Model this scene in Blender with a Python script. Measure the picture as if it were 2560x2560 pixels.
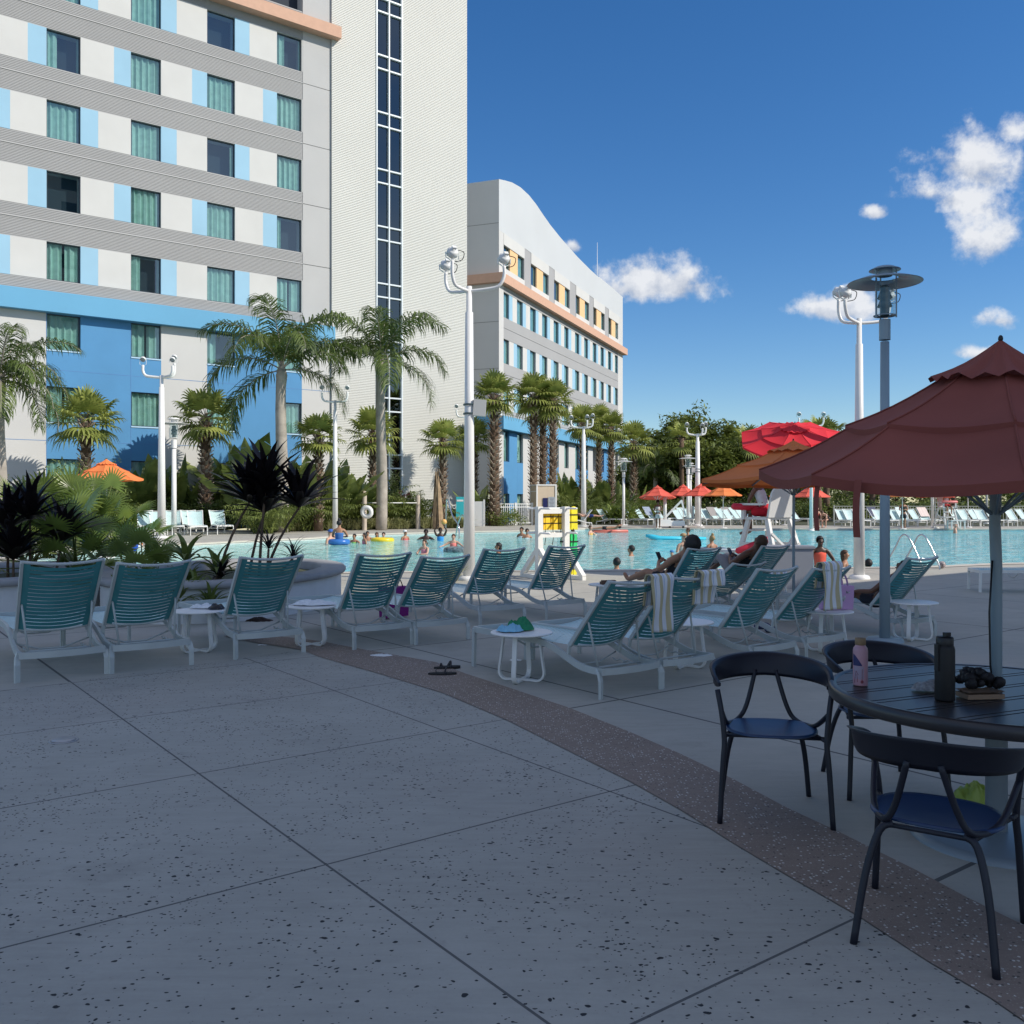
import bpy, bmesh, math, random
from mathutils import Vector, Matrix, Euler, noise
R = math.radians
for o in list(bpy.data.objects): bpy.data.objects.remove(o)
SC = bpy.context.scene
COL = SC.collection
# ------------------------------------------------------------------ camera
HC, FPX, YH = 1.63, 2297.0, 1256.0          # eye height; focal length and horizon in photo pixels (2560 wide)
cam = bpy.data.objects.new('camera', bpy.data.cameras.new('camera'))
COL.objects.link(cam)
cam.location = (0, 0, HC); cam.rotation_euler = (R(90), 0, 0)
cam.data.sensor_width = 36; cam.data.lens = 36 * FPX / 2560
cam.data.shift_y = -(1280 - YH) / 2560
cam.data.clip_start = 0.05; cam.data.clip_end = 3000
SC.camera = cam
# ------------------------------------------------------------------ light
SUN = Vector((0.949, -0.316, 0)).normalized(); EL = R(36)
sdir = Vector((SUN.x * math.cos(EL), SUN.y * math.cos(EL), math.sin(EL)))
sl = bpy.data.lights.new('sun', 'SUN'); sl.energy = 3.7; sl.angle = R(0.53); sl.color = (1, 0.93, 0.83)
so = bpy.data.objects.new('sun', sl); COL.objects.link(so)
so.rotation_euler = (-sdir).to_track_quat('-Z', 'Y').to_euler(); so.location = (40, -20, 60)
SC.view_settings.view_transform = 'Standard'; SC.view_settings.look = 'None'
SC.view_settings.gamma = 1; SC.view_settings.exposure = 0.3
W = bpy.data.worlds.new('World'); SC.world = W; W.use_nodes = True
nt = W.node_tree; nt.nodes.clear()
def wn(t, **k):
    n = nt.nodes.new(t)
    for a, b in k.items(): setattr(n, a, b)
    return n
def wm(op, a, b=None, c=None, clamp=False):
    n = wn('ShaderNodeMath', operation=op, use_clamp=clamp)
    for i, s in enumerate((a, b, c)):
        if s is None: continue
        if isinstance(s, (int, float)): n.inputs[i].default_value = s
        else: nt.links.new(s, n.inputs[i])
    return n.outputs[0]
sky = wn('ShaderNodeTexSky', sky_type='NISHITA', sun_disc=False)
sky.sun_elevation = EL; sky.sun_rotation = math.atan2(SUN.x, SUN.y)
sky.air_density = 1.0; sky.dust_density = 0.1; sky.ozone_density = 4.0; sky.altitude = 10
bg = wn('ShaderNodeBackground'); bg.inputs['Strength'].default_value = 0.107
hs = wn('ShaderNodeHueSaturation'); hs.inputs['Saturation'].default_value = 1.26; hs.inputs['Hue'].default_value = 0.505
nt.links.new(sky.outputs[0], hs.inputs['Color'])
tc = wn('ShaderNodeTexCoord'); sx = wn('ShaderNodeSeparateXYZ'); nt.links.new(tc.outputs['Generated'], sx.inputs[0])
yy = wm('MAXIMUM', sx.outputs[1], 0.05)
u = wm('DIVIDE', sx.outputs[0], yy); v = wm('DIVIDE', sx.outputs[2], yy)
nz = wn('ShaderNodeTexNoise'); nz.inputs['Scale'].default_value = 16; nz.inputs['Detail'].default_value = 12; nz.inputs['Roughness'].default_value = 0.62
nt.links.new(tc.outputs['Generated'], nz.inputs['Vector'])
nz2 = wn('ShaderNodeTexNoise'); nz2.inputs['Scale'].default_value = 34; nz2.inputs['Detail'].default_value = 8; nz2.inputs['Roughness'].default_value = 0.6
nt.links.new(tc.outputs['Generated'], nz2.inputs['Vector'])
best = None; und = None
for cx, cy, rx, ry in ((1640, 712, 185, 78), (1700, 690, 90, 85), (1530, 725, 80, 45), (2080, 770, 145, 52), (2120, 745, 70, 45), (2450, 410, 150, 110), (2330, 480, 120, 60), (2410, 500, 110, 60),
                       (2450, 600, 105, 140), (2190, 533, 42, 26), (1428, 618, 34, 26), (2500, 800, 70, 40), (2460, 885, 70, 26), (2530, 330, 90, 60)):
    a = wm('DIVIDE', wm('SUBTRACT', u, (cx - 1280) / FPX), rx / FPX)
    b0 = wm('DIVIDE', wm('SUBTRACT', v, (YH - cy) / FPX), ry / FPX)
    b = wm('MULTIPLY', b0, wm('ADD', 1.0, wm('MULTIPLY', wm('LESS_THAN', b0, 0.0), 0.5)))
    r2 = wm('SQRT', wm('ADD', wm('MULTIPLY', a, a), wm('MULTIPLY', b, b)))
    m = wm('SUBTRACT', 1.0, r2)
    s = wm('MULTIPLY', wm('MAXIMUM', m, 0.0), b0)
    best = m if best is None else wm('MAXIMUM', best, m)
    und = s if und is None else wm('ADD', und, s)
best = wm('MAXIMUM', best, -0.8)
dens = wm('ADD', wm('ADD', best, wm('MULTIPLY', wm('SUBTRACT', nz.outputs[0], 0.52), 2.9)), wm('MULTIPLY', wm('SUBTRACT', nz2.outputs[0], 0.5), 1.3))
front = wm('GREATER_THAN', sx.outputs[1], 0.06)
mf = wn('ShaderNodeMapRange', interpolation_type='SMOOTHSTEP'); mf.inputs[1].default_value = 0.0; mf.inputs[2].default_value = 0.8
nt.links.new(dens, mf.inputs[0])
mfac = wm('MULTIPLY', wm('MULTIPLY', mf.outputs[0], front), 0.93)
# unseen clouds added behind and overhead as fill light for the shade, also reflected
nz3 = wn('ShaderNodeTexNoise'); nz3.inputs['Scale'].default_value = 3.2; nz3.inputs['Detail'].default_value = 10
nt.links.new(tc.outputs['Generated'], nz3.inputs['Vector'])
mb = wn('ShaderNodeMapRange'); mb.inputs[1].default_value = 0.40; mb.inputs[2].default_value = 0.56
nt.links.new(nz3.outputs[0], mb.inputs[0])
mbk = wm('MULTIPLY', wm('MULTIPLY', mb.outputs[0], wm('MAXIMUM', wm('LESS_THAN', sx.outputs[1], -0.05), wm('GREATER_THAN', sx.outputs[2], 0.66))), wm('GREATER_THAN', sx.outputs[2], 0.02))
fac = wm('MAXIMUM', mfac, wm('MULTIPLY', mbk, 0.8))
sh = wn('ShaderNodeMapRange'); sh.inputs[1].default_value = -0.30; sh.inputs[2].default_value = 0.22
nt.links.new(wm('ADD', und, wm('MULTIPLY', wm('SUBTRACT', nz2.outputs[0], 0.5), 1.9)), sh.inputs[0])
cc = wn('ShaderNodeMixRGB'); cc.inputs[1].default_value = (3.7, 4.1, 4.9, 1); cc.inputs[2].default_value = (6.6, 6.7, 6.9, 1)
nt.links.new(sh.outputs[0], cc.inputs[0])
mx0 = wn('ShaderNodeMixRGB'); mx0.inputs[2].default_value = (9.4, 8.9, 8.3, 1); nt.links.new(wm('MULTIPLY', mbk, 0.33), mx0.inputs[0]); nt.links.new(hs.outputs[0], mx0.inputs[1])
mx = wn('ShaderNodeMixRGB'); nt.links.new(mfac, mx.inputs[0]); nt.links.new(mx0.outputs[0], mx.inputs[1]); nt.links.new(cc.outputs[0], mx.inputs[2])
nt.links.new(mx.outputs[0], bg.inputs[0])
wo = wn('ShaderNodeOutputWorld'); nt.links.new(bg.outputs[0], wo.inputs[0])
SC.render.engine = 'CYCLES'
SC.cycles.max_bounces = 8; SC.cycles.transparent_max_bounces = 12

# ------------------------------------------------------------------ helpers
def G(x, y, z=0.0):
    d = (HC - z) * FPX / (y - YH)
    return Vector(((x - 1280) / FPX * d, d, z))
def P(x, y, d): return Vector(((x - 1280) / FPX * d, d, HC + (YH - y) * d / FPX))
def at(x, d, z=0.0): return Vector(((x - 1280) / FPX * d, d, z))
B_ = Vector((0.799, 0.602, 0)).normalized(); A_ = Vector((-B_.y, B_.x, 0))
V = Vector
def mat(name, col, rough=0.6, metal=0.0, var=0.0, vscale=3.0, bump=0.0, bscale=40.0, trans=0.0, spec=None, dirt=0.0, coat=0.0, col2=None):
    m = bpy.data.materials.new(name); m.use_nodes = True
    t = m.node_tree; p = t.nodes['Principled BSDF']
    p.inputs['Base Color'].default_value = (*col, 1); p.inputs['Roughness'].default_value = rough; p.inputs['Metallic'].default_value = metal
    if spec is not None: p.inputs['Specular IOR Level'].default_value = spec
    if coat: p.inputs['Coat Weight'].default_value = coat
    tcn = None
    if var or bump or dirt:
        tcn = t.nodes.new('ShaderNodeTexCoord'); 
    if var:
        n = t.nodes.new('ShaderNodeTexNoise'); n.inputs['Scale'].default_value = vscale; n.inputs['Detail'].default_value = 6
        t.links.new(tcn.outputs['Object'], n.inputs['Vector'])
        mr = t.nodes.new('ShaderNodeMapRange'); mr.inputs[1].default_value = 0.3; mr.inputs[2].default_value = 0.7
        t.links.new(n.outputs[0], mr.inputs[0])
        oi = t.nodes.new('ShaderNodeObjectInfo')
        mxx = t.nodes.new('ShaderNodeMixRGB')
        c2 = col2 if col2 else tuple(min(1, c * (1 + var)) for c in col)
        c1 = tuple(c * (1 - var) for c in col)
        mxx.inputs[1].default_value = (*c1, 1); mxx.inputs[2].default_value = (*c2, 1)
        t.links.new(mr.outputs[0], mxx.inputs[0]); t.links.new(mxx.outputs[0], p.inputs['Base Color'])
    if bump:
        n2 = t.nodes.new('ShaderNodeTexNoise'); n2.inputs['Scale'].default_value = bscale; n2.inputs['Detail'].default_value = 4
        t.links.new(tcn.outputs['Object'], n2.inputs['Vector'])
        b = t.nodes.new('ShaderNodeBump'); b.inputs['Strength'].default_value = bump; b.inputs['Distance'].default_value = 0.01
        t.links.new(n2.outputs[0], b.inputs['Height']); t.links.new(b.outputs[0], p.inputs['Normal'])
    if trans:
        out = t.nodes['Material Output']; tr = t.nodes.new('ShaderNodeBsdfTranslucent'); ms = t.nodes.new('ShaderNodeMixShader')
        ms.inputs[0].default_value = trans
        src = p.inputs['Base Color'].links[0].from_socket if p.inputs['Base Color'].links else None
        if src: t.links.new(src, tr.inputs[0])
        else: tr.inputs[0].default_value = (*col, 1)
        t.links.new(p.outputs[0], ms.inputs[1]); t.links.new(tr.outputs[0], ms.inputs[2]); t.links.new(ms.outputs[0], out.inputs[0])
    return m
def glassmat(name, tint, refl=0.25, thru=0.75):
    m = bpy.data.materials.new(name); m.use_nodes = True; t = m.node_tree; t.nodes.remove(t.nodes['Principled BSDF'])
    out = t.nodes['Material Output']
    tr = t.nodes.new('ShaderNodeBsdfTransparent'); tr.inputs[0].default_value = (*tint, 1)
    gl = t.nodes.new('ShaderNodeBsdfGlossy'); gl.inputs['Roughness'].default_value = 0.01; gl.inputs[0].default_value = (0.9, 1, 1, 1)
    fw_ = t.nodes.new('ShaderNodeLayerWeight'); fw_.inputs[0].default_value = 0.5
    fr = t.nodes.new('ShaderNodeMath'); fr.operation = 'POWER'; fr.inputs[1].default_value = 3.5; t.links.new(fw_.outputs['Facing'], fr.inputs[0])
    ad = t.nodes.new('ShaderNodeMath'); ad.operation = 'ADD'; ad.inputs[1].default_value = refl; ad.use_clamp = True
    t.links.new(fr.outputs[0], ad.inputs[0])
    ms = t.nodes.new('ShaderNodeMixShader'); t.links.new(ad.outputs[0], ms.inputs[0]); t.links.new(tr.outputs[0], ms.inputs[1]); t.links.new(gl.outputs[0], ms.inputs[2])
    t.links.new(ms.outputs[0], out.inputs[0]); return m

class MB:
    def __init__(s): s.v = []; s.f = []; s.s = []; s.m = []
    def add(s, vs, fs, smooth=False, m=0):
        b = len(s.v); s.v += [tuple(x) for x in vs]
        for f in fs: s.f.append(tuple(i + b for i in f)); s.s.append(smooth); s.m.append(m)
        return s
    def box(s, c, d, rot=None, m=0, taper=1.0):
        x, y, z = d[0] / 2, d[1] / 2, d[2] / 2; c = V(c)
        vs = [V((sx * x * (taper if sz > 0 else 1), sy * y * (taper if sz > 0 else 1), sz * z)) for sz in (-1, 1) for sy in (-1, 1) for sx in (-1, 1)]
        if rot is not None: vs = [rot @ q for q in vs]
        vs = [q + c for q in vs]
        return s.add(vs, [(0, 2, 3, 1), (4, 5, 7, 6), (0, 1, 5, 4), (2, 6, 7, 3), (0, 4, 6, 2), (1, 3, 7, 5)], m=m)
    def ax(s, o, ux, uy, uz, a, b, c, m=0):
        """box spanned by ranges a,b,c along axes ux,uy,uz from origin o"""
        vs = [o + ux * a[i] + uy * b[j] + uz * c[k] for k in (0, 1) for j in (0, 1) for i in (0, 1)]
        return s.add(vs, [(0, 2, 3, 1), (4, 5, 7, 6), (0, 1, 5, 4), (2, 6, 7, 3), (0, 4, 6, 2), (1, 3, 7, 5)], m=m)
    def tube(s, pts, r, n=8, m=0, caps=True, smooth=True, sec=None, up=None, closed=False):
        pts = [V(p) for p in pts]; k = len(pts)
        rs = r if isinstance(r, (list, tuple)) else [r] * k
        vs = []; prev = None
        for i, p in enumerate(pts):
            if closed: t = pts[(i + 1) % k] - pts[i - 1]
            else: t = pts[min(i + 1, k - 1)] - pts[max(i - 1, 0)]
            t = t.normalized() if t.length > 1e-9 else V((0, 0, 1))
            if prev is None:
                a = V(up) if up is not None else (V((0, 0, 1)) if abs(t.z) < 0.9 else V((1, 0, 0)))
                e = (a - t * a.dot(t)).normalized()
            else:
                e = prev - t * prev.dot(t); e = e.normalized() if e.length > 1e-6 else prev
            prev = e; g = t.cross(e)
            if sec:
                w, h = sec; q = rs[i]
                for sx, sy in ((-1, -1), (1, -1), (1, 1), (-1, 1)): vs.append(p + g * (sx * w * q / 2) + e * (sy * h * q / 2))
            else:
                for j in range(n):
                    an = 2 * math.pi * j / n; vs.append(p + (e * math.cos(an) + g * math.sin(an)) * rs[i])
        n = 4 if sec else n
        fs = []
        for i in range(k if closed else k - 1):
            i2 = (i + 1) % k
            for j in range(n): fs.append((i * n + j, i * n + (j + 1) % n, i2 * n + (j + 1) % n, i2 * n + j))
        if caps and not closed: fs.append(tuple(range(n - 1, -1, -1))); fs.append(tuple((k - 1) * n + j for j in range(n)))
        return s.add(vs, fs, smooth=smooth and not sec, m=m)
    def bar(s, pts, w, h, m=0, up=(0, 0, 1)): return s.tube(pts, 1.0, m=m, sec=(w, h), up=up)
    def lathe(s, prof, n=24, c=(0, 0, 0), m=0, smooth=True, rot=None):
        c = V(c); vs = []
        for r_, z in prof:
            for j in range(n):
                a = 2 * math.pi * j / n; q = V((r_ * math.cos(a), r_ * math.sin(a), z))
                if rot is not None: q = rot @ q
                vs.append(q + c)
        fs = [(i * n + j, i * n + (j + 1) % n, (i + 1) * n + (j + 1) % n, (i + 1) * n + j) for i in range(len(prof) - 1) for j in range(n)]
        return s.add(vs, fs, smooth, m)
    def ell(s, c, r, n=12, k=8, m=0, rot=None, jit=0.0, smooth=True):
        r = (r, r, r) if isinstance(r, (int, float)) else r; c = V(c); vs = []
        for i in range(k + 1):
            th = math.pi * i / k
            for j in range(n):
                a = 2 * math.pi * j / n
                q = V((r[0] * math.sin(th) * math.cos(a), r[1] * math.sin(th) * math.sin(a), r[2] * math.cos(th)))
                if jit: q *= 1 + jit * noise.noise(q * (3 / max(r)) + c)
                if rot is not None: q = rot @ q
                vs.append(q + c)
        fs = [(i * n + j, (i + 1) * n + j, (i + 1) * n + (j + 1) % n, i * n + (j + 1) % n) for i in range(k) for j in range(n)]
        return s.add(vs, fs, smooth, m)
    def grid(s, fn, nu, nv, m=0, smooth=True):
        vs = [fn(i / nu, j / nv) for j in range(nv + 1) for i in range(nu + 1)]
        fs = [(j * (nu + 1) + i, j * (nu + 1) + i + 1, (j + 1) * (nu + 1) + i + 1, (j + 1) * (nu + 1) + i) for j in range(nv) for i in range(nu)]
        return s.add(vs, fs, smooth, m)
    def prism(s, poly, z0, z1, m=0):
        n = len(poly); vs = [(p[0], p[1], z0) for p in poly] + [(p[0], p[1], z1) for p in poly]
        fs = [(i, (i + 1) % n, n + (i + 1) % n, n + i) for i in range(n)] + [tuple(range(n - 1, -1, -1)), tuple(range(n, 2 * n))]
        return s.add(vs, fs, m=m)
    def build(s, name, mats, parent=None, loc=None):
        me = bpy.data.meshes.new(name); me.from_pydata(s.v, [], s.f)
        mats = mats if isinstance(mats, (list, tuple)) else [mats]
        for q in mats: me.materials.append(q)
        me.polygons.foreach_set('use_smooth', s.s); me.polygons.foreach_set('material_index', s.m); me.update()
        o = bpy.data.objects.new(name, me); COL.objects.link(o)
        if parent is not None: o.parent = parent
        if loc is not None: o.location = loc
        return o
def tag(o, label=None, cat=None, group=None, kind=None):
    if label: o['label'] = label
    if cat: o['category'] = cat
    if group: o['group'] = group
    if kind: o['kind'] = kind
    return o
def empty(name, loc=(0, 0, 0), rz=0.0, label=None, cat=None, group=None, sc=1.0):
    o = bpy.data.objects.new(name, None); COL.objects.link(o); o.location = loc; o.rotation_euler = (0, 0, rz); o.scale = (sc,) * 3
    o.empty_display_size = 0.1
    return tag(o, label, cat, group)
def kids(o): return [c for c in bpy.data.objects if c.parent == o]
KC = {}
def copy_tree(o, parent=None, first=True):
    c = o.copy(); COL.objects.link(c)
    if parent is not None: c.parent = parent
    if first:
        for k_ in ('label',):
            if k_ in c: del c[k_]
    for ch in kidmap(o): copy_tree(ch, c, False)
    return c
def kidmap(o):
    if o.name not in KC: KC[o.name] = kids(o)
    return KC[o.name]
def place(proto, loc, rz, label, group=None, sc=1.0, cat=None):
    o = proto if not proto.get('used_') else copy_tree(proto)
    if o is not proto and 'used_' in o: del o['used_']
    proto['used_'] = 1
    o.location = loc; o.rotation_euler = (0, 0, rz)
    o.scale = (sc, sc, sc); tag(o, label, cat, group)
    return o
ORD = ['first', 'second', 'third', 'fourth', 'fifth', 'sixth', 'seventh', 'eighth', 'ninth', 'tenth', 'eleventh', 'twelfth', 'thirteenth', 'fourteenth', 'fifteenth', 'sixteenth', 'seventeenth', 'eighteenth', 'nineteenth', 'twentieth',
       'twenty-first', 'twenty-second', 'twenty-third', 'twenty-fourth', 'twenty-fifth', 'twenty-sixth', 'twenty-seventh', 'twenty-eighth', 'twenty-ninth', 'thirtieth', 'thirty-first', 'thirty-second', 'thirty-third', 'thirty-fourth', 'thirty-fifth', 'thirty-sixth']
rnd = random.Random(7)
def arc(p0, p1, p2, n=8):
    p0, p1, p2 = V(p0), V(p1), V(p2)
    return [p0 * (1 - t) ** 2 + p1 * 2 * t * (1 - t) + p2 * t * t for t in [i / n for i in range(n + 1)]]
def catmull(pts, n=6):
    pts = [V(p) for p in pts]; out = []
    for i in range(len(pts) - 1):
        a = pts[max(i - 1, 0)]; b = pts[i]; c = pts[i + 1]; d = pts[min(i + 2, len(pts) - 1)]
        for k in range(n):
            t = k / n
            out.append(0.5 * ((2 * b) + (c - a) * t + (2 * a - 5 * b + 4 * c - d) * t * t + (3 * b - a - 3 * c + d) * t ** 3))
    out.append(pts[-1]); return out

# ------------------------------------------------------------------ materials
M = {}
M['white_metal'] = mat('white powder coated metal', (0.74, 0.75, 0.73), 0.38, var=0.04, vscale=5)
M['pole_white'] = mat('white painted steel pole', (0.80, 0.79, 0.76), 0.35, var=0.05, vscale=2)
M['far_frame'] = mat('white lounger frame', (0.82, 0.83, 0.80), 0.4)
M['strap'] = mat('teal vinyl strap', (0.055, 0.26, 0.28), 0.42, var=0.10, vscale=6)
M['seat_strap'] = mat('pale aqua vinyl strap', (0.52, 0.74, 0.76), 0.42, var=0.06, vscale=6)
M['grey_pole'] = mat('blue grey painted steel', (0.27, 0.35, 0.40), 0.4, var=0.06)
M['dark_metal'] = mat('dark green grey metal', (0.10, 0.15, 0.16), 0.4)
M['steel'] = mat('stainless steel', (0.62, 0.63, 0.62), 0.18, 1.0)
M['black'] = mat('black plastic', (0.012, 0.012, 0.014), 0.45)
M['rubber'] = mat('black rubber', (0.02, 0.02, 0.02), 0.8)
M['white'] = mat('white plastic', (0.80, 0.80, 0.78), 0.45)
M['white_cloth'] = mat('white cotton towel', (0.76, 0.78, 0.80), 0.95, var=0.08, vscale=20, bump=0.5, bscale=200)
M['maroon'] = mat('faded maroon canvas', (0.26, 0.066, 0.048), 0.85, var=0.12, vscale=2.0, bump=0.25, bscale=14, trans=0.12)
M['rust'] = mat('rust orange canvas', (0.75, 0.21, 0.055), 0.85, var=0.08, vscale=2, bump=0.25, bscale=12, trans=0.12)
M['coral'] = mat('coral red canvas', (0.80, 0.13, 0.085), 0.8, var=0.05, trans=0.15)
M['orange'] = mat('orange canvas', (0.90, 0.25, 0.07), 0.8, var=0.05, trans=0.15)
M['red'] = mat('bright red canvas', (0.72, 0.02, 0.035), 0.75, var=0.06, trans=0.12)
# ------------------------------------------------------------------ ground, deck, pool
def concrete(name, col, spots=False, band=False, joints=True, cell=1.735, off=(0, 0)):
    m = bpy.data.materials.new(name); m.use_nodes = True; t = m.node_tree; p = t.nodes['Principled BSDF']
    L = t.links.new
    def N(ty, **k):
        n = t.nodes.new(ty)
        for a, b in k.items(): setattr(n, a, b)
        return n
    def MM(op, a, b=None, clamp=False):
        n = N('ShaderNodeMath', operation=op, use_clamp=clamp)
        for i, s in enumerate((a, b)):
            if s is None: continue
            if isinstance(s, (int, float)): n.inputs[i].default_value = s
            else: L(s, n.inputs[i])
        return n.outputs[0]
    def MX(f, c1, c2):
        n = N('ShaderNodeMixRGB')
        if isinstance(f, (int, float)): n.inputs[0].default_value = f
        else: L(f, n.inputs[0])
        for i, c in ((1, c1), (2, c2)):
            if isinstance(c, tuple): n.inputs[i].default_value = (*c, 1)
            else: L(c, n.inputs[i])
        return n.outputs[0]
    tcn = N('ShaderNodeTexCoord'); pos = tcn.outputs['Object']
    def noise_(sc, det=4, rough=0.5, src=None):
        n = N('ShaderNodeTexNoise'); n.inputs['Scale'].default_value = sc; n.inputs['Detail'].default_value = det; n.inputs['Roughness'].default_value = rough
        L(src or pos, n.inputs['Vector']); return n.outputs[0]
    def ramp(x, a, b):
        n = N('ShaderNodeMapRange'); n.inputs[1].default_value = a; n.inputs[2].default_value = b; L(x, n.inputs[0]); return n.outputs[0]
    big = ramp(noise_(0.55, 5, 0.6), 0.3, 0.7); mid = ramp(noise_(3.1, 6, 0.65), 0.28, 0.72); fine = noise_(55, 3)
    d1 = tuple(c * 0.80 for c in col); d2 = tuple(c * 1.14 for c in col)
    c = MX(big, d1, d2)
    c = MX(MM('MULTIPLY', ramp(noise_(0.33, 3), 0.52, 0.72), 0.35), c, (col[0] * 1.14, col[1] * 0.93, col[2] * 0.88))
    c = MX(MM('MULTIPLY', mid, 0.5), c, tuple(q * 0.74 for q in col))
    mps = N('ShaderNodeMapping'); mps.inputs['Rotation'].default_value = (0, 0, -0.645); mps.inputs['Scale'].default_value = (1.2, 9.0, 1); L(pos, mps.inputs['Vector'])
    c = MX(MM('MULTIPLY', ramp(noise_(2.2, 7, 0.7, mps.outputs[0]), 0.35, 0.75), 0.45), c, (col[0] * 1.22, col[1] * 1.2, col[2] * 1.2))
    c = MX(MM('MULTIPLY', ramp(noise_(0.9, 8, 0.75), 0.56, 0.66), 0.30), c, tuple(q * 0.55 for q in col))
    c = MX(MM('MULTIPLY', ramp(noise_(9.0, 5, 0.7), 0.60, 0.72), 0.35), c, tuple(q * 0.62 for q in col))
    c = MX(MM('MULTIPLY', ramp(fine, 0.3, 0.7), 0.12), c, tuple(q * 0.7 for q in col))
    h = MM('MULTIPLY', fine, 0.25)
    if spots:
        for sc, thr, seed in ((28.0, 0.27, 3.1), (54.0, 0.33, 9.7), (14.0, 0.13, 5.3)):
            mp = N('ShaderNodeMapping'); mp.inputs['Location'].default_value = (seed, seed, 0); mp.inputs['Rotation'].default_value = (0, 0, R(25)); mp.inputs['Scale'].default_value = (0.8, 1.0, 1)
            dn = N('ShaderNodeVectorMath', operation='ADD'); L(pos, dn.inputs[0])
            wv = N('ShaderNodeTexNoise'); wv.inputs['Scale'].default_value = 22; L(pos, wv.inputs['Vector'])
            ws = N('ShaderNodeVectorMath', operation='SCALE'); ws.inputs['Scale'].default_value = 0.035; L(wv.outputs['Color'], ws.inputs[0]); L(ws.outputs[0], dn.inputs[1])
            L(dn.outputs[0], mp.inputs['Vector'])
            vo = N('ShaderNodeTexVoronoi'); vo.inputs['Scale'].default_value = sc; L(mp.outputs[0], vo.inputs['Vector'])
            sepc = N('ShaderNodeSeparateXYZ'); L(vo.outputs['Color'], sepc.inputs[0])
            rad = MM('MULTIPLY', sepc.outputs[0], thr)
            keep = MM('GREATER_THAN', MM('ADD', sepc.outputs[1], MM('MULTIPLY', MM('SUBTRACT', noise_(1.7, 3), 0.5), 2.6)), 0.50)
            hole = MM('MULTIPLY', ramp(MM('SUBTRACT', rad, vo.outputs['Distance']), 0.0, 0.03), keep, clamp=True)
            c = MX(hole, c, (0.018, 0.020, 0.024)); h = MM('SUBTRACT', h, MM('MULTIPLY', hole, 1.5))
    if band:
        for sc, cl, k in ((58.0, (0.66, 0.64, 0.58), 0.74), (110.0, (0.30, 0.26, 0.22), 0.55), (60.0, (0.07, 0.06, 0.055), 0.86)):
            vo = N('ShaderNodeTexVoronoi'); vo.inputs['Scale'].default_value = sc; L(pos, vo.inputs['Vector'])
            sepc = N('ShaderNodeSeparateXYZ'); L(vo.outputs['Color'], sepc.inputs[0])
            peb = MM('MULTIPLY', MM('GREATER_THAN', sepc.outputs[0], k), MM('LESS_THAN', vo.outputs['Distance'], 0.33))
            c = MX(MM('MULTIPLY', peb, 0.85), c, cl); h = MM('ADD', h, MM('MULTIPLY', peb, 0.35))
    if joints:
        sp = N('ShaderNodeSeparateXYZ'); L(pos, sp.inputs[0])
        tot = None
        for ax, o_ in ((B_, off[0]), (A_, off[1])):
            q = MM('ADD', MM('MULTIPLY', sp.outputs[0], ax.x / cell), MM('MULTIPLY', sp.outputs[1], ax.y / cell))
            q = MM('ABSOLUTE', MM('SUBTRACT', MM('FRACT', MM('ADD', q, 1000.5 - o_ / cell)), 0.5))
            ln = MM('LESS_THAN', q, 0.0035)
            tot = ln if tot is None else MM('MAXIMUM', tot, ln)
        c = MX(MM('MULTIPLY', tot, 0.85), c, (0.05, 0.052, 0.056)); h = MM('SUBTRACT', h, MM('MULTIPLY', tot, 2.0))
    L(c, p.inputs['Base Color']); p.inputs['Roughness'].default_value = 0.82
    b = N('ShaderNodeBump'); b.inputs['Strength'].default_value = 0.5; b.inputs['Distance'].default_value = 0.004
    L(h, b.inputs['Height']); L(b.outputs[0], p.inputs['Normal'])
    return m
P1 = G(496.9, 1935.4)
offs = (B_.dot(P1), A_.dot(P1))
m_deck = concrete('broomed concrete deck', (0.42, 0.405, 0.35), cell=3.47, off=offs)
m_spot = concrete('pitted stamped concrete', (0.385, 0.375, 0.330), spots=True, cell=1.735, off=offs)
m_band = concrete('exposed aggregate band', (0.26, 0.20, 0.16), band=True, joints=False)
from mathutils.geometry import tessellate_polygon
pool = [G(*q) for q in ((60, 1380), (200, 1374), (326, 1367), (470, 1360), (600, 1353), (782, 1345), (900, 1336), (1000, 1333), (1160, 1329), (1340, 1326), (1463, 1321), (1700, 1321), (2000, 1322), (2300, 1322), (2800, 1322),
                        (2900, 1400), (2480, 1409), (2304, 1417), (2100, 1419), (1800, 1422), (1500, 1425), (1200, 1427), (900, 1430), (700, 1434), (520, 1448), (330, 1450), (120, 1420), (20, 1395))]
outer = [V((-32, -30, 0)), V((60, -30, 0)), V((75, 64, 0)), V((30, 64, 0)), G(1700, 1312.5), G(1450, 1312), G(1250, 1312), G(1160, 1318), G(1000, 1318), G(860, 1324), G(640, 1325), G(560, 1325), G(300, 1328), V((-32, 50, 0))]
def sheet(name, polys, z, m):
    polys = [[V((p.x, p.y, z)) for p in q] for q in polys]
    flat = [p for q in polys for p in q]
    b = MB(); fs = []
    for tr in tessellate_polygon(polys):
        a, bb, c = [flat[i] for i in tr]
        if (bb - a).cross(c - a).z < 0: tr = (tr[0], tr[2], tr[1])
        fs.append(tuple(tr))
    b.add(flat, fs); return tag(b.build(name, m), kind='structure')
sheet('pool_deck', [outer, pool], 0.0, m_deck)
m_soil = mat('mulch and turf', (0.055, 0.060, 0.028), 0.95, var=0.4, vscale=0.6, bump=0.6, bscale=8)
g = MB(); hole = [V((min(p.x for p in pool) - 1, min(p.y for p in pool) - 1, 0)), V((max(p.x for p in pool) + 1, min(p.y for p in pool) - 1, 0)), V((max(p.x for p in pool) + 1, max(p.y for p in pool) + 1, 0)), V((min(p.x for p in pool) - 1, max(p.y for p in pool) + 1, 0))]
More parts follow.
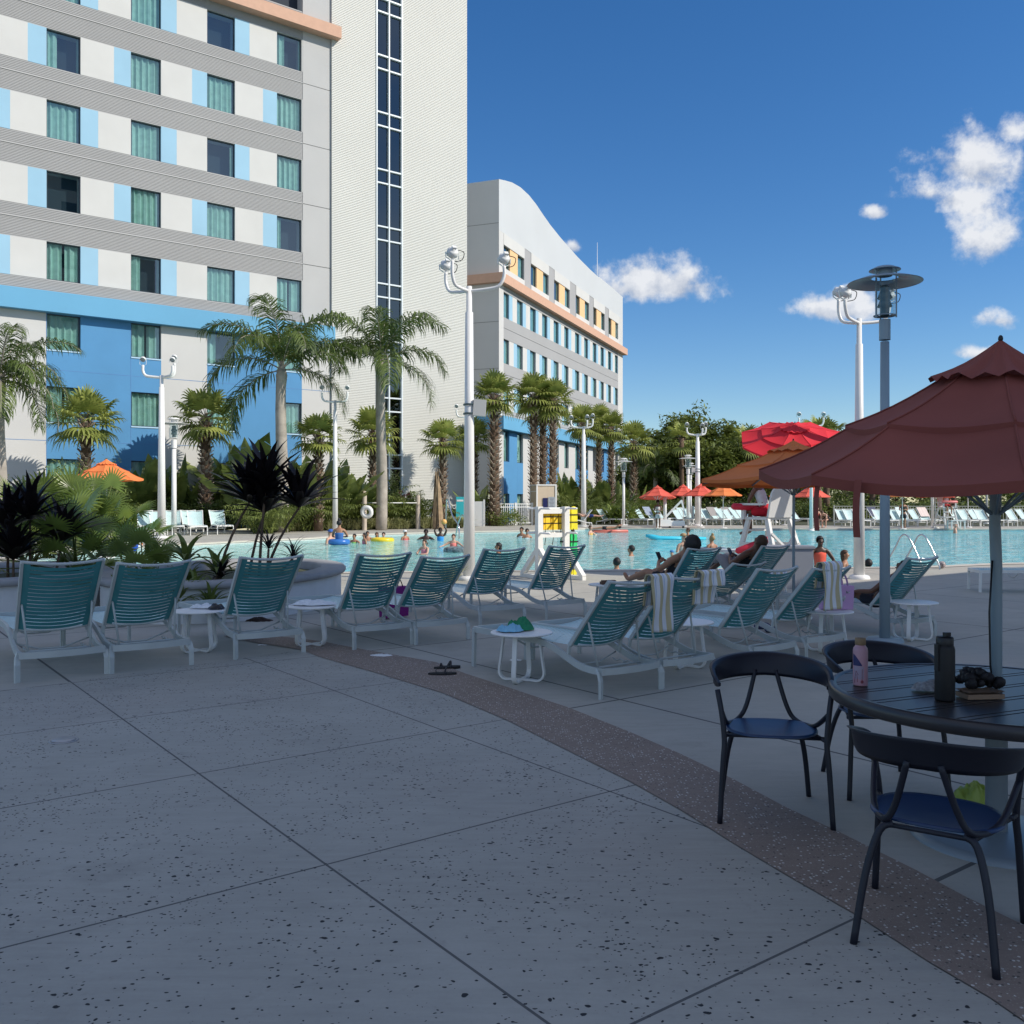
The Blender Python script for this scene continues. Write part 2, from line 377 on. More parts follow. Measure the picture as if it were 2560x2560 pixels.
sheet('ground', [[V((-1500, -600, 0)), V((1500, -600, 0)), V((1500, 2200, 0)), V((-1500, 2200, 0))], hole], -0.02, m_soil)
m_basin = mat('pale blue pool plaster', (0.35, 0.62, 0.66), 0.7)
bb = MB(); n = len(pool)
bb.add([(p.x, p.y, 0) for p in pool] + [(p.x, p.y, -1.3) for p in pool], [(i, n + i, n + (i + 1) % n, (i + 1) % n) for i in range(n)] )
bb.add([(p.x, p.y, -1.3) for p in pool], [tuple(range(n))])
tag(bb.build('pool_basin', mat('white pool tile', (0.62, 0.63, 0.60), 0.35, var=0.06, vscale=8)), kind='structure')
# water
m_w = bpy.data.materials.new('pool water'); m_w.use_nodes = True; t = m_w.node_tree; p = t.nodes['Principled BSDF']
p.inputs['Roughness'].default_value = 0.06; p.inputs['IOR'].default_value = 1.33
tc2 = t.nodes.new('ShaderNodeTexCoord'); mp = t.nodes.new('ShaderNodeMapping'); mp.inputs['Scale'].default_value = (1.0, 1.0, 1); mp.inputs['Rotation'].default_value = (0, 0, 0.5)
t.links.new(tc2.outputs['Object'], mp.inputs['Vector'])
n1 = t.nodes.new('ShaderNodeTexNoise'); n1.inputs['Scale'].default_value = 1.6; n1.inputs['Detail'].default_value = 6; n1.inputs['Roughness'].default_value = 0.6; n1.inputs['Distortion'].default_value = 0.9
t.links.new(mp.outputs[0], n1.inputs['Vector'])
bp = t.nodes.new('ShaderNodeBump'); bp.inputs['Strength'].default_value = 1.0; bp.inputs['Distance'].default_value = 0.34
t.links.new(n1.outputs[0], bp.inputs['Height']); t.links.new(bp.outputs[0], p.inputs['Normal'])
n2 = t.nodes.new('ShaderNodeTexNoise'); n2.inputs['Scale'].default_value = 0.12; n2.inputs['Detail'].default_value = 3
t.links.new(tc2.outputs['Object'], n2.inputs['Vector'])
n3 = t.nodes.new('ShaderNodeTexNoise'); n3.inputs['Scale'].default_value = 2.2; n3.inputs['Detail'].default_value = 4; n3.inputs['Distortion'].default_value = 1.2
t.links.new(tc2.outputs['Object'], n3.inputs['Vector'])
sx2 = t.nodes.new('ShaderNodeSeparateXYZ'); t.links.new(tc2.outputs['Object'], sx2.inputs[0])
mr = t.nodes.new('ShaderNodeMapRange'); mr.inputs[1].default_value = -16; mr.inputs[2].default_value = 12; t.links.new(sx2.outputs[0], mr.inputs[0])
mxa = t.nodes.new('ShaderNodeMixRGB'); mxa.inputs[1].default_value = (0.30, 0.66, 0.56, 1); mxa.inputs[2].default_value = (0.12, 0.58, 0.66, 1); t.links.new(mr.outputs[0], mxa.inputs[0])
mrb = t.nodes.new('ShaderNodeMapRange'); mrb.inputs[1].default_value = 0.46; mrb.inputs[2].default_value = 0.60; t.links.new(n3.outputs[0], mrb.inputs[0])
mxb = t.nodes.new('ShaderNodeMixRGB'); mxb.inputs[2].default_value = (0.46, 0.78, 0.76, 1); t.links.new(mrb.outputs[0], mxb.inputs[0]); t.links.new(mxa.outputs[0], mxb.inputs[1])
t.links.new(mxb.outputs[0], p.inputs['Base Color'])
sheet('pool_water', [pool], -0.10, m_w)
# coping: a proud pale strip all round
inn = [p + (V((0, 40, 0)) - p).normalized() * 0.04 for p in pool]
def offset_poly(poly, d):
    out = []; n = len(poly)
    for i in range(n):
        a = (poly[i] - poly[i - 1]).normalized(); b = (poly[(i + 1) % n] - poly[i]).normalized()
        t_ = (a + b).normalized(); out.append(poly[i] + V((t_.y, -t_.x, 0)) * d)
    return out
area = sum(pool[i].x * pool[(i + 1) % n].y - pool[(i + 1) % n].x * pool[i].y for i in range(n) if i < len(pool)) if False else 0
n = len(pool); area = sum(pool[i].x * pool[(i + 1) % n].y - pool[(i + 1) % n].x * pool[i].y for i in range(n))
sg = 1 if area > 0 else -1
o1 = offset_poly(pool, 0.42 * sg); i1 = offset_poly(pool, -0.03 * sg)
cp = MB(); cp.add([(p.x, p.y, 0.012) for p in i1] + [(p.x, p.y, 0.012) for p in o1] + [(p.x, p.y, -0.05) for p in i1],
                  [(i, (i + 1) % n, n + (i + 1) % n, n + i) for i in range(n)] + [(i, 2 * n + i, 2 * n + (i + 1) % n, (i + 1) % n) for i in range(n)])
tag(cp.build('pool_coping', mat('pale stone coping', (0.58, 0.53, 0.45), 0.7, var=0.07, vscale=2)), kind='structure')
# deck text on far tile
def text_on(name, s, loc, size, rz, m, parent=None, rx=90, ext=0.002):
    c = bpy.data.curves.new(name, 'FONT'); c.body = s; c.size = size; c.extrude = ext; c.align_x = 'CENTER'; c.align_y = 'CENTER'
    o = bpy.data.objects.new(name, c); COL.objects.link(o); dg = bpy.context.evaluated_depsgraph_get()
    me = bpy.data.meshes.new_from_object(o.evaluated_get(dg)); bpy.data.objects.remove(o); bpy.data.curves.remove(c)
    me.name = name; me.materials.clear(); me.materials.append(m)
    o = bpy.data.objects.new(name, me); COL.objects.link(o); o.location = loc; o.rotation_euler = (R(rx), 0, rz)
    if parent is not None: o.parent = parent
    return o
# pitted zone and aggregate band
inner = [(755, 1626), (800, 1644), (955, 1688), (1110.6, 1735.6), (1265.8, 1801.9), (1421, 1879.5), (1576, 1957), (1700, 2027), (1833.5, 2111.6), (1967, 2191.7), (2145, 2294), (2323, 2409.8), (2474.5, 2498.8), (2620, 2600)]
outr = [(600, 1583), (700, 1592), (800, 1604), (903, 1624), (1090, 1657), (1162, 1685), (1266, 1719), (1421, 1771), (1576, 1833), (1700, 1886.8), (1833.5, 1951), (1967, 2022.6), (2100.6, 2084.9), (2287.5, 2178), (2412, 2245), (2560, 2318), (2760, 2420)]
pi = [G(*q) for q in inner]; po = [G(*q) for q in outr]
zone = [G(-700, 1826)] + pi + [V((3.4, 1.6, 0)), V((2.4, -3, 0)), V((-14, -3, 0))]
sheet('pitted_deck', [zone], 0.004, m_spot)
sheet('aggregate_band', [[G(560, 1592), G(640, 1608)] + pi + [V((2.95, 1.7, 0)), V((4.3, 1.9, 0))] + po[::-1]], 0.008, m_band)

# ------------------------------------------------------------------ hotel, near wing (facade parallel to the deck joints)
U1 = B_; N1 = V((0.602, -0.799, 0)).normalized(); O1 = at(404, 57.0)
def fmap(px, py, O=O1, U=U1, N=N1, off=0.0):
    a = (px - 1280) / FPX; D = (N.dot(O) + off) / (N.x * a + N.y)
    pt = V((a * D, D, HC + (YH - py) * D / FPX)); return (pt - O).dot(U), pt.z
hw = mat('white stucco panel', (0.60, 0.60, 0.575), 0.85, var=0.03, vscale=0.6, bump=0.1)
hb = mat('pale blue panel', (0.31, 0.52, 0.66), 0.8, var=0.04, vscale=0.5)
hr = mat('grey ribbed cladding', (0.37, 0.37, 0.365), 0.7, var=0.03, vscale=0.4)
hg = mat('smooth grey stucco', (0.47, 0.47, 0.46), 0.85, var=0.03, vscale=0.4)
hbl = mat('mid blue stucco', (0.085, 0.27, 0.50), 0.8, var=0.07, vscale=0.35)
hled = mat('light blue ledge', (0.13, 0.37, 0.57), 0.75, var=0.04, vscale=0.3)
hgw = mat('off white stucco', (0.57, 0.57, 0.55), 0.85, var=0.03, vscale=0.4)
hsal = mat('salmon ledge', (0.60, 0.37, 0.26), 0.8, var=0.04)
hsid = mat('cream lap siding', (0.63, 0.63, 0.585), 0.6, var=0.02, vscale=0.3)
hfr = mat('dark anodised window frame', (0.05, 0.07, 0.09), 0.4)
hmull = mat('white mullion', (0.70, 0.76, 0.78), 0.4)
hglass = glassmat('tinted window glass', (0.54, 0.68, 0.70), 0.13)
hglassd = glassmat('dark stair glass', (0.10, 0.22, 0.26), 0.10)
hspan = mat('green grey spandrel glass', (0.10, 0.20, 0.20), 0.08, spec=0.6)
hcurt = mat('sea green curtain', (0.60, 0.74, 0.63), 0.9, var=0.12, vscale=3)
hroom = mat('dark room interior', (0.035, 0.045, 0.06), 0.9)
htrim = mat('light blue reveal', (0.42, 0.62, 0.78), 0.6)
class Parts:
    """collects boxes; every box becomes a part of its own"""
    def __init__(s): s.l = []
    def ax(s, *a, **k): q = MB(); q.ax(*a, **k); s.l.append(q)
    def build(s, name, m, parent): return [q.build(name, m, parent) for q in s.l]
class Fac:
    def __init__(s, O, U, N): s.O, s.U, s.N = O, U, N; s.Z = V((0, 0, 1))
    def p(s, b, t, z, d, m=0): b.ax(s.O, s.U, s.Z, s.N, t, z, d, m)
    def pt(s, t, z, d): return s.O + s.U * t + s.Z * z + s.N * d
    def ribs(s, b, t, z, d, step, depth, m=0):
        """saw-tooth lap siding"""
        n_ = int((z[1] - z[0]) / step); vs = []; fs = []
        st = (z[1] - z[0]) / n_
        for i in range(n_):
            z0 = z[0] + i * st; k = len(vs)
            for tt in t: vs += [s.pt(tt, z0, d + depth), s.pt(tt, z0 + st * 0.72, d + depth * 0.85), s.pt(tt, z0 + st * 0.80, d), s.pt(tt, z0 + st, d)]
            fs += [(k, k + 4, k + 5, k + 1), (k + 1, k + 5, k + 6, k + 2), (k + 2, k + 6, k + 7, k + 3)]
            if i: fs.append((k - 5 + 0 - 0, k - 1, k + 4, k) if True else ())
        b.add(vs, fs, m=m)
f1 = Fac(O1, U1, N1)
hotel = empty('hotel_building', O1, 0, 'near hotel wing with blue lower floors and alternating white and pale blue window panels', 'building')
hotel.location = (0, 0, 0)
colpx = [(250, 433), (703, 865), (1112, 1262), (1487, 1620)]
s9 = 900 / 1932
cols = [(fmap(a * s9, 700)[0], fmap(b * s9, 700)[0]) for a, b in colpx]
pitch = (cols[3][0] - cols[0][0]) / 3
cols = [(cols[0][0] - pitch * k_, cols[0][1] - pitch * k_) for k_ in (2, 1)] + cols
rows_px = [68.5, 247, 425, 602]
ztop = [fmap(250 * s9, y)[1] for y in rows_px]
FH = (ztop[0] - ztop[3]) / 3; zt0 = sum(ztop[i] + FH * i for i in range(4)) / 4
WH = fmap(250 * s9, 602)[1] - fmap(250 * s9, 697)[1]
zE = fmap(250 * s9, 782.5)[1]; hE = zE - fmap(250 * s9, 876)[1]
zF = fmap(688 * s9, 978.5)[1]; hF = zF - fmap(688 * s9, 1068)[1]
zL = (fmap(60, 724)[1], fmap(60, 775.6)[1])     # blue ledge top/bottom
tR = fmap(828, 700)[0]; tL = cols[0][0] - 3.0
tG = fmap(1625 * s9, 600)[0]
TOP = zt0 + 3.6 * FH
def curtain(b, f, t0, t1, z0, z1, d, amp=0.085, waves=8.5):
    nn = max(5, int(abs(t1 - t0) * waves)); rr = random.Random(int(t0 * 100) + int(z0 * 10))
    ph = rr.random() * 6
    zs = (z0, z1)
    vs = []; fs = []
    for i in range(nn + 1):
        tt = t0 + (t1 - t0) * i / nn; dd = d + amp * math.sin(i * 2.2 + ph) + rr.uniform(-0.015, 0.015)
        for z_ in zs: vs.append(f.pt(tt, z_, dd))
    for i in range(nn): fs.append((2 * i, 2 * i + 2, 2 * i + 3, 2 * i + 1))
    b.add(vs, fs, False)
def window(f, parent, t0, t1, z0, z1, d=-0.22, style=0, fw=0.06, label=None):
    b = MB()
    f.p(b, (t0, t1), (z1 - fw, z1), (d - .05, d + .05)); f.p(b, (t0, t1), (z0, z0 + fw), (d - .05, d + .05))
    f.p(b, (t0, t0 + fw), (z0 + fw, z1 - fw), (d - .048, d + .048)); f.p(b, (t1 - fw, t1), (z0 + fw, z1 - fw), (d - .048, d + .048))
    w = b.build('window', hfr, parent)
    g_ = MB(); g_.add([f.pt(t0 + fw, z0 + fw, d), f.pt(t1 - fw, z0 + fw, d), f.pt(t1 - fw, z1 - fw, d), f.pt(t0 + fw, z1 - fw, d)], [(0, 1, 2, 3)]); g_.build('glass', hglass, w)
    c = MB(); wd = t1 - t0
    if style == 0: curtain(c, f, t0, t1, z0, z1, d - 0.10)
    elif style == 1: curtain(c, f, t0, t0 + wd * 0.34, z0, z1, d - 0.10); curtain(c, f, t0 + wd * 0.9, t1, z0, z1, d - 0.10)
    elif style == 2: curtain(c, f, t0, t0 + wd * 0.47, z0, z1, d - 0.10); curtain(c, f, t0 + wd * 0.55, t1, z0, z1, d - 0.10)
    elif style == 3: curtain(c, f, t0 + wd * 0.86, t1, z0, z1, d - 0.10)
    elif style == 4: curtain(c, f, t0, t0 + wd * 0.2, z0, z1, d - 0.10)
    if c.v: c.build('curtain', hcurt, w)
    return w
bw = MB(); f1.p(bw, (tL, tR), (-0.02, TOP), (-14, -0.9)); bw.build('core_wall', hroom, hotel)
ribs = MB(); pan = Parts(); panb = Parts(); gro = MB()
nf = 6
styles = {0: {2: 0, 3: 0, 4: 5, 5: 1}, 1: {2: 1, 3: 0, 4: 0, 5: 0}, 2: {2: 0, 3: 0, 4: 3, 5: 0}, 3: {2: 5, 3: 0, 4: 0, 5: 4}, 4: {2: 2, 3: 1, 4: 0, 5: 2}}
for r_ in range(0, 7):                       # r=1..4 measured rows, 0 and above go up
    zt = zt0 + FH - FH * r_ + (0 if True else 0)
    # r=0 is the row above the first measured one
    if r_ > 4: break
    zb = zt - WH
    # spandrel above the window strip
    z1 = zt + (FH - WH); z0 = zt
    mid = z0 + (z1 - z0) * 0.60
    top_lim = min(z1, TOP)
    f1.ribs(ribs, (tL, tG), (z0, mid - 0.02), -0.05, 0.085, 0.028); f1.ribs(ribs, (tL, tG), (mid + 0.02, top_lim), -0.05, 0.085, 0.028)
    f1.p(gro, (tL, tG), (z0, top_lim), (-0.9, -0.053))
    f1.p(gro, (tL, tG), (mid - 0.02, mid + 0.02), (-0.0528, 0.012))
    blue_left = (r_ % 2 == 1)
    for ci, (a, b) in enumerate(cols):
        bwid = 0.62 * (b - a) * 0.86
        nxt = cols[ci + 1][0] if ci + 1 < len(cols) else tG
        nb = nxt - bwid if (blue_left and ci + 1 < len(cols)) else nxt
        if blue_left:
            f1.p(pan, (b, nb), (zb, zt), (-0.9, -0.02))
            if ci + 1 < len(cols): f1.p(panb, (nb, nxt), (zb, zt), (-0.9, -0.023))
        else:
            if ci + 1 < len(cols):
                f1.p(panb, (b, b + bwid), (zb, zt), (-0.9, -0.023)); f1.p(pan, (b + bwid, nxt), (zb, zt), (-0.9, -0.02))
            else: f1.p(pan, (b, nxt), (zb, zt), (-0.9, -0.02))
        window(f1, hotel, a, b, zb, zt, style=styles.get(r_, {}).get(ci, 0))
    if not blue_left or True: f1.p(pan, (tL, cols[0][0]), (zb, zt), (-0.9, -0.02))
zb4 = zt0 + FH - FH * 4 - WH
f1.ribs(ribs, (tL, tG), (zL[0] + 0.0, zb4), -0.05, 0.085, 0.028); f1.p(gro, (tL, tG), (zL[0], zb4), (-0.9, -0.053))
ribs.build('ribbed_spandrels', hr, hotel); gro.build('spandrel_backing', hg, hotel)
pan.build('white_panel', hw, hotel); panb.build('pale_blue_panel', hb, hotel)
b = MB(); zz = zL[0] 
for k_ in range(8):
    za = zt0 + FH - FH * (4 - k_) + (FH - WH) * 0.60
    if za > TOP: break
    f1.p(b, (tG + 0.004, tR), (zz + 0.02, za - 0.02), (-0.9, 0.0)); zz = za
f1.p(b, (tG + 0.004, tR), (zz + 0.02, TOP), (-0.9, 0.0))
b.build('smooth_end_wall', hg, hotel)
b = MB(); f1.p(b, (tL, tR + 0.05), (zL[1], zL[0]), (-0.9, 0.55)); b.build('blue_ledge', hled, hotel)
sl_ = fmap(633 * 1.0 * 1.325, 70)
zs0 = fmap(840, 105)[1]; b = MB(); f1.p(b, (tL, tR + 0.45), (zs0, zs0 + .8), (-0.9, 0.7)); b.build('salmon_ledge', hsal, hotel)
# lower floors
blu = MB(); gw = MB()
def lower(b, t, holes, z0, z1):
    holes = sorted(holes); zc = z0
    for a, c in holes:
        f1.p(b, t, (zc, a), (-0.9, -0.001)); zc = c
    f1.p(b, t, (zc, z1), (-0.9, -0.001))
zG = zE - 2 * (zE - zF); hz = [(zE - hE, zE), (zF - hF, zF), (zG - hF, zG)]
zlim = zL[1]
segs = []   # (t0,t1,mat,haswindow)
for ci in range(0, 6):
    a, b_ = cols[ci]
    blue = ci in (2, 3, 5)
    lower(blu if ci in (0, 2, 3, 4, 5) else gw, (a, b_), hz, -0.02, zlim)
    for (z0, z1), st in zip(hz, (0, 2, 0)):
        stt = {(2, 0): 0, (3, 0): 2, (4, 0): 1, (2, 1): 2, (3, 1): 0}.get((ci, hz.index((z0, z1))), 0)
        window(f1, hotel, a, b_, z0 + 0.08, z1, style=stt)
    nx = cols[ci + 1][0] if ci < 5 else tR
    mid_blue = ci in (0, 2, 4)
    f1.p(blu if mid_blue else gw, (b_ + 0.002, nx - 0.002), (-0.02, zlim), (-0.9, -0.003))
f1.p(gw, (tL, cols[0][0] - 0.002), (-0.02, zlim), (-0.9, -0.003))
tr = Parts()
for ci in range(6):
    for z0, z1 in hz: f1.p(tr, (cols[ci][0], cols[ci][1]), (z0, z0 + 0.08), (-0.3, 0.04))
tr.build('window_sill', htrim, hotel)
blu.build('blue_wall', hbl, hotel); gw.build('off_white_wall', hgw, hotel)
jn = Parts()
for z_ in (zE - hE - 1.1, zF - hF - 1.0): f1.p(jn, (tL, tR), (z_, z_ + 0.03), (-0.01, 0.004))
for ci in (2, 3): f1.p(jn, (cols[ci][0] - 0.02, cols[ci][0] + 0.01), (0, zlim), (-0.01, 0.005))
jn.build('wall_joint', mat('blue joint sealant', (0.10, 0.24, 0.48), 0.8), hotel)  # thin blue joint strips across the wall
# stair tower
TO = 0.12; f2 = Fac(O1 + N1 * TO, U1, N1)
def tm(px, py): return fmap(px, py, off=TO)
t0 = tm(829, 700)[0]; t1 = tm(1167, 700)[0]; ga, gm, gb = tm(941, 700)[0], tm(972, 700)[0], tm(1004, 700)[0]
TT = tm(1167, -150)[1]
tower = empty('stair_tower', (0, 0, 0), 0, 'tall cream lap sided stair tower with one vertical strip of dark glass', 'building')
b = MB(); f2.ribs(b, (t0, ga), (-0.02, TT), 0.0, 0.118, 0.035); f2.ribs(b, (gb, t1), (-0.02, TT), 0.0, 0.118, 0.035); b.build('lap_siding', hsid, tower)
b = MB(); f2.p(b, (t0, ga), (-0.02, TT), (-0.5, -0.002)); f2.p(b, (gb, t1), (-0.02, TT), (-0.5, -0.002)); f2.p(b, (t0, t1), (-0.02, TT), (-9, -0.6)); b.build('tower_core', hgw, tower)
b = MB()
for tt in (ga, gm, gb): f2.p(b, (tt - 0.045, tt + 0.045), (-0.02, TT), (-0.25, 0.1))
zr = []
ys = [135, 169, 278, 312]   # left ends of the transoms
za = [tm(943, q)[1] for q in ys]; perT = za[0] - za[2]
k_ = 4
while True:
    z_a = za[0] + perT * k_; z_b = za[1] + perT * k_; k_ -= 1
    if z_b < -0.5: break
    for z_ in (z_a, z_b):
        if z_ < TT and z_ > 0: f2.p(b, (ga, gm), (z_ - .05, z_ + .05), (-0.22, 0.07)); f2.p(b, (gm, gb), (z_ - .05, z_ + .05), (-0.22, 0.07))
    if z_a > 0: zr.append((max(z_b, 0), min(z_a, TT)))
b.build('curtain_wall_frame', hmull, tower)
g_ = MB(); f2.p(g_, (ga, gb), (0, TT), (-0.10, -0.09)); g_.build('glass', hglassd, tower)
b = MB()
for z0, z1 in zr:
    if z1 > z0: f2.p(b, (ga, gb), (z0, z1), (-0.35, -0.12))
b.build('floor_slabs', hspan, tower)
b = MB(); f2.p(b, (ga, gb), (0, TT), (-0.6, -0.5)); b.build('stairwell', hroom, tower)

# ------------------------------------------------------------------ far wing
U3 = V((0.368, 0.93, 0)).normalized(); N3 = V((0.93, -0.368, 0)).normalized(); O3 = at(1247.5, 80.0); f3 = Fac(O3, U3, N3)
def m3(px, py): return fmap(px, py, O3, U3, N3)
far = empty('far_hotel_wing', (0, 0, 0), 0, 'far hotel wing with sweeping curved roofline and salmon ledge behind the tower', 'building')
roof = [(300, 100), (340, 103), (400, 120), (470, 160), (540, 225), (600, 300), (660, 390), (720, 475), (800, 575), (870, 655), (950, 745), (1050, 845), (1150, 935), (1220, 985), (1322, 1075)]
rp = [m3(1160 + a * .3002, 420 + b_ * .3002) for a, b_ in roof]; rp[0] = (0.0, rp[0][1]); tE = rp[-1][0]
zb3 = m3(1247.5 + 12, 560)[1]
def q3(x, y): return m3(1160 + x * .3002, 420 + y * .3002)
zp = q3(335, 545)[1]         # top of panel row 1 strip (white)
b = MB(); vs = []; fs = []
for t_, z_ in rp: vs += [f3.pt(t_, zp, 0), f3.pt(t_, z_, 0), f3.pt(t_, zp, -16), f3.pt(t_, z_, -16)]
for i in range(len(rp) - 1):
    k = 4 * i; fs += [(k, k + 4, k + 5, k + 1), (k + 1, k + 5, k + 7, k + 3), (k + 3, k + 7, k + 6, k + 2)]
fs += [(0, 1, 3, 2), (4 * len(rp) - 4, 4 * len(rp) - 2, 4 * len(rp) - 1, 4 * len(rp) - 3)]
b.add(vs, fs); b.build('curved_parapet', mat('silver grey roof cladding', (0.56, 0.58, 0.58), 0.6, var=0.03, vscale=0.2), far)
b = MB(); f3.p(b, (0, tE), (-0.02, zp), (-16, -0.9)); b.build('core_wall', hroom, far)
tA = q3(330, 700)[0]; tB = q3(1283, 1400)[0]
b = MB(); f3.p(b, (0, tA), (-0.02, zp - 0.002), (-0.9, 0)); f3.p(b, (tB, tE), (-0.02, zp - 0.002), (-0.9, 0)); b.build('corner_piers', hgw, far)
b = MB(); f3.p(b, (-0.006, -0.003), (-0.02, rp[0][1] - .1), (-16, -0.02)); b.build('end_wall', hgw, far)
# end wall joints and salmon ledge wrap
ez = [q3(300, y)[1] for y in (1282, 1672)]
jn = Parts()
for z_ in (q3(255, 430)[1], ez[0], ez[1]): f3.p(jn, (-0.02, -0.006), (z_, z_ + .05), (-16, 0))
jn.build('wall_joint', mat('grey joint', (0.3, 0.3, 0.29), 0.8), far)
sz = (q3(300, 962)[1], q3(300, 885)[1])
b = MB(); f3.p(b, (-0.5, tE + 0.4), sz, (-16, 0.55)); b.build('salmon_ledge', hsal, far)
# window rows: lefts measured on row 2, 12 windows
lef = [326, 443, 552, 652, 748, 836, 926, 1002, 1073, 1138, 1200, 1258]; rig = [378, 492, 600, 696, 790, 872, 962, 1034, 1104, 1166, 1226, 1282]
LT = [(q3(a, 1200)[0], q3(c, 1200)[0]) for a, c in zip(lef, rig)]
z2 = (q3(330, 1240)[1], q3(330, 1030)[1]); z3_ = (q3(320, 1620)[1], q3(320, 1415)[1]); dz = z2[1] - z3_[1]
z4 = (z3_[0] - dz, z3_[1] - dz)
rowsB = [z2, z3_, z4]
pw = Parts(); pb = Parts(); sp = MB()
for ri, (z0, z1) in enumerate(rowsB):
    for i, (a, c) in enumerate(LT):
        nx = LT[i + 1][0] if i < 11 else tB
        md = c + (nx - c) * 0.42 if ri == 0 else c + (nx - c) * 0.58
        if ri == 0: f3.p(pb, (c, md), (z0, z1), (-0.9, -.023)); f3.p(pw, (md, nx), (z0, z1), (-0.9, -.02))
        else: f3.p(pw, (c, md), (z0, z1), (-0.9, -.02)); f3.p(pb, (md, nx), (z0, z1), (-0.9, -.023))
        window(f3, far, a, c, z0, z1, d=-0.2, style=0, fw=0.07)
    if tA < LT[0][0]: f3.p(pw, (tA, LT[0][0]), (z0, z1), (-0.9, -0.02))
zled = (q3(330, 0), 0)
lz0 = fmap(1247.5, 1073, O3, U3, N3)[1]; lz1 = fmap(1247.5, 1040, O3, U3, N3)[1]
for z0, z1 in ((z2[1], sz[0]), (z3_[1], z2[0]), (z4[1], z3_[0]), (lz1, z4[0])):
    if z1 > z0:
        md = (z0 + z1) / 2
        f3.p(sp, (tA, tB), (z0, md - .02), (-0.9, 0)); f3.p(sp, (tA, tB), (md + .02, z1), (-0.9, 0)); f3.p(sp, (tA, tB), (md - .02, md + .02), (-0.9, -.04))
sp.build('grey_spandrels', hr, far)
# top row: pairs of windows with orange panel, grey piers
tp = [(330, 385, 450, 503), (558, 607, 661, 706), (752, 795, 842, 881), (932, 966, 1008, 1042), (1078, 1106, 1144, 1172), (1204, 1230, 1262, 1288)]
zt_ = q3(335, 640)[1]; zbb = q3(335, 832)[1]; zwb = sz[1]
po_ = Parts(); pg = Parts()
for i, (a, b1, c1, d1) in enumerate(tp):
    A0, B0, C0, D0 = [q3(x, 1000)[0] for x in (a, b1, c1, d1)]
    f3.p(pw, (A0, D0), (zt_, zp - .003), (-0.9, 0.03)); f3.p(pw, (A0, D0), (zwb, zbb), (-0.9, 0.03))
    f3.p(po_, (B0, C0), (zbb, zt_), (-0.9, -0.03))
    window(f3, far, A0, B0, zbb, zt_, style=3, fw=.07); window(f3, far, C0, D0, zbb, zt_, style=0, fw=.07)
    nx = q3(tp[i + 1][0], 1000)[0] if i < 5 else tB
    f3.p(pg, (D0, nx), (zwb, zp - .003), (-0.9, -0.02))
pw.build('white_panel', hw, far); pb.build('pale_blue_panel', hb, far)
po_.build('orange_panel', mat('pale orange panel', (0.80, 0.52, 0.27), 0.8, var=0.04), far); pg.build('grey_pier', hr, far)
b = MB(); f3.p(b, (-0.4, tE + .3), (lz0, lz1), (-16, 0.6)); b.build('blue_ledge', hled, far)
zl = lz0; lo = Parts(); lob = Parts()
lowz = [(zl - 2.75, zl - 0.05), (0.05, 2.4)]
for i, (a, c) in enumerate(LT):
    nx = LT[i + 1][0] if i < 11 else tB
    blue = (i % 4) in (0,)
    bl = lob if (i % 3) != 2 else lo
    f3.p(bl, (a, c), (lowz[1][1], lowz[0][0]), (-0.9, 0)); f3.p(bl, (a, c), (lowz[0][1], zl), (-0.9, 0)); f3.p(bl, (a, c), (-0.02, lowz[1][0]), (-0.9, 0))
    f3.p(lob if i % 3 == 0 else lo, (c + .002, nx - .002), (-0.02, zl), (-0.9, -0.002))
    if i < 8:
        for z0, z1 in lowz: window(f3, far, a, c, z0, z1, style=0, fw=0.07)
f3.p(lo, (0.002, tA - .002), (-0.02, zl - .002), (-0.2, 0.004))
lo.build('off_white_wall', hgw, far); lob.build('blue_wall', hbl, far)
b = MB(); f3.p(b, (tE - 7.0, tE + 0.2), (rp[-1][1] - 1.0, rp[-1][1] + 1.15), (-16, -1.2)); b.build('roof_box', hgw, far)
b = MB(); q = f3.pt(tE - 6.6, rp[-3][1] - 1, -1.5); b.tube([q, q + V((0, 0, 6.5))], [0.05, 0.02], n=6); b.build('antenna_mast', M['white'], far)

# ------------------------------------------------------------------ the buildings behind the camera that put the terrace in shade
Ec = V((1, 14.2, 0)) + SUN * 60
U4 = -B_; N4 = A_
ho = empty('hotel_wing_behind', (0, 0, 0), 0, 'pale hotel wing behind the terrace casting its shade over the loungers', 'building')
f4 = Fac(Ec, U4, N4); b = MB(); f4.p(b, (-.7, 27), (-0.02, 57), (-10, 0)); b.build('wall', hgw, ho)
wb = MB()
for r_ in range(13):
    for c_ in range(5): f4.p(wb, (2 + c_ * 4.6, 4.2 + c_ * 4.6), (1.2 + r_ * 4.1, 3.4 + r_ * 4.1), (-0.01, 0.02))
wb.build('window_row', mat('dark reflective pane', (0.04, 0.08, 0.1), 0.1), ho)
Hl = 8.6; q = V((1, 14.2, 0)) + SUN * (Hl / math.tan(EL))
lw = empty('pavilion', (0, 0, 0), 0, 'low pale pavilion to the right of the terrace', 'building')
f5 = Fac(q, B_, -A_); b = MB(); f5.p(b, (0, 26), (-0.02, Hl - 0.25), (0.4, 7)); b.build('wall', hgw, lw)
b = MB(); f5.p(b, (0, 26.3), (Hl - 0.25, Hl), (0, 7.6)); b.build('roof', hg, lw)
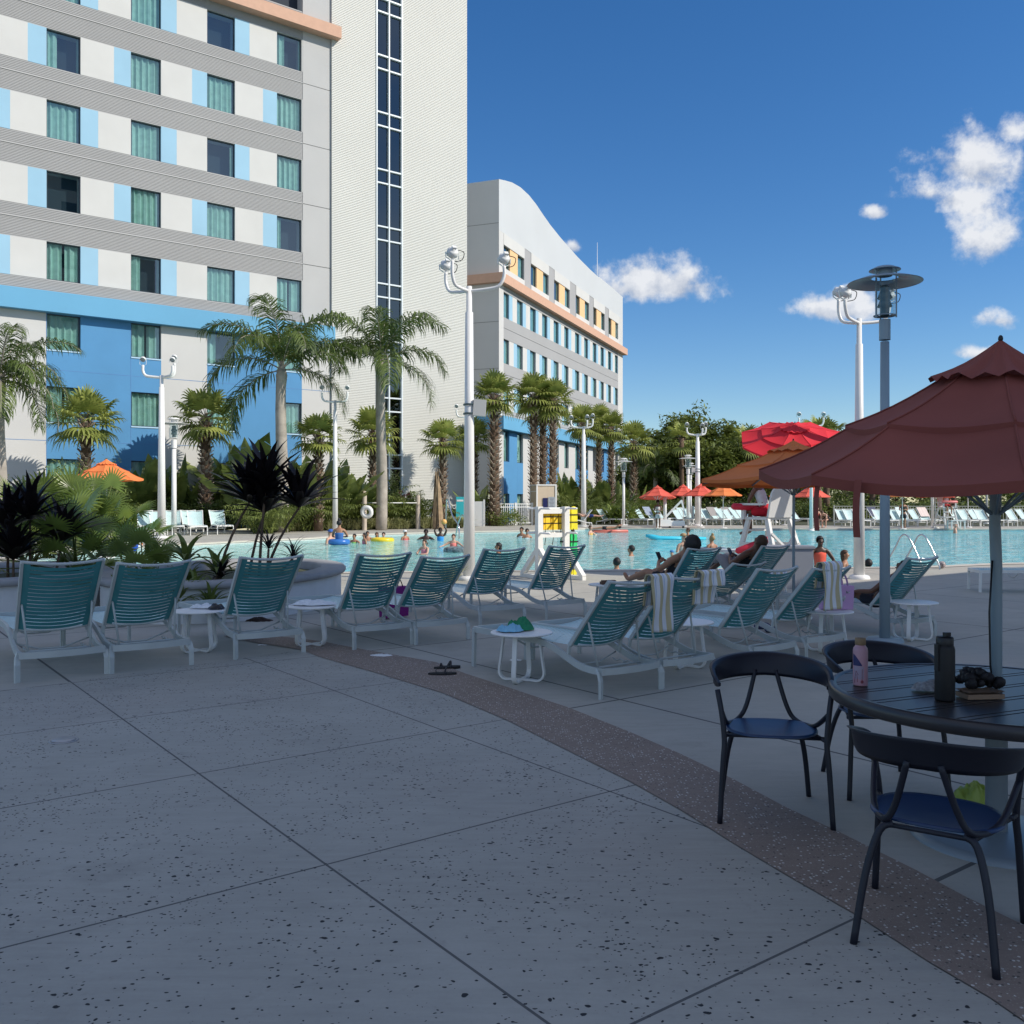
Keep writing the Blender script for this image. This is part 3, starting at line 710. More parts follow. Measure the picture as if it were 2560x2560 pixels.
# ------------------------------------------------------------------ vegetation
def leafmat(name, c1, c2, tr=0.3, rough=0.5):
    m = mat(name, c1, rough, var=0.35, vscale=0.9, col2=c2, trans=tr); return m
lf_palm = leafmat('feather palm leaf', (0.055, 0.105, 0.02), (0.17, 0.23, 0.05))
lf_fan = leafmat('fan palm leaf', (0.15, 0.21, 0.035), (0.46, 0.50, 0.13))
lf_palmetto = leafmat('palmetto leaf', (0.07, 0.13, 0.02), (0.26, 0.33, 0.07), 0.25, 0.32)
lf_dry = mat('dry palm leaf', (0.30, 0.21, 0.12), 0.8, var=0.3)
lf_pad = leafmat('paddle leaf', (0.11, 0.17, 0.035), (0.28, 0.33, 0.09), 0.32, 0.35)
lf_bush = leafmat('shrub leaf', (0.10, 0.16, 0.03), (0.27, 0.32, 0.08))
lf_tree = leafmat('tree leaf', (0.10, 0.15, 0.028), (0.24, 0.28, 0.06), 0.3)
lf_lime = leafmat('yellow green leaf', (0.13, 0.20, 0.03), (0.30, 0.36, 0.08))
lf_dark = leafmat('dark purple cordyline leaf', (0.008, 0.006, 0.008), (0.02, 0.014, 0.016), 0.1, 0.4)
lf_grass = leafmat('variegated grass blade', (0.26, 0.30, 0.09), (0.62, 0.60, 0.32), 0.25)
bark_q = mat('smooth grey palm bark', (0.36, 0.32, 0.27), 0.9, var=0.22, vscale=2.5, bump=0.7, bscale=9)
bark_s = mat('fibrous brown palm bark', (0.13, 0.085, 0.055), 0.95, var=0.35, vscale=5, bump=0.8, bscale=12)
boot = mat('cut palm boot', (0.42, 0.34, 0.26), 0.9, var=0.3, vscale=6)
bark_t = mat('tree bark', (0.14, 0.11, 0.08), 0.95, var=0.3, bump=0.6, bscale=8)
def blade(b, pts, w, nrm, m=0, fold=0.0):
    """flat strip along pts with half-width list w"""
    vs = []; fs = []; k = len(pts)
    for i, p in enumerate(pts):
        t = (pts[min(i + 1, k - 1)] - pts[max(i - 1, 0)]); s_ = t.cross(nrm)
        s_ = s_.normalized() if s_.length > 1e-6 else V((1, 0, 0))
        up = s_.cross(t).normalized() if t.length > 1e-6 else nrm
        if fold: vs += [p - s_ * w[i] + up * fold * w[i], p, p + s_ * w[i] + up * fold * w[i]]
        else: vs += [p - s_ * w[i], p + s_ * w[i]]
    c = 3 if fold else 2
    for i in range(k - 1):
        for j in range(c - 1): fs.append((i * c + j, i * c + j + 1, (i + 1) * c + j + 1, (i + 1) * c + j))
    b.add(vs, fs, smooth=bool(fold), m=m)
Z = V((0, 0, 1))
def queen_frond(b, o, az, el, L, droop, rr, nleaf=46, ll=0.75, m=0, wl=0.018):
    d = V((math.cos(az), math.sin(az), 0)); n = 14; pts = [V(o)]; e = el
    for i in range(n):
        pts.append(pts[-1] + (d * math.cos(e) + Z * math.sin(e)) * (L / n)); e -= droop / n * (0.5 + 1.1 * i / n)
    b.tube(pts, [0.035 * (1 - 0.85 * i / n) + 0.004 for i in range(n + 1)], n=4, m=m + 1)
    side = d.cross(Z)
    for i in range(nleaf):
        f = 0.10 + 0.9 * i / nleaf; x = f * n; k = min(int(x), n - 1); p = pts[k].lerp(pts[k + 1], x - k); t = (pts[k + 1] - pts[k]).normalized()
        up = side.cross(t)
        l = ll * (0.35 + 1.2 * math.sin(math.pi * min(1, f * 0.82 + 0.12)) ** 0.8) * rr.uniform(0.8, 1.1)
        for s_ in (-1, 1):
            dirn = (side * s_ * rr.uniform(0.5, 0.95) + t * rr.uniform(0.35, 0.8) + up * rr.uniform(-0.35, 0.45)).normalized()
            q1 = p + dirn * l * 0.45; q2 = q1 + (dirn * 0.7 + V((0, 0, -0.6))).normalized() * l * 0.38; q3_ = q2 + (dirn * 0.15 + V((0, 0, -1))) * l * 0.27
            blade(b, [p, q1, q2, q3_], [wl * .6, wl, wl * .8, 0.002], up + V((0.1 * s_, 0.2, 0)), m=m)
def queen_palm(name, base, h, spread, fr, label, seed, rt=0.17, lean=(0, 0), extra=None):
    rr = random.Random(seed); root = empty(name, base, 0, label, 'palm tree', 'feather palms by the hotel')
    top = V((lean[0], lean[1], h)); tp = [V((0, 0, 0)).lerp(top, i / 12) + V((math.sin(i * .5) * .05, 0, 0)) for i in range(13)]
    b = MB(); b.tube(tp, [rt * (1.25 - 0.35 * i / 12) * (1 + 0.03 * (i % 2)) for i in range(13)], n=12)
    for i in range(1, 36):
        z = h * i / 36; b.lathe([(rt * 1.20 * (1 - .28 * i / 36), z), (rt * 1.25 * (1 - .28 * i / 36), z + .02), (rt * 1.19 * (1 - .28 * i / 36), z + .04)], 12, c=(top.x * i / 36 + math.sin(i / 3 * .5) * .05, top.y * i / 36, 0))
    b.build('trunk', bark_q, root)
    b = MB(); b.tube([top - Z * 1.0, top - Z * .3, top + Z * .5], [rt * .8, rt * 1.1, rt * .3], n=10, m=1)
    azs = extra or [(2 * math.pi * i / fr + rr.uniform(-.2, .2), rr.uniform(0.15, 1.35)) for i in range(fr)]
    for az, el in azs: queen_frond(b, top, az, el, spread * rr.uniform(.85, 1.05) * (1.15 if el > 1 else 1), (1.55 if el > 1 else 1.9) + el * 0.35, rr, nleaf=74, ll=0.175 * spread, wl=0.0058 * spread)
    b.build('crown', [lf_palm, bark_q], root); return root
def fan_leaf(b, o, d, L, R_, rr, m=0, seg=18, droop=0.25):
    d = d.normalized(); hub = V(o) + d * L; hub.z -= 0.08 * L
    b.tube([o, (V(o) + hub) / 2 + Z * 0.04 * L, hub], [0.016, 0.012, 0.01], n=3, m=m + 1)
    side = d.cross(Z); side = side.normalized() if side.length > .05 else V((1, 0, 0)); up = side.cross(d)
    for i in range(seg):
        a = (i + 0.5) / seg * R(235) - R(117.5); dr = (d * math.cos(a) + side * math.sin(a)) + up * 0.12 * math.cos(a * 1.3)
        r_ = R_ * (0.72 + 0.28 * math.cos(a * .55)) * rr.uniform(.92, 1.05)
        q1 = hub + dr * r_ * .42; q2 = q1 + (dr + V((0, 0, -droop))) * r_ * .25; q3_ = q2 + (dr * .7 + V((0, 0, -droop * 3.2))) * r_ * .22
        hw = r_ * .55 * math.sin(R(235) / seg / 2) * .88
        blade(b, [hub, q1, q2, q3_], [0.006, hw, hw * .55, 0.003], up, m=m, fold=0.35)
def fan_palm(name, base, h, rc, label, seed, rt=0.2, boots=True, n=34, group='fan palms along the hotel', up=False):
    rr = random.Random(seed); root = empty(name, base, 0, label, 'palm tree', group)
    b = MB()
    if h > 0.6:
        b.tube([V((0, 0, 0)), V((0, 0, h * .25)), V((0, 0, h * .7)), V((0, 0, h))], [rt * 1.25, rt, rt * .85, rt * .9], n=10)
        if boots:
            k = 0; z = 0.5
            while z < h:
                for j in range(6):
                    a = j * math.pi / 3 + k * 0.52; rd = rt * .92
                    p = V((math.cos(a) * rd, math.sin(a) * rd, z)); q = p + V((math.cos(a) * .13 * rt / .2, math.sin(a) * .13 * rt / .2, 0.20))
                    b.bar([p, q], 0.10 * rt / .2, 0.035, m=1 if rr.random() < .75 else 0, up=(math.cos(a), math.sin(a), 0))
                z += 0.24; k += 1
        b.build('trunk', [bark_s, boot], root)
    b = MB()
    for i in range(n):
        az = i * 2.399 + rr.uniform(-.2, .2); f = i / n; el = R(78) - f * R(128 if not up else 90) + rr.uniform(-.12, .12)
        d = V((math.cos(az) * math.cos(el), math.sin(az) * math.cos(el), math.sin(el)))
        fan_leaf(b, V((0, 0, h - .1)), d, rc * .50 * rr.uniform(.75, 1.15), rc * .58, rr, seg=15, droop=.10 + .26 * f)
    b.build('crown', [lf_fan, bark_s], root); return root
def paddle_leaf(b, o, d, L, w, rr, m=0):
    d = d.normalized(); side = d.cross(Z).normalized(); pts = [V(o)]; e = d.copy(); n = 9
    for i in range(n):
        e = (e + V((d.x, d.y, 0)) * .05 - Z * 0.045 * (i / 3)).normalized(); pts.append(pts[-1] + e * (L / n))
    b.tube(pts[:5], [0.03, .025, .02, .018, .015], n=4, m=m + 1)
    lp = pts[3:]; k = len(lp) - 1; vs = []; tw = rr.uniform(-.4, .4)
    ws = [w * math.sin(math.pi * min(1, (i / k) * .86 + .10)) ** .7 for i in range(k + 1)]; ws[-1] = .01
    sd = (side + Z * tw).normalized()
    nrm = sd.cross(d)
    # torn into strips
    for i in range(k):
        for s_ in (-1, 1):
            a, c = lp[i], lp[i + 1]; g = 0.04 * rr.random()
            a2 = a.lerp(c, g); dr = rr.uniform(-.35, .25)
            b.add([a2, a2 + sd * s_ * ws[i] + nrm * ws[i] * dr - Z * ws[i] * .15, c + sd * s_ * ws[i + 1] + nrm * ws[i + 1] * dr - Z * ws[i + 1] * .15, c], [(0, 1, 2, 3)], m=m)
def paddle_plant(name, base, h, n, label, seed, group='broad paddle leaved plants against the hotel', spread=.5):
    rr = random.Random(seed); root = empty(name, base, 0, label, 'plant', group); b = MB()
    for i in range(n):
        az = rr.uniform(0, 6.28); lean = rr.uniform(.05, spread); d = V((math.cos(az) * lean, math.sin(az) * lean, 1))
        L = h * rr.uniform(.6, 1.05); o = V((rr.uniform(-.3, .3), rr.uniform(-.3, .3), 0))
        paddle_leaf(b, o, d, L, h * .105, rr)
    b.build('leaves', [lf_pad, lf_bush], root); return root
def areca(name, base, h, n, label, seed, group='bushy palms in the planting bed'):
    rr = random.Random(seed); root = empty(name, base, 0, label, 'plant', group); b = MB()
    for i in range(n): queen_frond(b, V((rr.uniform(-.5, .5), rr.uniform(-.4, .4), 0)), rr.uniform(0, 6.28), rr.uniform(.9, 1.45), h * rr.uniform(.7, 1.15), 1.5, rr, nleaf=22, ll=.30, wl=.022)
    b.build('fronds', [lf_bush, lf_bush], root); return root
def leaf_cluster(b, c, r, n, size, rr, m=0, flat=1.0):
    for i in range(n):
        q = V((rr.gauss(0, .5), rr.gauss(0, .5), rr.gauss(0, .5) * flat)); 
        if q.length > 1.15: q = q.normalized() * 1.1
        p = c + q * r; a = V((rr.uniform(-1, 1), rr.uniform(-1, 1), rr.uniform(-.6, .6))).normalized(); w = a.cross(V((rr.uniform(-.4, .4), rr.uniform(-.4, .4), 1))).normalized()
        s_ = size * rr.uniform(.6, 1.3)
        b.add([p - a * s_, p + w * s_ * .42, p + a * s_, p - w * s_ * .42], [(0, 1, 2, 3)], m=m)
def tree(name, base, h, r, label, seed, n=60, per=70, size=.22, cat='tree', group='leafy trees beyond the pool', zc=.62, fl=.75, mat_=None):
    rr = random.Random(seed); root = empty(name, base, 0, label, cat, group); tb = MB(); cb = MB()
    fork = V((0, 0, h * .28)); tb.tube([V((0, 0, 0)), fork], [h * .03, h * .022], n=8)
    for i in range(n):
        u_ = rr.uniform(-1, 1); a = rr.uniform(0, 6.28); k = rr.uniform(.35, 1) ** .6; s_ = math.sqrt(1 - u_ * u_)
        c = V((math.cos(a) * s_ * r * k, math.sin(a) * s_ * r * k, h * zc + u_ * h * (1 - zc) * k * (1 if u_ > 0 else 1.15)))
        leaf_cluster(cb, c, r * rr.uniform(.16, .30), per, size, rr, flat=fl)
        if i % 4 == 0: tb.tube(arc(fork, fork.lerp(c, .5) + Z * .3, c, 4), [h * .012, h * .009, h * .006, h * .004, h * .002], n=5)
    tb.build('trunk', bark_t, root); cb.build('crown', mat_ or lf_tree, root); return root
def shrub(name, base, h, r, label, seed, n=26, per=60, size=.09, m=None, group='shrubs in the planting bed', cat='shrub'):
    rr = random.Random(seed); b = MB()
    for i in range(n):
        a = rr.uniform(0, 6.28); k = rr.random() ** .5; z = rr.uniform(.15, .95)
        leaf_cluster(b, V((math.cos(a) * r * k, math.sin(a) * r * k * .8, h * z * (1 - .3 * k))), r * .26, per, size, rr)
    for i in range(5):
        a = rr.uniform(0, 6.28); b.tube([V((0, 0, 0)), V((math.cos(a) * r * .5, math.sin(a) * r * .4, h * .7))], [.03, .01], n=4)
    o = b.build(name, m or lf_bush); o.location = base; return tag(o, label, cat, group)
def strap_head(b, o, n, L, w, rr, upl=.25, m=0, droop=1.0):
    for i in range(n):
        az = i * 2.399 + rr.uniform(-.2, .2); el = R(85) - (i / n) * R(70) + rr.uniform(-.15, .15); el = max(el, upl - .6)
        d = V((math.cos(az), math.sin(az), 0)); pts = [V(o)]; e = el; l = L * rr.uniform(.75, 1.1)
        for k in range(6): pts.append(pts[-1] + (d * math.cos(e) + Z * math.sin(e)) * l / 6); e -= .26 * droop * (0.4 + k * .22)
        blade(b, pts, [w * .35, w * .8, w, w * .95, w * .75, w * .45, .002], V((0, 0, 1)) if el < 1.2 else V((math.sin(az), -math.cos(az), .1)).cross(d) + Z * .2, m=m, fold=.35)
def cordyline(name, base, stems, label, seed, m=None, L=.55, w=.045, n=34, group='dark leaved cordylines in the planters', cat='plant', stm=None, droop=1.0):
    rr = random.Random(seed); root = empty(name, base, 0, label, cat, group); b = MB(); s_ = MB()
    for (x, y, h, lx) in stems:
        top = V((x + lx, y, h)); s_.tube(arc((x, y, 0), (x + lx * .2, y, h * .5), top, 5), [.028, .025, .022, .02, .018, .016], n=6); strap_head(b, top, n, L, w, rr, droop=droop)
    s_.build('stem', stm or bark_s, root); b.build('leaves', m or lf_dark, root); return root

# --- feather palms
def up_z(py, d): return HC + (YH - py) * d / FPX
queen_palm('queen_palm', at(704, 50), up_z(925, 50), 5.2, 13, 'tall feather palm with smooth grey trunk in front of the blue wall', 11, rt=.29,
           extra=[(R(a), e) for a, e in ((178, .55), (200, 1.15), (165, -.15), (355, .75), (5, .1), (340, 1.25), (80, 1.35), (265, 1.45), (120, 1.1), (300, .95), (20, 1.0), (250, .9))])
queen_palm('queen_palm', at(953, 54), up_z(905, 54), 5.0, 12, 'feather palm in front of the glass strip of the stair tower', 12, rt=.27,
           extra=[(R(a), e) for a, e in ((180, .85), (205, 1.2), (150, 1.0), (0, .6), (350, -.05), (20, 1.25), (90, 1.4), (270, 1.3), (320, 1.1), (285, .3), (235, .5))])
queen_palm('queen_palm', at(0, 36), up_z(950, 36), 3.2, 13, 'feather palm at the left edge with long drooping fronds', 13, rt=.2,
           extra=[(R(a), e) for a, e in ((0, .75), (350, .25), (10, 1.1), (330, .7), (30, .5), (180, .6), (200, 1.1), (90, 1.2), (270, .4), (310, 1.2), (345, -.1), (300, .05), (20, -.1))])
# --- fan palms
for (px, pyc, d, rc, tr, lb, hid) in (
    (215, 1035, 50, 2.25, .3, 'fan palm with a bright crown above the orange umbrella at the left', 0),
    (514, 1030, 55, 2.3, .3, 'fan palm with dark boot covered trunk left of the tall feather palm', 0),
    (796, 1075, 52, 1.75, .22, 'fan palm half hidden behind the floodlight pole before the cream siding', 0),
    (932, 1068, 58, 2.1, .22, 'fan palm behind the feather palm on the stair tower', 0),
    (1107, 1085, 58, 1.75, .22, 'slim fan palm alone in front of the cream siding', 0),
    (1236, 975, 64, 2.1, .34, 'fan palm with thick pitted trunk at the corner of the far wing', 0),
    (1334, 975, 68, 2.2, .29, 'leftmost fan palm of the close trio before the far wing', 0),
    (1357, 1010, 70, 2.0, .27, 'middle fan palm of the close trio before the far wing', 0),
    (1382, 985, 68, 2.0, .27, 'rightmost fan palm of the close trio before the far wing', 0),
    (1456, 1045, 74, 2.0, .25, 'fan palm behind the triple floodlight before the far wing', 0),
    (1497, 1040, 78, 1.9, .25, 'fan palm with a tousled crown near the end of the far wing', 0),
    (1528, 1055, 76, 1.8, .25, 'fan palm at the very end of the far wing', 0),
    (1584, 1090, 82, 2.3, .27, 'pale fan palm standing clear to the right of the far wing', 0),
    (1186, 1080, 70, 1.9, .25, 'fan palm mostly hidden by the large floodlight pole', 0)):
    fan_palm('fan_palm', at(px, d), up_z(pyc + 12, d), rc, lb, int(px), rt=tr, boots=True, n=30)
# dead palm bundle
b = MB(); rr = random.Random(3)
for i in range(70):
    a = rr.uniform(0, 6.28); r0 = rr.uniform(.05, .32); h_ = rr.uniform(2.2, 4.1)
    p0 = V((math.cos(a) * r0 * 1.5, math.sin(a) * r0 * 1.5, 0)); p1 = V((math.cos(a) * r0 * 1.3, math.sin(a) * r0 * 1.3, h_ * .5)); p2 = V((rr.uniform(-.1, .1), rr.uniform(-.1, .1), h_))
    blade(b, arc(p0, p1, p2, 5), [.05, .07, .07, .06, .04, .01], V((math.cos(a), math.sin(a), .1)))
o = b.build('dead_palm_stump', lf_dry); o.location = at(1092, 56); o.scale = (1, 1, .93); tag(o, 'dry tan bundle of dead fronds beside the slim fan palm', 'dead palm')
# --- understorey along the near wing and tower
pads = [(268, 38, 2.9), (300, 46, 2.6), (345, 44, 3.0), (385, 47, 3.6), (360, 40, 2.3), (440, 45, 3.5), (470, 47, 3.2), (500, 45, 2.5), (545, 50, 3.9), (600, 49, 5.4), (640, 51, 5.0), (620, 47, 3.9), (575, 48, 3.4), (668, 51, 4.2), (765, 52, 4.6), (800, 54, 4.0), (838, 54, 4.6), (870, 55, 3.6), (1010, 60, 2.4), (1218, 66, 3.0), (1195, 64, 3.2)]
def DF(px): a = (px - 1280) / FPX; return N1.dot(O1) / (N1.x * a + N1.y)
for i, (px, d, h) in enumerate(pads):
    if px < 640: h *= (DF(px) - 2.2) / d; d = DF(px) - 2.2
    hh = h * (FPX / d) ; paddle_plant('bird_of_paradise', at(px, d), h * 1.05, 15, ORD[i] + ' broad paddle leaved plant from the left below the near hotel wing', 40 + i, spread=.62)
ars = [(700, 50, 3.0), (742, 52, 3.6), (780, 53, 3.4), (820, 54, 3.7), (860, 55, 3.3), (905, 56, 2.9), (960, 57, 3.9), (1000, 58, 3.6), (1035, 58, 3.0), (880, 56, 2.4), (930, 57, 2.8), (660, 48, 2.6)]
for i, (px, d, h) in enumerate(ars): areca('areca_palm', at(px, d), h, 26, ORD[i] + ' bushy feather leaved palm from the left in the bed below the tower', 80 + i)
shs = [(60, 46, 3.2, 1.9), (140, 48, 2.8, 1.8), (215, 45, 4.4, 2.1), (250, 49, 3.2, 1.7), (330, 51.5, 1.8, 1.4), (420, 53, 1.9, 1.3), (520, 54, 2.0, 1.4), (590, 55, 2.4, 1.3), (640, 52, 1.8, 1.4), (700, 53, 1.5, 1.5), (960, 60, 4.3, 1.4), (1030, 60, 2.3, 1.3), (1150, 64, 1.4, 1.2), (740, 55, 2.2, 1.5), (800, 57, 2.2, 1.5), (860, 58, 2.2, 1.5), (920, 59, 1.8, 1.5)]
for i, (px, d, h, r_) in enumerate(shs): shrub('garden_shrub', at(px, d), h, r_, ORD[i] + ' green leafy shrub from the left in the bed below the hotel', 120 + i, n=34, per=60, size=.11)
b = shrub('flowering_shrub', at(1010, 59), 3.1, .5, 'tall shrub tipped with pink red flowers before the tower siding', 190, n=10, per=30, size=.09, m=mat('pink flowers', (0.35, 0.07, 0.08), 0.7))
shrub('clipped_bush', at(1258, 64), 1.1, 1.5, 'rounded yellow green bush in front of the white fence', 191, n=44, per=70, size=.08, m=lf_lime)
# variegated grass border
b = MB(); rr = random.Random(5)
for i in range(900):
    f = rr.random(); px = 640 + f * 520; d = 50.0 + f * 8.5 + rr.uniform(0, 2.6); c = at(px, d)
    for k in range(20):
        az = rr.uniform(0, 6.28); l = rr.uniform(.55, 1.15); e = rr.uniform(.6, 1.4); dd = V((math.cos(az), math.sin(az), 0))
        pts = [c, c + (dd * math.cos(e) + Z * math.sin(e)) * l * .5, c + (dd * math.cos(e) * 1.15 + Z * (math.sin(e) * .72)) * l]
        blade(b, pts, [.022, .026, .003], Z + dd.cross(Z) * .3)
tag(b.build('border_grass', lf_grass), 'variegated grass border along the pool deck', 'grass', kind='stuff')
b = MB()
for i in range(26):
    px = rr.uniform(838, 868) if i < 12 else rr.uniform(1085, 1130); d = rr.uniform(19.9, 20.3) if i < 12 else rr.uniform(19.8, 20.2)
    if i >= 12: px = rr.uniform(1120, 1150)
    c = at(px, d) + V((0, -1.6 if i < 12 else -1.2, 0))
    for k in range(12):
        az = rr.uniform(0, 6.28); l = rr.uniform(.3, .55); e = rr.uniform(.7, 1.4); dd = V((math.cos(az), math.sin(az), 0))
        blade(b, [c, c + (dd * math.cos(e) + Z * math.sin(e)) * l * .5, c + (dd * math.cos(e) * 1.15 + Z * (math.sin(e) * .75)) * l], [.009, .011, .002], Z + dd.cross(Z) * .3)
tag(b.build('deck_edge_grass', lf_grass), 'dry yellow green grass tufts at the near pool edge', 'grass', kind='stuff')
# --- bed in front of the far wing and the trees to the right
k = 0
for (px, d, h) in ((1400, 76, 3.8), (1425, 74, 4.4), (1400, 71, 3.0), (1450, 76, 4.2), (1480, 78, 4.0), (1505, 76, 4.0), (1535, 78, 3.6), (1375, 73, 2.6), (1560, 80, 3.2), (1590, 84, 3.4)):
    paddle_plant('bird_of_paradise', at(px, d), h, 15, ORD[k] + ' tall paddle leaved plant from the left before the far wing', 210 + k, spread=.6, group='paddle leaved plants before the far wing'); k += 1
for i, (px, d, h) in enumerate(((1405, 69, 2.3), (1440, 70, 2.8), (1475, 70, 2.6), (1510, 72, 2.9), (1545, 72, 2.5), (1580, 76, 3.0), (1612, 80, 3.2))):
    areca('areca_palm', at(px, d), h, 24, ORD[i] + ' bushy palm from the left in the bed before the far wing', 240 + i, group='bushy palms before the far wing')
shrub('bright_bush', at(1553, 68.5), 2.1, 1.2, 'bright lime green strappy bush behind the white loungers', 260, n=8, per=30, size=.1, m=lf_lime)
cordyline('lime_plant', at(1553, 67.5), [(x, y, .4, 0) for x in (-.7, 0, .7) for y in (-.3, .4)], 'bright lime strap leaved plant behind the first far loungers', 261, m=lf_lime, L=1.5, w=.07, n=30, group='lime strap plants')
tr_ = [(1660, 96, 9.2, 4.2), (1725, 92, 11.3, 4.2), (1800, 94, 10.2, 4.0), (1610, 104, 6.3, 3.4), (1870, 98, 9.4, 4.2), (1690, 88, 7.2, 3.8), (1770, 88, 7.6, 4.0), (1850, 90, 7.0, 3.8)]
tl = ['tree with a rounded crown left of the tallest tree', 'tallest leafy tree, rising above the triple floodlight at the far side', 'full tree right of the tallest tree', 'low pale tree beside the clear standing fan palm', 'tree showing between the red lifeguard umbrella and the tall tree', 'dense lower tree behind the coral umbrellas', 'dense lower tree behind the far orange umbrella', 'lower tree mostly hidden by the rust umbrella']
for i, (px, d, h, r_) in enumerate(tr_): tree('leafy_tree', at(px, d), h, r_, tl[i], 300 + i, n=90, per=90, size=.27)
queen_palm('queen_palm', at(1640, 86), 4.6, 3.6, 11, 'low feather palm arching over the gap of sky at the far side', 14, rt=.2)
areca('areca_palm', at(2075, 96), 11.6, 22, 'tall feathery palm tuft behind the red lifeguard umbrella', 330, group='far feathery palm')
tx = [1905, 1960, 2010, 2065, 2120, 2180, 2240, 2300, 2360, 2420, 2480, 2540, 2600, 1590, 1640]
for i, px in enumerate(tx):
    d = 100 + (i % 3) * 9
    tree('far_tree', at(px, d), 5.4 + (i * 37 % 5) * .5, 4.2, ORD[i] + ' tree of the far background row beyond the fence', 350 + i, n=30, per=60, size=.32, group='background trees beyond the far fence', zc=.5)
for i, px in enumerate(range(1600, 2640, 52)):
    shrub('hedge_shrub', at(px, 80 + (i % 2) * 2), 2.0, 2.0, ORD[i] + ' hedge shrub from the left behind the far loungers', 400 + i, n=26, per=50, size=.15, group='hedge behind the far loungers')
for i, (px, d, w_) in enumerate(((2045, 78, .3), (2066, 80, .28), (2181, 82, .26), (2384, 80, .22), (1704, 84, .25), (1870, 88, .2))):
    fan_palm('palm', at(px, d), 7.5, 2.2, 'pale palm trunk rising behind the far loungers, ' + ORD[i] + ' of six', 440 + i, rt=w_, boots=False, n=16, group='pale palm trunks at the far side')
# --- plants around the near planters
def fanbush(base, L, n, label, seed, sc=1.0, group='fan leaved palmettos left of the pool', rl=.42):
    rr = random.Random(seed); root = empty('palmetto', base, 0, label, 'plant', group); b = MB()
    for i in range(n):
        az = i * 2.399 + rr.uniform(-.3, .3); el = R(80) - (i / n) * R(75) + rr.uniform(-.1, .15)
        d = V((math.cos(az) * math.cos(el), math.sin(az) * math.cos(el), math.sin(el)))
        fan_leaf(b, V((rr.uniform(-.15, .15), rr.uniform(-.15, .15), .1)), d, L * rr.uniform(.45, 1.15), L * rl * rr.uniform(.9, 1.1), rr, seg=20, droop=.06)
    b.build('fronds', [lf_palmetto, lf_bush], root); return root
fanbush(at(195, 21.5, .3), 1.55, 26, 'large sunlit palmetto left of the pool above the dark planter plants', 501)
fanbush(at(228, 23.5, .4), 1.6, 26, 'broad sunlit palmetto overlapping the orange umbrella', 507)
fanbush(at(290, 22.5, .2), 1.1, 20, 'sunlit palmetto beside the pool corner', 502)
fanbush(at(120, 22, .2), 1.7, 24, 'palmetto behind the dark cordyline at the left edge', 503)
fanbush(at(70, 17.5, .4), 1.5, 24, 'shaded palmetto in the left planter at the photo edge', 504)
fanbush(at(190, 14.8, .4), 1.0, 22, 'shaded palmetto in the left planter behind the first loungers', 505)
fanbush(at(360, 13.6, .25), .85, 18, 'low palmetto between the two planters', 506)
cordyline('cordyline', at(75, 14.3, .4), [(0, 0, .95, 0), (.3, .2, .6, .1), (-.4, .1, .8, 0), (-.15, -.2, .35, 0)], 'near black cordyline in the left planter', 510, L=.85, w=.06, droop=.5)
cordyline('cordyline', at(632, 14.0, .35), [(-.55, 0, 1.28, .50), (-.1, .1, 1.12, .25), (.12, -.1, 1.45, .10), (.1, .25, 1.2, .55)], 'tall near black cordyline in the right hand planter', 511, L=.88, w=.062, n=34, droop=.5)
cordyline('cordyline', at(668, 13.4, .45), [(0, 0, .5, .02), (.1, .1, .35, .25)], 'thin drooping cordyline below the tall dark one', 512, L=.42, w=.013, n=22)
cordyline('cordyline', at(552, 13.4, .42), [(0, 0, .1, 0)], 'small dark spiky cordyline at the rim of the right hand planter', 513, L=.42, w=.028, n=16)
for i, (px, py, h_) in enumerate(((450, 1560, .25), (490, 1545, .3), (525, 1560, .2), (470, 1530, .35), (425, 1545, .25), (540, 1540, .2))):
    cordyline('bromeliad', G(px, py) + V((0, 0, 0)), [(0, 0, h_, 0)], ORD[i] + ' olive strap leaved bromeliad from the left between the planters', 520 + i, m=lf_bush, L=.48, w=.028, n=26, group='bromeliads between the planters')
cordyline('bromeliad', G(415, 1545) + V((.1, .5, 0)), [(0, 0, .75, 0), (.3, .2, .55, .1)], 'broad olive leaved plant standing behind the second lounger', 530, m=lf_bush, L=.6, w=.05, n=14, group='bromeliads between the planters')
shrub('flower_clump', at(335, 13.2, .15), .7, .35, 'low clump of yellow tipped leaves behind the second lounger', 531, n=10, per=40, size=.04, m=lf_lime)
# ------------------------------------------------------------------ planters
m_pw = mat('white stucco planter wall', (0.62, 0.63, 0.63), 0.85, var=0.05, bump=0.3, bscale=60)
m_cap = mat('grey concrete planter cap', (0.30, 0.30, 0.30), 0.8, var=0.10, vscale=4, bump=0.2)
def planter(c, a, b_, h, label, rot=0.0):
    root = empty('planter', c, rot, label, 'planter', 'round white planters'); n = 56
    def ring(k, z): return [(math.cos(2 * math.pi * i / n) * (a + k), math.sin(2 * math.pi * i / n) * (b_ + k), z) for i in range(n)]
    def loft(rs, name, m):
        q = MB(); vs = sum(rs, []); fs = [(j * n + i, j * n + (i + 1) % n, (j + 1) * n + (i + 1) % n, (j + 1) * n + i) for j in range(len(rs) - 1) for i in range(n)]
        q.add(vs, fs, True); return q.build(name, m, root)
    loft([ring(-.06, 0), ring(-.06, h - .1)], 'wall', m_pw)
    loft([ring(-.06, h - .1), ring(0, h - .1), ring(.02, h - .07), ring(.02, h - .03), ring(-.02, h), ring(-.38, h), ring(-.42, h - .04), ring(-.42, h - .18)], 'cap', m_cap)
    q = MB(); q.add(ring(-.41, h - .16), [tuple(range(n))]); q.build('soil', m_soil, root); return root
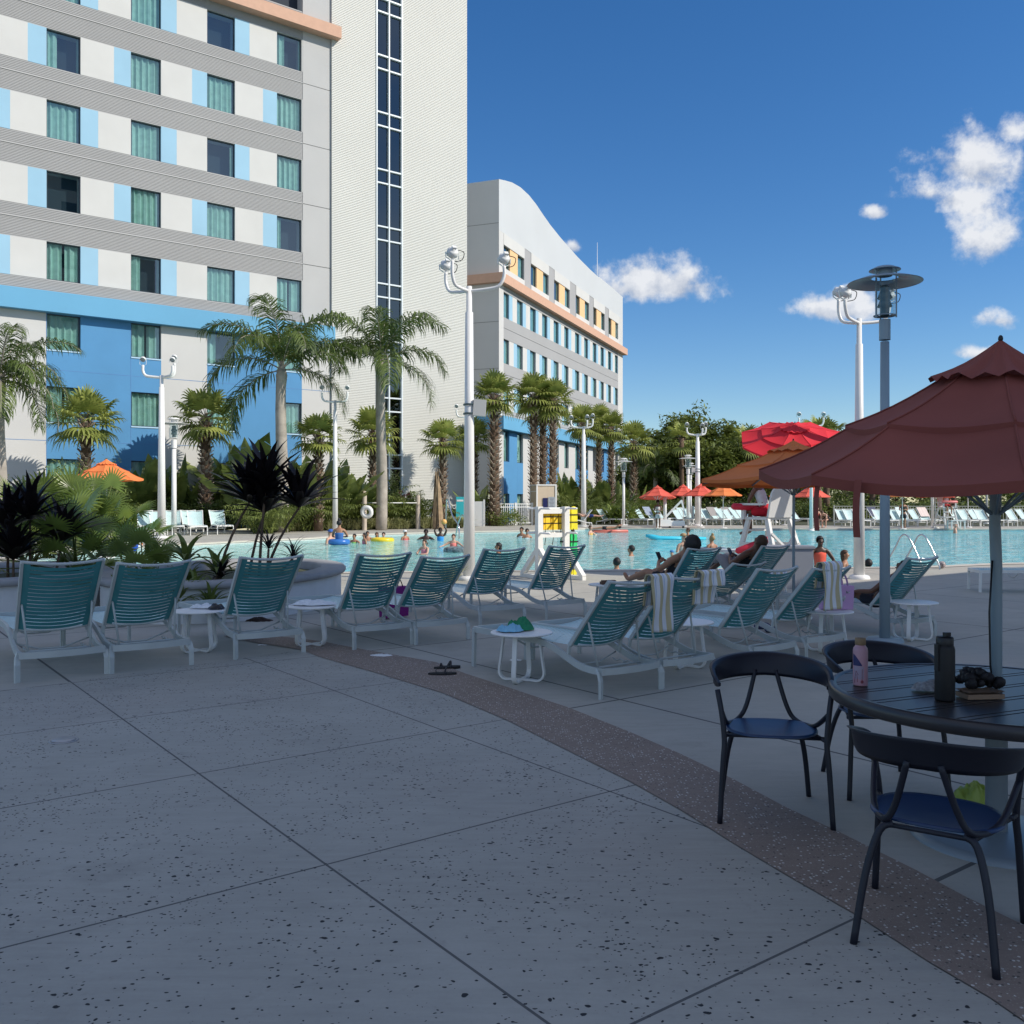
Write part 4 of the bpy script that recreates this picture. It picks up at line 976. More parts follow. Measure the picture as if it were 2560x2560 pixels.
planter((-4.6, 15.0, 0), 1.8, 2.8, .56, 'white planter with grey cap holding the tall dark cordyline')
planter((-7.95, 14.6, 0), 1.62, 2.3, .56, 'white planter with grey cap behind the two leftmost loungers')

# ------------------------------------------------------------------ loungers
def make_lounger(m_frame, m_back, m_seat, ang=50, detail=True, seed=9):
    root = empty('sun_lounger'); W_ = .33
    rail = catmull([(0, 0, .225), (0, .16, .225), (0, .33, .25), (0, .62, .345), (0, .85, .385), (0, 1.3, .385), (0, 1.9, .375)], 4)
    f = MB()
    for s_ in (-1, 1): f.tube([p + V((s_ * W_, 0, 0)) for p in rail], 1, sec=(.026, .056), up=(0, 0, 1))
    f.tube([V((x * W_ * 1.04, -.012 - .05 * (1 - x * x), .225)) for x in [i / 6 - 1 for i in range(13)]], 1, sec=(.026, .056), up=(0, 0, 1))
    f.bar([(-W_, 1.915, .375), (W_, 1.915, .375)], .028, .06)
    f.build('frame', m_frame, root)
    for s_ in (-1, 1):
        b = MB(); b.tube([(s_ * (W_ + .004), .04, .235), (s_ * (W_ + .022), .0, .205), (s_ * (W_ + .028), -.025, .15), (s_ * (W_ + .028), -.025, 0)], 1, sec=(.044, .024), up=(0, 1, 0)); b.build('leg', m_frame, root)
        b = MB(); b.bar([(s_ * (W_ + .003), 1.905, .385), (s_ * (W_ + .003), 1.915, 0)], .028, .044, up=(0, 1, 0)); b.build('leg', m_frame, root)
    # back
    a = R(ang); piv = V((0, .44, .400)); d = V((0, -math.cos(a), math.sin(a))); nb = V((0, -math.sin(a), -math.cos(a))); L = .80
    bf = MB()
    for s_ in (-1, 1): bf.bar([piv + V((s_ * .30, 0, 0)) - d * .03, piv + V((s_ * .325, 0, 0)) + d * L], .024, .036, up=nb)
    bf.tube([piv + d * L + V((x * .325, 0, 0)) + nb * .045 * (1 - x * x) for x in [i / 6 - 1 for i in range(13)]], .013, n=8)
    bf.tube([piv + V((x * .30, 0, 0)) + nb * .04 * (1 - x * x) for x in [i / 4 - 1 for i in range(9)]], .012, n=6)
    bf.build('back_frame', m_frame, root)
    rr = random.Random(seed); bs = MB(); ns = 17 if detail else 12
    for i in range(ns):
        y0 = .03 + (L - .06) * i / ns; st = (L - .06) / ns; nn = 10
        th = [rr.uniform(.0, .009) for _ in range(3)]
        def fn(u, v, y0=y0, st=st, th=th):
            x = -1 + 2 * u; k = min(2, int(u * 3)); gap = .0035 + th[k] * .62
            yy_ = y0 + (st - gap) * v + gap * .5
            w_ = .30 + .025 * (yy_ / L)
            return piv + V((x * w_, 0, 0)) + d * yy_ + nb * (.055 * (1 - x * x) + (.004 if v in (0, 1) else -.002)) 
        bs.grid(fn, nn if detail else 6, 1)
    for s_ in (-1, 1):
        def edge(u, v, s_=s_):
            x = s_ * (.80 + .20 * u); w_ = .30 + .025 * v; return piv + V((x * w_, 0, 0)) + d * (.01 + (L - .02) * v) + nb * (.055 * (1 - x * x) + .0045)
        bs.grid(edge, 2, 14)
    bs.build('back_straps', m_back, root)
    ss = MB(); ns = 31 if detail else 16
    for i in range(ns):
        y0 = .46 + 1.43 * i / ns; st = 1.43 / ns
        def fs_(u, v, y0=y0, st=st):
            x = -1 + 2 * u; return V((x * .325, y0 + .006 + (st - .011) * v, .402 - .010 * (y0 - .5) - .035 * (1 - x * x)))
        ss.grid(fs_, 8 if detail else 4, 1)
    ss.build('seat_straps', m_seat, root)
    if detail:
        sp = MB(); top = piv + d * .31
        for s_ in (-1, 1): pb_ = MB(); pb_.bar([(s_ * .31, .44, .395), (s_ * .31, .46, .28)], .03, .02, up=(0, 1, 0)); pb_.build('pivot_bracket', m_frame, root)
        for s_ in (-1, 1):
            sp.tube([top + V((s_ * .285, 0, 0)) + nb * .01, top + V((s_ * .285, -.02, -.02)), V((s_ * .25, .13, .235))], .010, n=7)
        sp.tube([(-.25, .13, .235), (.25, .13, .235)], .010, n=7); sp.build('back_support', m_frame, root)
        rk = MB()
        for s_ in (-1, 1):
            pts = [V((s_ * .24, .02 + .05 * i, .215 + (.012 if i % 2 else -.006))) for i in range(10)]; rk.tube(pts, .008, n=6)
        rk.tube([(-.32, .52, .27), (-.1, .50, .20), (.1, .50, .20), (.32, .52, .27)], .008, n=6)
        rk.tube([(-.32, 1.25, .36), (-.1, 1.27, .25), (.1, 1.27, .25), (.32, 1.25, .36)], .009, n=6)
        rk.build('adjuster_rack', m_frame, root)
    return root
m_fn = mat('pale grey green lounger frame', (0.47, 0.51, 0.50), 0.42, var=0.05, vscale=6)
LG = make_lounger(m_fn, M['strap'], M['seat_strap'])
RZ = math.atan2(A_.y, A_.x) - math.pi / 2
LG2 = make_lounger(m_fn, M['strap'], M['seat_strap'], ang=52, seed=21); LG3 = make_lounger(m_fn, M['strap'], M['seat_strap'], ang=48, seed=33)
LCN = [0]
def lg(px, py, label, side='l', proto=None, rz=RZ, group='teal loungers on the near terrace', sc=None):
    LCN[0] += 1
    if sc is None: sc = 1.06 - .05 * max(0, min(2, (px - 400) / 700))
    if proto is None: proto = (LG, LG2, LG3)[LCN[0] % 3]; rz += (.012, -.015, .02, -.008, 0)[LCN[0] % 5]
    """px,py: pixel of the rear-left (or rear-right) foot on the deck"""
    p = G(px, py); u_ = V((math.cos(rz), math.sin(rz), 0)); p = p + u_ * (.358 if side == 'l' else -.358) + V((-math.sin(rz), math.cos(rz), 0)) * .025
    return place(proto or LG, p, rz, label, group, sc, 'sun lounger')
lg(261, 1685, 'teal lounger at the left edge of the photo', 'r')
lg(284.5, 1684, 'teal lounger in front of the dark planter plants, left of the first side table')
lg(593, 1649, 'teal lounger between the first two side tables with dark clothes below it')
lg(887.6, 1626, 'teal lounger right of the planter with the purple bag beside it')
lg(1041, 1612, 'teal lounger immediately right of the purple bag')
lg(1200.6, 1566, 'teal lounger in front of the large white floodlight pole', rz=RZ - .02)
lg(1366, 1549, 'teal lounger in front of the life vest rack', rz=RZ - .03)
lg(1500.6, 1749, 'nearest teal lounger, with a long striped towel hanging off its right corner', rz=RZ + .0)
lg(1790, 1698, 'teal lounger with a short striped towel folded over its right corner', 'r')
lg(1882, 1682, 'teal lounger directly behind the navy chair facing the table')
lg(2014, 1655, 'teal lounger with a striped towel over its right corner')
lg(2255, 1601, 'teal lounger of the person in dark clothes by the grey lantern post', rz=RZ - .06)
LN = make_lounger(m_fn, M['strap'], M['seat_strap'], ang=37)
for ch in kids(LN): pass
lg(1712, 1553, 'teal lounger of the person raising a phone', rz=RZ - .05)
lg(1803, 1571, 'low reclined teal lounger beside the person in black', rz=RZ - .05, proto=LN)
lg(1895, 1526, 'teal lounger of the person dressed in black', rz=RZ - .05)
LF = make_lounger(M['white_metal'], M['seat_strap'], M['seat_strap'], ang=20)
q_ = G(2450, 1481) + V((.33, 0, 0)) * 0; rz_ = R(80); place(LF, q_ - V((-math.sin(rz_), math.cos(rz_), 0)) * 1.915 + V((math.cos(rz_), math.sin(rz_), 0)) * .33, rz_, 'pale lounger whose foot end shows at the right edge beside the umbrella pole', 'teal loungers on the near terrace', 1, 'sun lounger')

# ------------------------------------------------------------------ side tables
def make_side_table():
    root = empty('side_table'); t_ = MB(); t_.lathe([(0, .447), (.26, .449), (.275, .452), (.283, .449), (.285, .441), (.28, .435), (.265, .434), (0, .436)], 40); t_.build('table_top', M['white'], root)
    for k, a in enumerate((R(0), R(90))):
        b = MB(); u_ = V((math.cos(a), math.sin(a), 0))
        pts = catmull([u_ * -.17 + Z * .436, u_ * -.20 + Z * .2, u_ * -.215 + Z * .07, u_ * -.17 + Z * (.014 + k * .0), u_ * -.10 + Z * (.012), V((0, 0, .012 + .0)), u_ * .10 + Z * .012, u_ * .17 + Z * .014, u_ * .215 + Z * .07, u_ * .20 + Z * .2, u_ * .17 + Z * .436], 3)
        b.tube(pts, 1, sec=(.042, .018), up=(u_ * 1)); o = b.build('leg_loop', M['white_metal'], root)
        if k: o.location.z = .002
    return root
ST = make_side_table()
ST_L = [((498, 1526), 'white side table between the second and third loungers with a towel'), ((778, 1515), 'white side table left of the lounger by the purple bag'),
        ((1304, 1580), 'white side table in the open with blue and green towels on it'), ((1712, 1554), 'white side table between the striped towel loungers'),
        ((2066, 1527), 'white side table in front of the pink bag'), ((2282, 1505), 'white side table right of the grey lantern post'),
        ((1520, 1461), 'white side table beside the bare feet at the pool side'), ((1934, 1437), 'white side table under the rust umbrella with a folded striped towel')]
STP = []
for i, ((px, py), lb) in enumerate(ST_L):
    d = (HC - .447) * FPX / (py - YH); p = at(px, d); STP.append(p); place(ST, p, RZ + .3 + (R(16) if i == 2 else 0), lb, 'round white side tables', 1, 'side table')

# ------------------------------------------------------------------ dining table, chairs
m_navy = mat('dark navy powder coat', (0.006, 0.008, 0.018), 0.5, var=0.05)
m_seat = mat('navy chair seat', (0.010, 0.036, 0.105), 0.36, var=0.06)
m_tbl = mat('dark grey slatted aluminium', (0.040, 0.036, 0.036), 0.36, var=0.06, vscale=3)
TC = at(2491, 4.45); TH = .715; TR = .77
tb = empty('dining_table', TC, 0, 'large round dark slatted table under the maroon umbrella', 'table')
th_ = R(24)
sl_v = MB(); us = V((math.cos(th_), math.sin(th_), 0)); vs_ = V((-us.y, us.x, 0))
y = -TR + .05; k = 0; wlist = [.085, .028]; RI = TR - .035
while y < TR - .05:
    w_ = .150 if k % 2 == 0 else .030
    y1 = min(y + w_, TR - .045); 
    xa = math.sqrt(max(RI * RI - y * y, 0)); xb = math.sqrt(max(RI * RI - y1 * y1, 0)); xm = math.sqrt(max(RI * RI - ((y + y1) / 2) ** 2, 0))
    poly = [us * -xa + vs_ * y, us * xa + vs_ * y, us * xm + vs_ * (y + y1) / 2, us * xb + vs_ * y1, us * -xb + vs_ * y1, us * -xm + vs_ * (y + y1) / 2]
    sl_v.prism(poly, TH - .022, TH); y = y1 + .011; k += 1
sl_v.build('table_top', m_tbl, tb)
b = MB(); b.lathe([(RI - .004, TH - .03), (RI - .004, TH + .001), (TR - .012, TH + .004), (TR, TH - .004), (TR + .002, TH - .05), (TR - .01, TH - .062), (RI, TH - .055), (RI - .004, TH - .03)], 96); b.build('rim', m_tbl, tb)
b = MB()
for a in (th_ + R(90), th_ + R(30), th_ - R(30)): e_ = V((math.cos(a), math.sin(a), 0)) * (RI - .01); b.bar([-e_ + Z * (TH - .04), e_ + Z * (TH - .04)], .05, .03)
b.build('under_frame', m_tbl, tb)
b = MB(); b.lathe([(.05, .04), (.05, TH - .03)], 20); b.lathe([(0, TH - .05), (.16, TH - .05), (.16, TH - .035)], 20); b.build('pedestal', mat('grey pedestal paint', (0.16, 0.19, 0.21), 0.4), tb)
b = MB(); b.lathe([(.0, .05), (.06, .05), (.34, .032), (.385, .022), (.39, 0)], 48); b.build('base_disc', mat('pale grey base', (0.20, 0.24, 0.27), 0.35), tb)
def make_chair():
    root = empty('dining_chair'); tube_r = .0125
    # local: faces +Y, origin at centre of the feet
    s_ = MB()
    def seat(u, v):
        a = u * 2 * math.pi; ex = .235 * (abs(math.cos(a)) ** .75) * (1 if math.cos(a) > 0 else -1); ey = .215 * (abs(math.sin(a)) ** .85) * (1 if math.sin(a) > 0 else -1)
        if ey < 0: ey *= .85
        k = [1.0, 1.0, .985, .9, .5, 0.0][v]; zz = [.440, .446, .452, .450, .446, .444][v]
        return V((ex * k, ey * k + .01, zz))
    n = 40; vs = [seat(i / n, v) for v in range(6) for i in range(n)]
    fs = [(v * n + i, v * n + (i + 1) % n, (v + 1) * n + (i + 1) % n, (v + 1) * n + i) for v in range(5) for i in range(n)]
    s_.add(vs, fs, True); s_.add([(p.x, p.y, p.z) for p in vs[:n]], [tuple(range(n - 1, -1, -1))]); s_.build('seat', m_seat, root)
    for sx in (-1, 1):
        # front leg rises to the arm end of the back band
        b = MB(); b.tube(catmull([(sx * .275, .255, 0), (sx * .258, .235, .30), (sx * .25, .22, .42), (sx * .262, .20, .55), (sx * .282, .165, .665)], 4), tube_r * 1.1, n=10); b.build('leg', m_navy, root)
        b = MB(); b.tube(catmull([(sx * .235, -.29, 0), (sx * .205, -.235, .25), (sx * .165, -.19, .405), (sx * .12, -.175, .435)], 4), tube_r * 1.1, n=10); b.build('leg', m_navy, root)
        # back struts: a V pair each side
        b = MB(); b.tube(catmull([(sx * .262, .19, .56), (sx * .22, -.02, .452), (sx * .15, -.175, .448), (sx * .105, -.21, .52), (sx * .055, -.262, .70)], 5), tube_r, n=10); b.build('back_strut', m_navy, root)
    b = MB()
    for yy_ in (.15,): b.tube([(-.25, yy_, .43), (.25, yy_, .43)], .010, n=8)
    b.tube([(-.15, -.18, .43), (.15, -.18, .43)], .010, n=8)
    for sx in (-1, 1): b.tube([(sx * .25, .2, .428), (sx * .15, -.18, .428)], .010, n=8)
    b.build('seat_frame', m_navy, root)
    bb_ = MB(); n = 40; prof = []
    for i in range(n + 1):
        a = -1 + 2 * i / n; an = a * R(112)
        c = V((math.sin(an) * .290, -math.cos(an) * (.275 if math.cos(an) > 0 else .30) + .02, 0)); hh = .122 * (math.cos(a * math.pi / 2) ** .42) if abs(a) < 1 else 0
        zc = .705 + .028 * math.cos(a * math.pi / 2) - .02 * abs(a)
        out = V((math.sin(an), -math.cos(an), 0)); q = []
        for (o_, z_) in ((.0, -.5), (.007, -.3), (.007, .35), (.022, .5), (-.003, .48), (-.007, .3), (-.007, -.35)):
            q.append(c + out * (o_ + .055 * (z_ + .5) * max(0, math.cos(an)) * .9) + Z * (zc + z_ * max(hh, .02)))
        prof.append(q)
    vs = [p for q in prof for p in q]; m_ = 7
    fs = [(i * m_ + j, i * m_ + (j + 1) % m_, (i + 1) * m_ + (j + 1) % m_, (i + 1) * m_ + j) for i in range(n) for j in range(m_)]
    fs += [tuple(range(m_)), tuple(n * m_ + j for j in range(m_ - 1, -1, -1))]
    bb_.add(vs, fs, True); bb_.build('backrest', m_navy, root); return root
CH = make_chair()
place(CH, V((1.365, 4.85, 0)), math.atan2(-.55, -.107) - math.pi / 2 + .02, 'navy chair standing free to the left of the dining table', 'navy chairs around the dining table', 1, 'chair')
place(CH, V((2.12, 5.28, 0)), math.pi - .0, 'navy chair behind the dining table and the pink bottle', 'navy chairs around the dining table', 1, 'chair')
place(CH, V((1.615, 3.50, 0)), math.atan2(.83, .55) - math.pi / 2, 'nearest navy chair, seen from behind in the lower right corner', 'navy chairs around the dining table', 1, 'chair')

# ------------------------------------------------------------------ umbrellas
def umbrella(name, base, R_, ze, rise, m_c, label, tiltx=0.0, tilty=0.0, rot=0.0, seg=8, pole_r=.02, straps=(), group=None, cord=False, sag=.035, pole_m=None, ph=None, baseplate=True, drop=1.0):
    root = empty(name, base, 0, label, 'umbrella', group)
    T = Matrix.Translation((0, 0, ze)) @ Matrix.Rotation(tiltx, 4, 'X') @ Matrix.Rotation(tilty, 4, 'Y')
    def tier(r0, r1, z0, z1, nm, wav=0.0, lift=0.0):
        q = MB(); nu = seg * 6; nv = 6
        def fn(u, v):
            a = u * 2 * math.pi + rot; k = (u * seg) % 1.0; ch = math.cos(math.pi / seg) / math.cos((k - .5) * 2 * math.pi / seg)
            r = r0 + (r1 - r0) * v; rr_ = r * (ch * .985 + .015)
            z = z0 + (z1 - z0) * v - sag * math.sin(math.pi * k) * (r / R_) * (1 - .3 * v) + wav * math.sin(k * math.pi * 4) * v
            z -= .02 * math.sin(math.pi * v)
            return T @ V((rr_ * math.cos(a), rr_ * math.sin(a), z + lift))
        for k_ in range(seg): q.grid(lambda u, v, k_=k_: fn((k_ + min(.9999, max(.0001, u))) / seg, v), 8, nv)
        if nm != 'cap':
            def hem(u, v):
                p = fn(u, 1.0); return p + (T.to_3x3() @ V((0, 0, -.045 * v)))
            for k_ in range(seg): q.grid(lambda u, v, k_=k_: hem((k_ + min(.9999, max(.0001, u))) / seg, v), 8, 1)
            for k_ in range(seg): q.tube([fn((k_ + .0001) / seg, j / nv) + Z * .003 for j in range(nv + 1)], .005, n=5)
        return q.build(nm, m_c, root)
    zf = lambda r: rise * (1 - (r / R_)) 
    tier(.56 * R_, R_, zf(.56 * R_), 0, 'canopy'); tier(.22 * R_, .62 * R_, zf(.22 * R_) + .015, zf(.62 * R_) + .012, 'middle_canopy')
    tier(0.01, .28 * R_, rise * 1.03 + .045, zf(.28 * R_) + .05, 'cap', wav=.014)
    q = MB(); 
    for i in range(seg):
        a = 2 * math.pi * i / seg + rot; e_ = V((math.cos(a), math.sin(a), 0))
        q.bar([T @ (e_ * .03 + Z * (rise - .14)), T @ (e_ * (R_ - .01) + Z * (-.015))], .014, .02)
        mid = e_ * R_ * .5 + Z * (zf(R_ * .5) - .03); q.tube([T @ mid, T @ V((0, 0, -.22))], .007, n=5)
    q.build('ribs', M['white_metal'] if pole_m is None else pole_m, root)
    q = MB(); topz = ze + rise; tp = T @ V((0, 0, rise * .98)); k_ = T @ V((0, 0, -.25)); q.tube([V((0, 0, 0)), V((0, 0, max(.1, k_.z - .2))), k_, tp], pole_r, n=12); q.build('pole', pole_m or M['white_metal'], root)
    q = MB(); q.ell(T @ V((0, 0, rise * 1.03 + .055)), (.012, .012, .018), 8, 6); q.build('finial', M['black'], root)
    if baseplate: q = MB(); q.lathe([(0, .05), (.22, .045), (.25, .03), (.25, 0)], 24); q.lathe([(.035, .04), (.035, .3)], 12); q.build('base', M['white_metal'], root)
    for (a, L, w) in straps:
        q = MB(); e_ = V((math.cos(a), math.sin(a), 0)); p0 = T @ (e_ * (R_ * .93) + Z * .04); p0 = T @ (e_ * R_ * .965 + Z * (-.015)); dd = V((-.012, -.02, -L))
        q.grid(lambda u, v: p0 + e_.cross(Z) * (u - .5) * w + dd * v + e_ * .012 * math.sin(v * 3), 1, 6); q.build('tie_strap', m_c, root)
    return root
mar = umbrella('parasol', TC, 1.12, 1.775, .57, M['maroon'], 'large faded maroon umbrella over the dining table', tiltx=R(3.4), rot=R(22.5), sag=.05, straps=((R(202.5), .23, .032), (R(214), .24, .034)), baseplate=False, pole_r=.026, pole_m=M['grey_pole'])
b = MB(); b.tube([(-.03, -.02, 1.35), (-.05, -.03, 1.1), (-.045, -.03, .85), (-.028, -.02, TH + .03)], .005, n=6); b.build('crank_cord', M['black'], mar)
umbrella('parasol', at(1984, 12.9), 1.36, 1.94, .50, M['rust'], 'rust orange umbrella in the shade behind the maroon one', tiltx=R(-1.5), rot=R(10), pole_r=.02, pole_m=M['grey_pole'])
fu = [(1644, 1243, 58, 'coral', 'coral red umbrella tilted towards the pool, leftmost of the far umbrellas', R(-6)), (1708, 1238, 63, 'coral', 'small coral umbrella half behind the twin lantern post', 0), (1752, 1238, 60, 'coral', 'coral umbrella behind the far triple floodlight pole', 0),
      (1808, 1238, 58, 'orange', 'orange umbrella between the far floodlight and the lifeguard', 0), (1962, 1240, 66, 'orange', 'orange umbrella glimpsed behind the lifeguard chair back', 0), (2027, 1241, 56, 'coral', 'coral umbrella between the two hanging tie straps', 0),
      (2256, 1240, 56, 'orange', 'orange umbrella just right of the grey lantern post', 0), (2338, 1241, 58, 'coral', 'coral umbrella behind the far lifeguard stand', 0), (2420, 1222, 60, 'coral', 'coral umbrella almost hidden under the maroon canopy', 0)]
for i, (px, py, d, c_, lb, tl_) in enumerate(fu):
    umbrella('parasol', at(px, d), 1.16, up_z(py, d), .70, M[c_], lb, tiltx=tl_, rot=.2 * i, pole_r=.03, group='far poolside umbrellas')
umbrella('parasol', at(266, 27), 1.02, up_z(1197, 27), .52, M['orange'], 'orange umbrella among the palmettos at the left', rot=.3, group='far poolside umbrellas')

# ------------------------------------------------------------------ floodlight poles and lantern posts
def flood(base, zj, arms, rb, rt, label, box=None, head=1.0, cable=True, facing=(0, -1)):
    root = empty('floodlight_pole', base, 0, label, 'light pole', 'white floodlight poles'); b = MB()
    b.tube([V((0, 0, .02)), V((0, 0, zj - .5)), V((0, 0, zj - .49)), V((0, 0, zj + .05))], [rb, rt * 1.15, rt * .85, rt * .8], n=20); b.build('pole', M['pole_white'], root)
    b = MB(); b.lathe([(0, .09), (rb * 1.1, .09), (rb * 1.7, .07), (rb * 1.9, .03), (rb * 1.9, 0)], 12); b.build('base_flange', M['pole_white'], root)
    for (az, r_, hh) in arms:
        e_ = V((math.cos(az), math.sin(az), 0)); b = MB(); top = V((0, 0, zj)) + e_ * r_ + Z * hh
        b.tube(catmull([(0, 0, zj - .05), e_ * r_ * .5 + Z * (zj - .02), e_ * r_ * .85 + Z * (zj + .04), e_ * r_ + Z * (zj + .24), top], 4), .035 * head, n=10); a_ = b.build('arm', M['pole_white'], root)
        h_ = MB(); dn = V((facing[0], facing[1], -.75)).normalized(); q = dn.to_track_quat('Z', 'Y').to_matrix(); c = top + Z * .16 * head
        h_.lathe([(0, -.115), (.045, -.115), (.05, -.085), (.09, -.07), (.118, -.045), (.12, .055), (.105, .06)], 16, c=c, rot=q); 
        h_.lathe([(.0, .035), (.095, .035)], 16, c=c, rot=q, m=1)
        s_ = dn.cross(Z).normalized()
        h_.bar([top + s_ * .0 - Z * .02, top + s_ * .14 + Z * .05, c + s_ * .15], .03, .012); h_.bar([top - Z * .02, top - s_ * .14 + Z * .05, c - s_ * .15], .03, .012)
        h_.box(top - Z * .01, (.05, .05, .09)); h_.box(c - dn * .13, (.09, .07, .05), rot=q)
        h_.build('lamp_head', [M['white_metal'], mat('lamp lens', (0.25, 0.27, 0.28), 0.1) if 'lens' not in M else M['lens']], a_)
        if cable: cb = MB(); cb.tube(catmull([c + V((.12, 0, .05)), c + V((.24, 0, .0)), c + V((.2, 0, -.15)), top + V((.05, 0, -.03))], 4), .009, n=5); cb.build('cable', M['rubber'], a_)
    if box:
        b = MB(); bx_, bz = box; b.box((bx_, -.02, bz), (.26, .18, .34), rot=Matrix.Rotation(R(4), 3, 'Y')); b.build('control_box', mat('pale grey box', (0.55, 0.55, 0.52), 0.5), root)
        b = MB(); b.lathe([(rb * .98, bz - .14), (rb * 1.02, bz - .14), (rb * 1.02, bz - .1)], 16); b.lathe([(rb * .98, bz + .05), (rb * 1.02, bz + .05), (rb * 1.02, bz + .09)], 16); b.build('strap_clamp', M['dark_metal'], root)
    return root
M['lens'] = mat('floodlight lens', (0.30, 0.33, 0.35), 0.1)
flood(at(1173, 19.3), up_z(722, 19.3), [(R(140), .68, .45), (R(222), .45, .52), (R(-8), .74, .45)], .125, .072, 'large white floodlight pole in the middle with a control box', box=(.22, up_z(1020, 19.3)), facing=(-.4, .9))
flood(at(2148, 19.6), up_z(802, 19.6), [(R(222), .60, .36), (R(150), .42, .5), (R(8), .68, .42)], .118, .065, 'white floodlight pole behind the grey lantern post', facing=(-.3, .9))
flood(at(404, 42), up_z(941, 42), [(R(180), .85, .5), (R(20), .55, .62), (R(-20), .62, .45)], .19, .10, 'white floodlight pole standing before the left loungers', head=1.8, cable=False, facing=(.1, -1))
flood(at(838, 50), up_z(1003, 50), [(R(180), .72, .5), (R(0), .66, .5)], .15, .09, 'white floodlight pole behind the drooping feather palm', head=1.6, cable=False)
flood(at(1459, 62.5), up_z(1068, 62.5), [(R(180), .85, .45), (R(-40), .3, .45), (R(0), .62, .55)], .19, .11, 'white floodlight pole between the far wing and the far loungers', head=1.7, cable=False)
flood(at(1744, 64.5), up_z(1086, 64.5), [(R(180), .75, .45), (R(-30), .35, .4), (R(10), .6, .5)], .20, .12, 'white floodlight pole in front of the tallest tree', head=1.8, cable=False, box=(-.3, up_z(1175, 64.5)))
flood(at(1166, 58), up_z(1042, 58), [(R(180), .62, .45), (R(0), .6, .5)], .14, .09, 'distant floodlight pole hidden behind the large middle pole', head=1.5, cable=False)
for px, d, zt_, lb in ((2028, 52.5, 6, 'white pole between the hanging tie straps'), (2331, 60, 6, 'white pole left of the far lifeguard stand'), (2467, 70, 6, 'thin white pole behind the man in black'), (1940, 74, 6, 'thin far white pole above the lifeguard chair')):
    flood(at(px, d), zt_, [(R(180), .7, .45), (0, .7, .45)], .10 if d < 65 else .09, .07, lb, head=1.5, cable=False)
m_lg = glassmat('clear lantern glass', (0.85, 0.9, 0.9), 0.06)
def lantern(base, H, label, m_p, sc=1.0, rb=.05, disc=True, colr=None):
    root = empty('lantern_post', base, 0, label, 'lamp post', 'disc topped lantern posts'); s_ = sc
    b = MB(); b.tube([V((0, 0, .02)), V((0, 0, H - .74 * s_))], [rb * 1.22, rb], n=20); b.lathe([(rb * 1.28, H - .72 * s_), (rb * 1.28, H - .48 * s_)], 20); b.lathe([(0, H - .48 * s_), (rb * 1.28, H - .48 * s_)], 20); b.build('pole', m_p, root)
    b = MB(); b.lathe([(0, .04), (.2 * s_, .04), (.23 * s_, 0)], 8); b.build('base_plate', m_p, root)
    b = MB(); b.lathe([(.415 * s_, H - .045), (.418 * s_, H - .05), (.40 * s_, H - .04), (.30 * s_, H - .004), (.19 * s_, H + .01), (.15 * s_, H + .012), (.15 * s_, H + .005), (.30 * s_, H - .012), (.40 * s_, H - .05), (.415 * s_, H - .045)], 48); b.build('disc_shade', m_p, root)
    b = MB(); b.lathe([(0, H + .145 * s_), (.10 * s_, H + .14 * s_), (.175 * s_, H + .105 * s_), (.178 * s_, H + .098 * s_), (.1 * s_, H + .11 * s_), (0, H + .115 * s_)], 32); b.lathe([(.085 * s_, H + .03), (.085 * s_, H + .11 * s_)], 20); b.build('top_cap', m_p, root)
    b = MB()
    for a in (R(200), R(340), R(90)):
        e_ = V((math.cos(a), math.sin(a), 0)) * .125 * s_; b.bar([e_ + Z * (H - .46 * s_), e_ + Z * (H + .1 * s_)], .012 * s_, .018 * s_, up=e_)
    b.lathe([(.125 * s_, H - .44 * s_), (.13 * s_, H - .43 * s_), (.07 * s_, H - .42 * s_)], 24); b.build('cage', m_p, root)
    b = MB(); b.lathe([(.108 * s_, H - .42 * s_), (.108 * s_, H - .01)], 24); b.build('glass', m_lg, root)
    b = MB()
    b.lathe([(.05 * s_, H - .44 * s_), (.05 * s_, H - .34 * s_), (.085 * s_, H - .33 * s_), (.06 * s_, H - .26 * s_), (.055 * s_, H - .25 * s_), (.085 * s_, H - .23 * s_), (.055 * s_, H - .15 * s_), (.05 * s_, H - .14 * s_), (.065 * s_, H - .11 * s_), (.04 * s_, H - .08 * s_), (0, H - .08 * s_)], 20); b.build('louvre', M['dark_metal'], root); return root
lantern(at(2212, 10.8), up_z(697, 10.8), 'grey lantern post with a wide disc top right of the tall floodlight', M['grey_pole'])
lantern(at(435, 47), up_z(1057, 47), 'white lantern post between the left loungers', M['pole_white'], 1.8, rb=.11)
lantern(at(1559, 66), up_z(1153, 66), 'white lantern post behind the first far loungers', M['pole_white'], 1.6, rb=.09)
lantern(at(1720, 66), up_z(1145, 66), 'nearer white lantern post of the far pair', M['pole_white'], 1.6, rb=.10)
lantern(at(1726, 71), up_z(1164, 71), 'farther white lantern post of the far pair', M['pole_white'], 1.5, rb=.09)
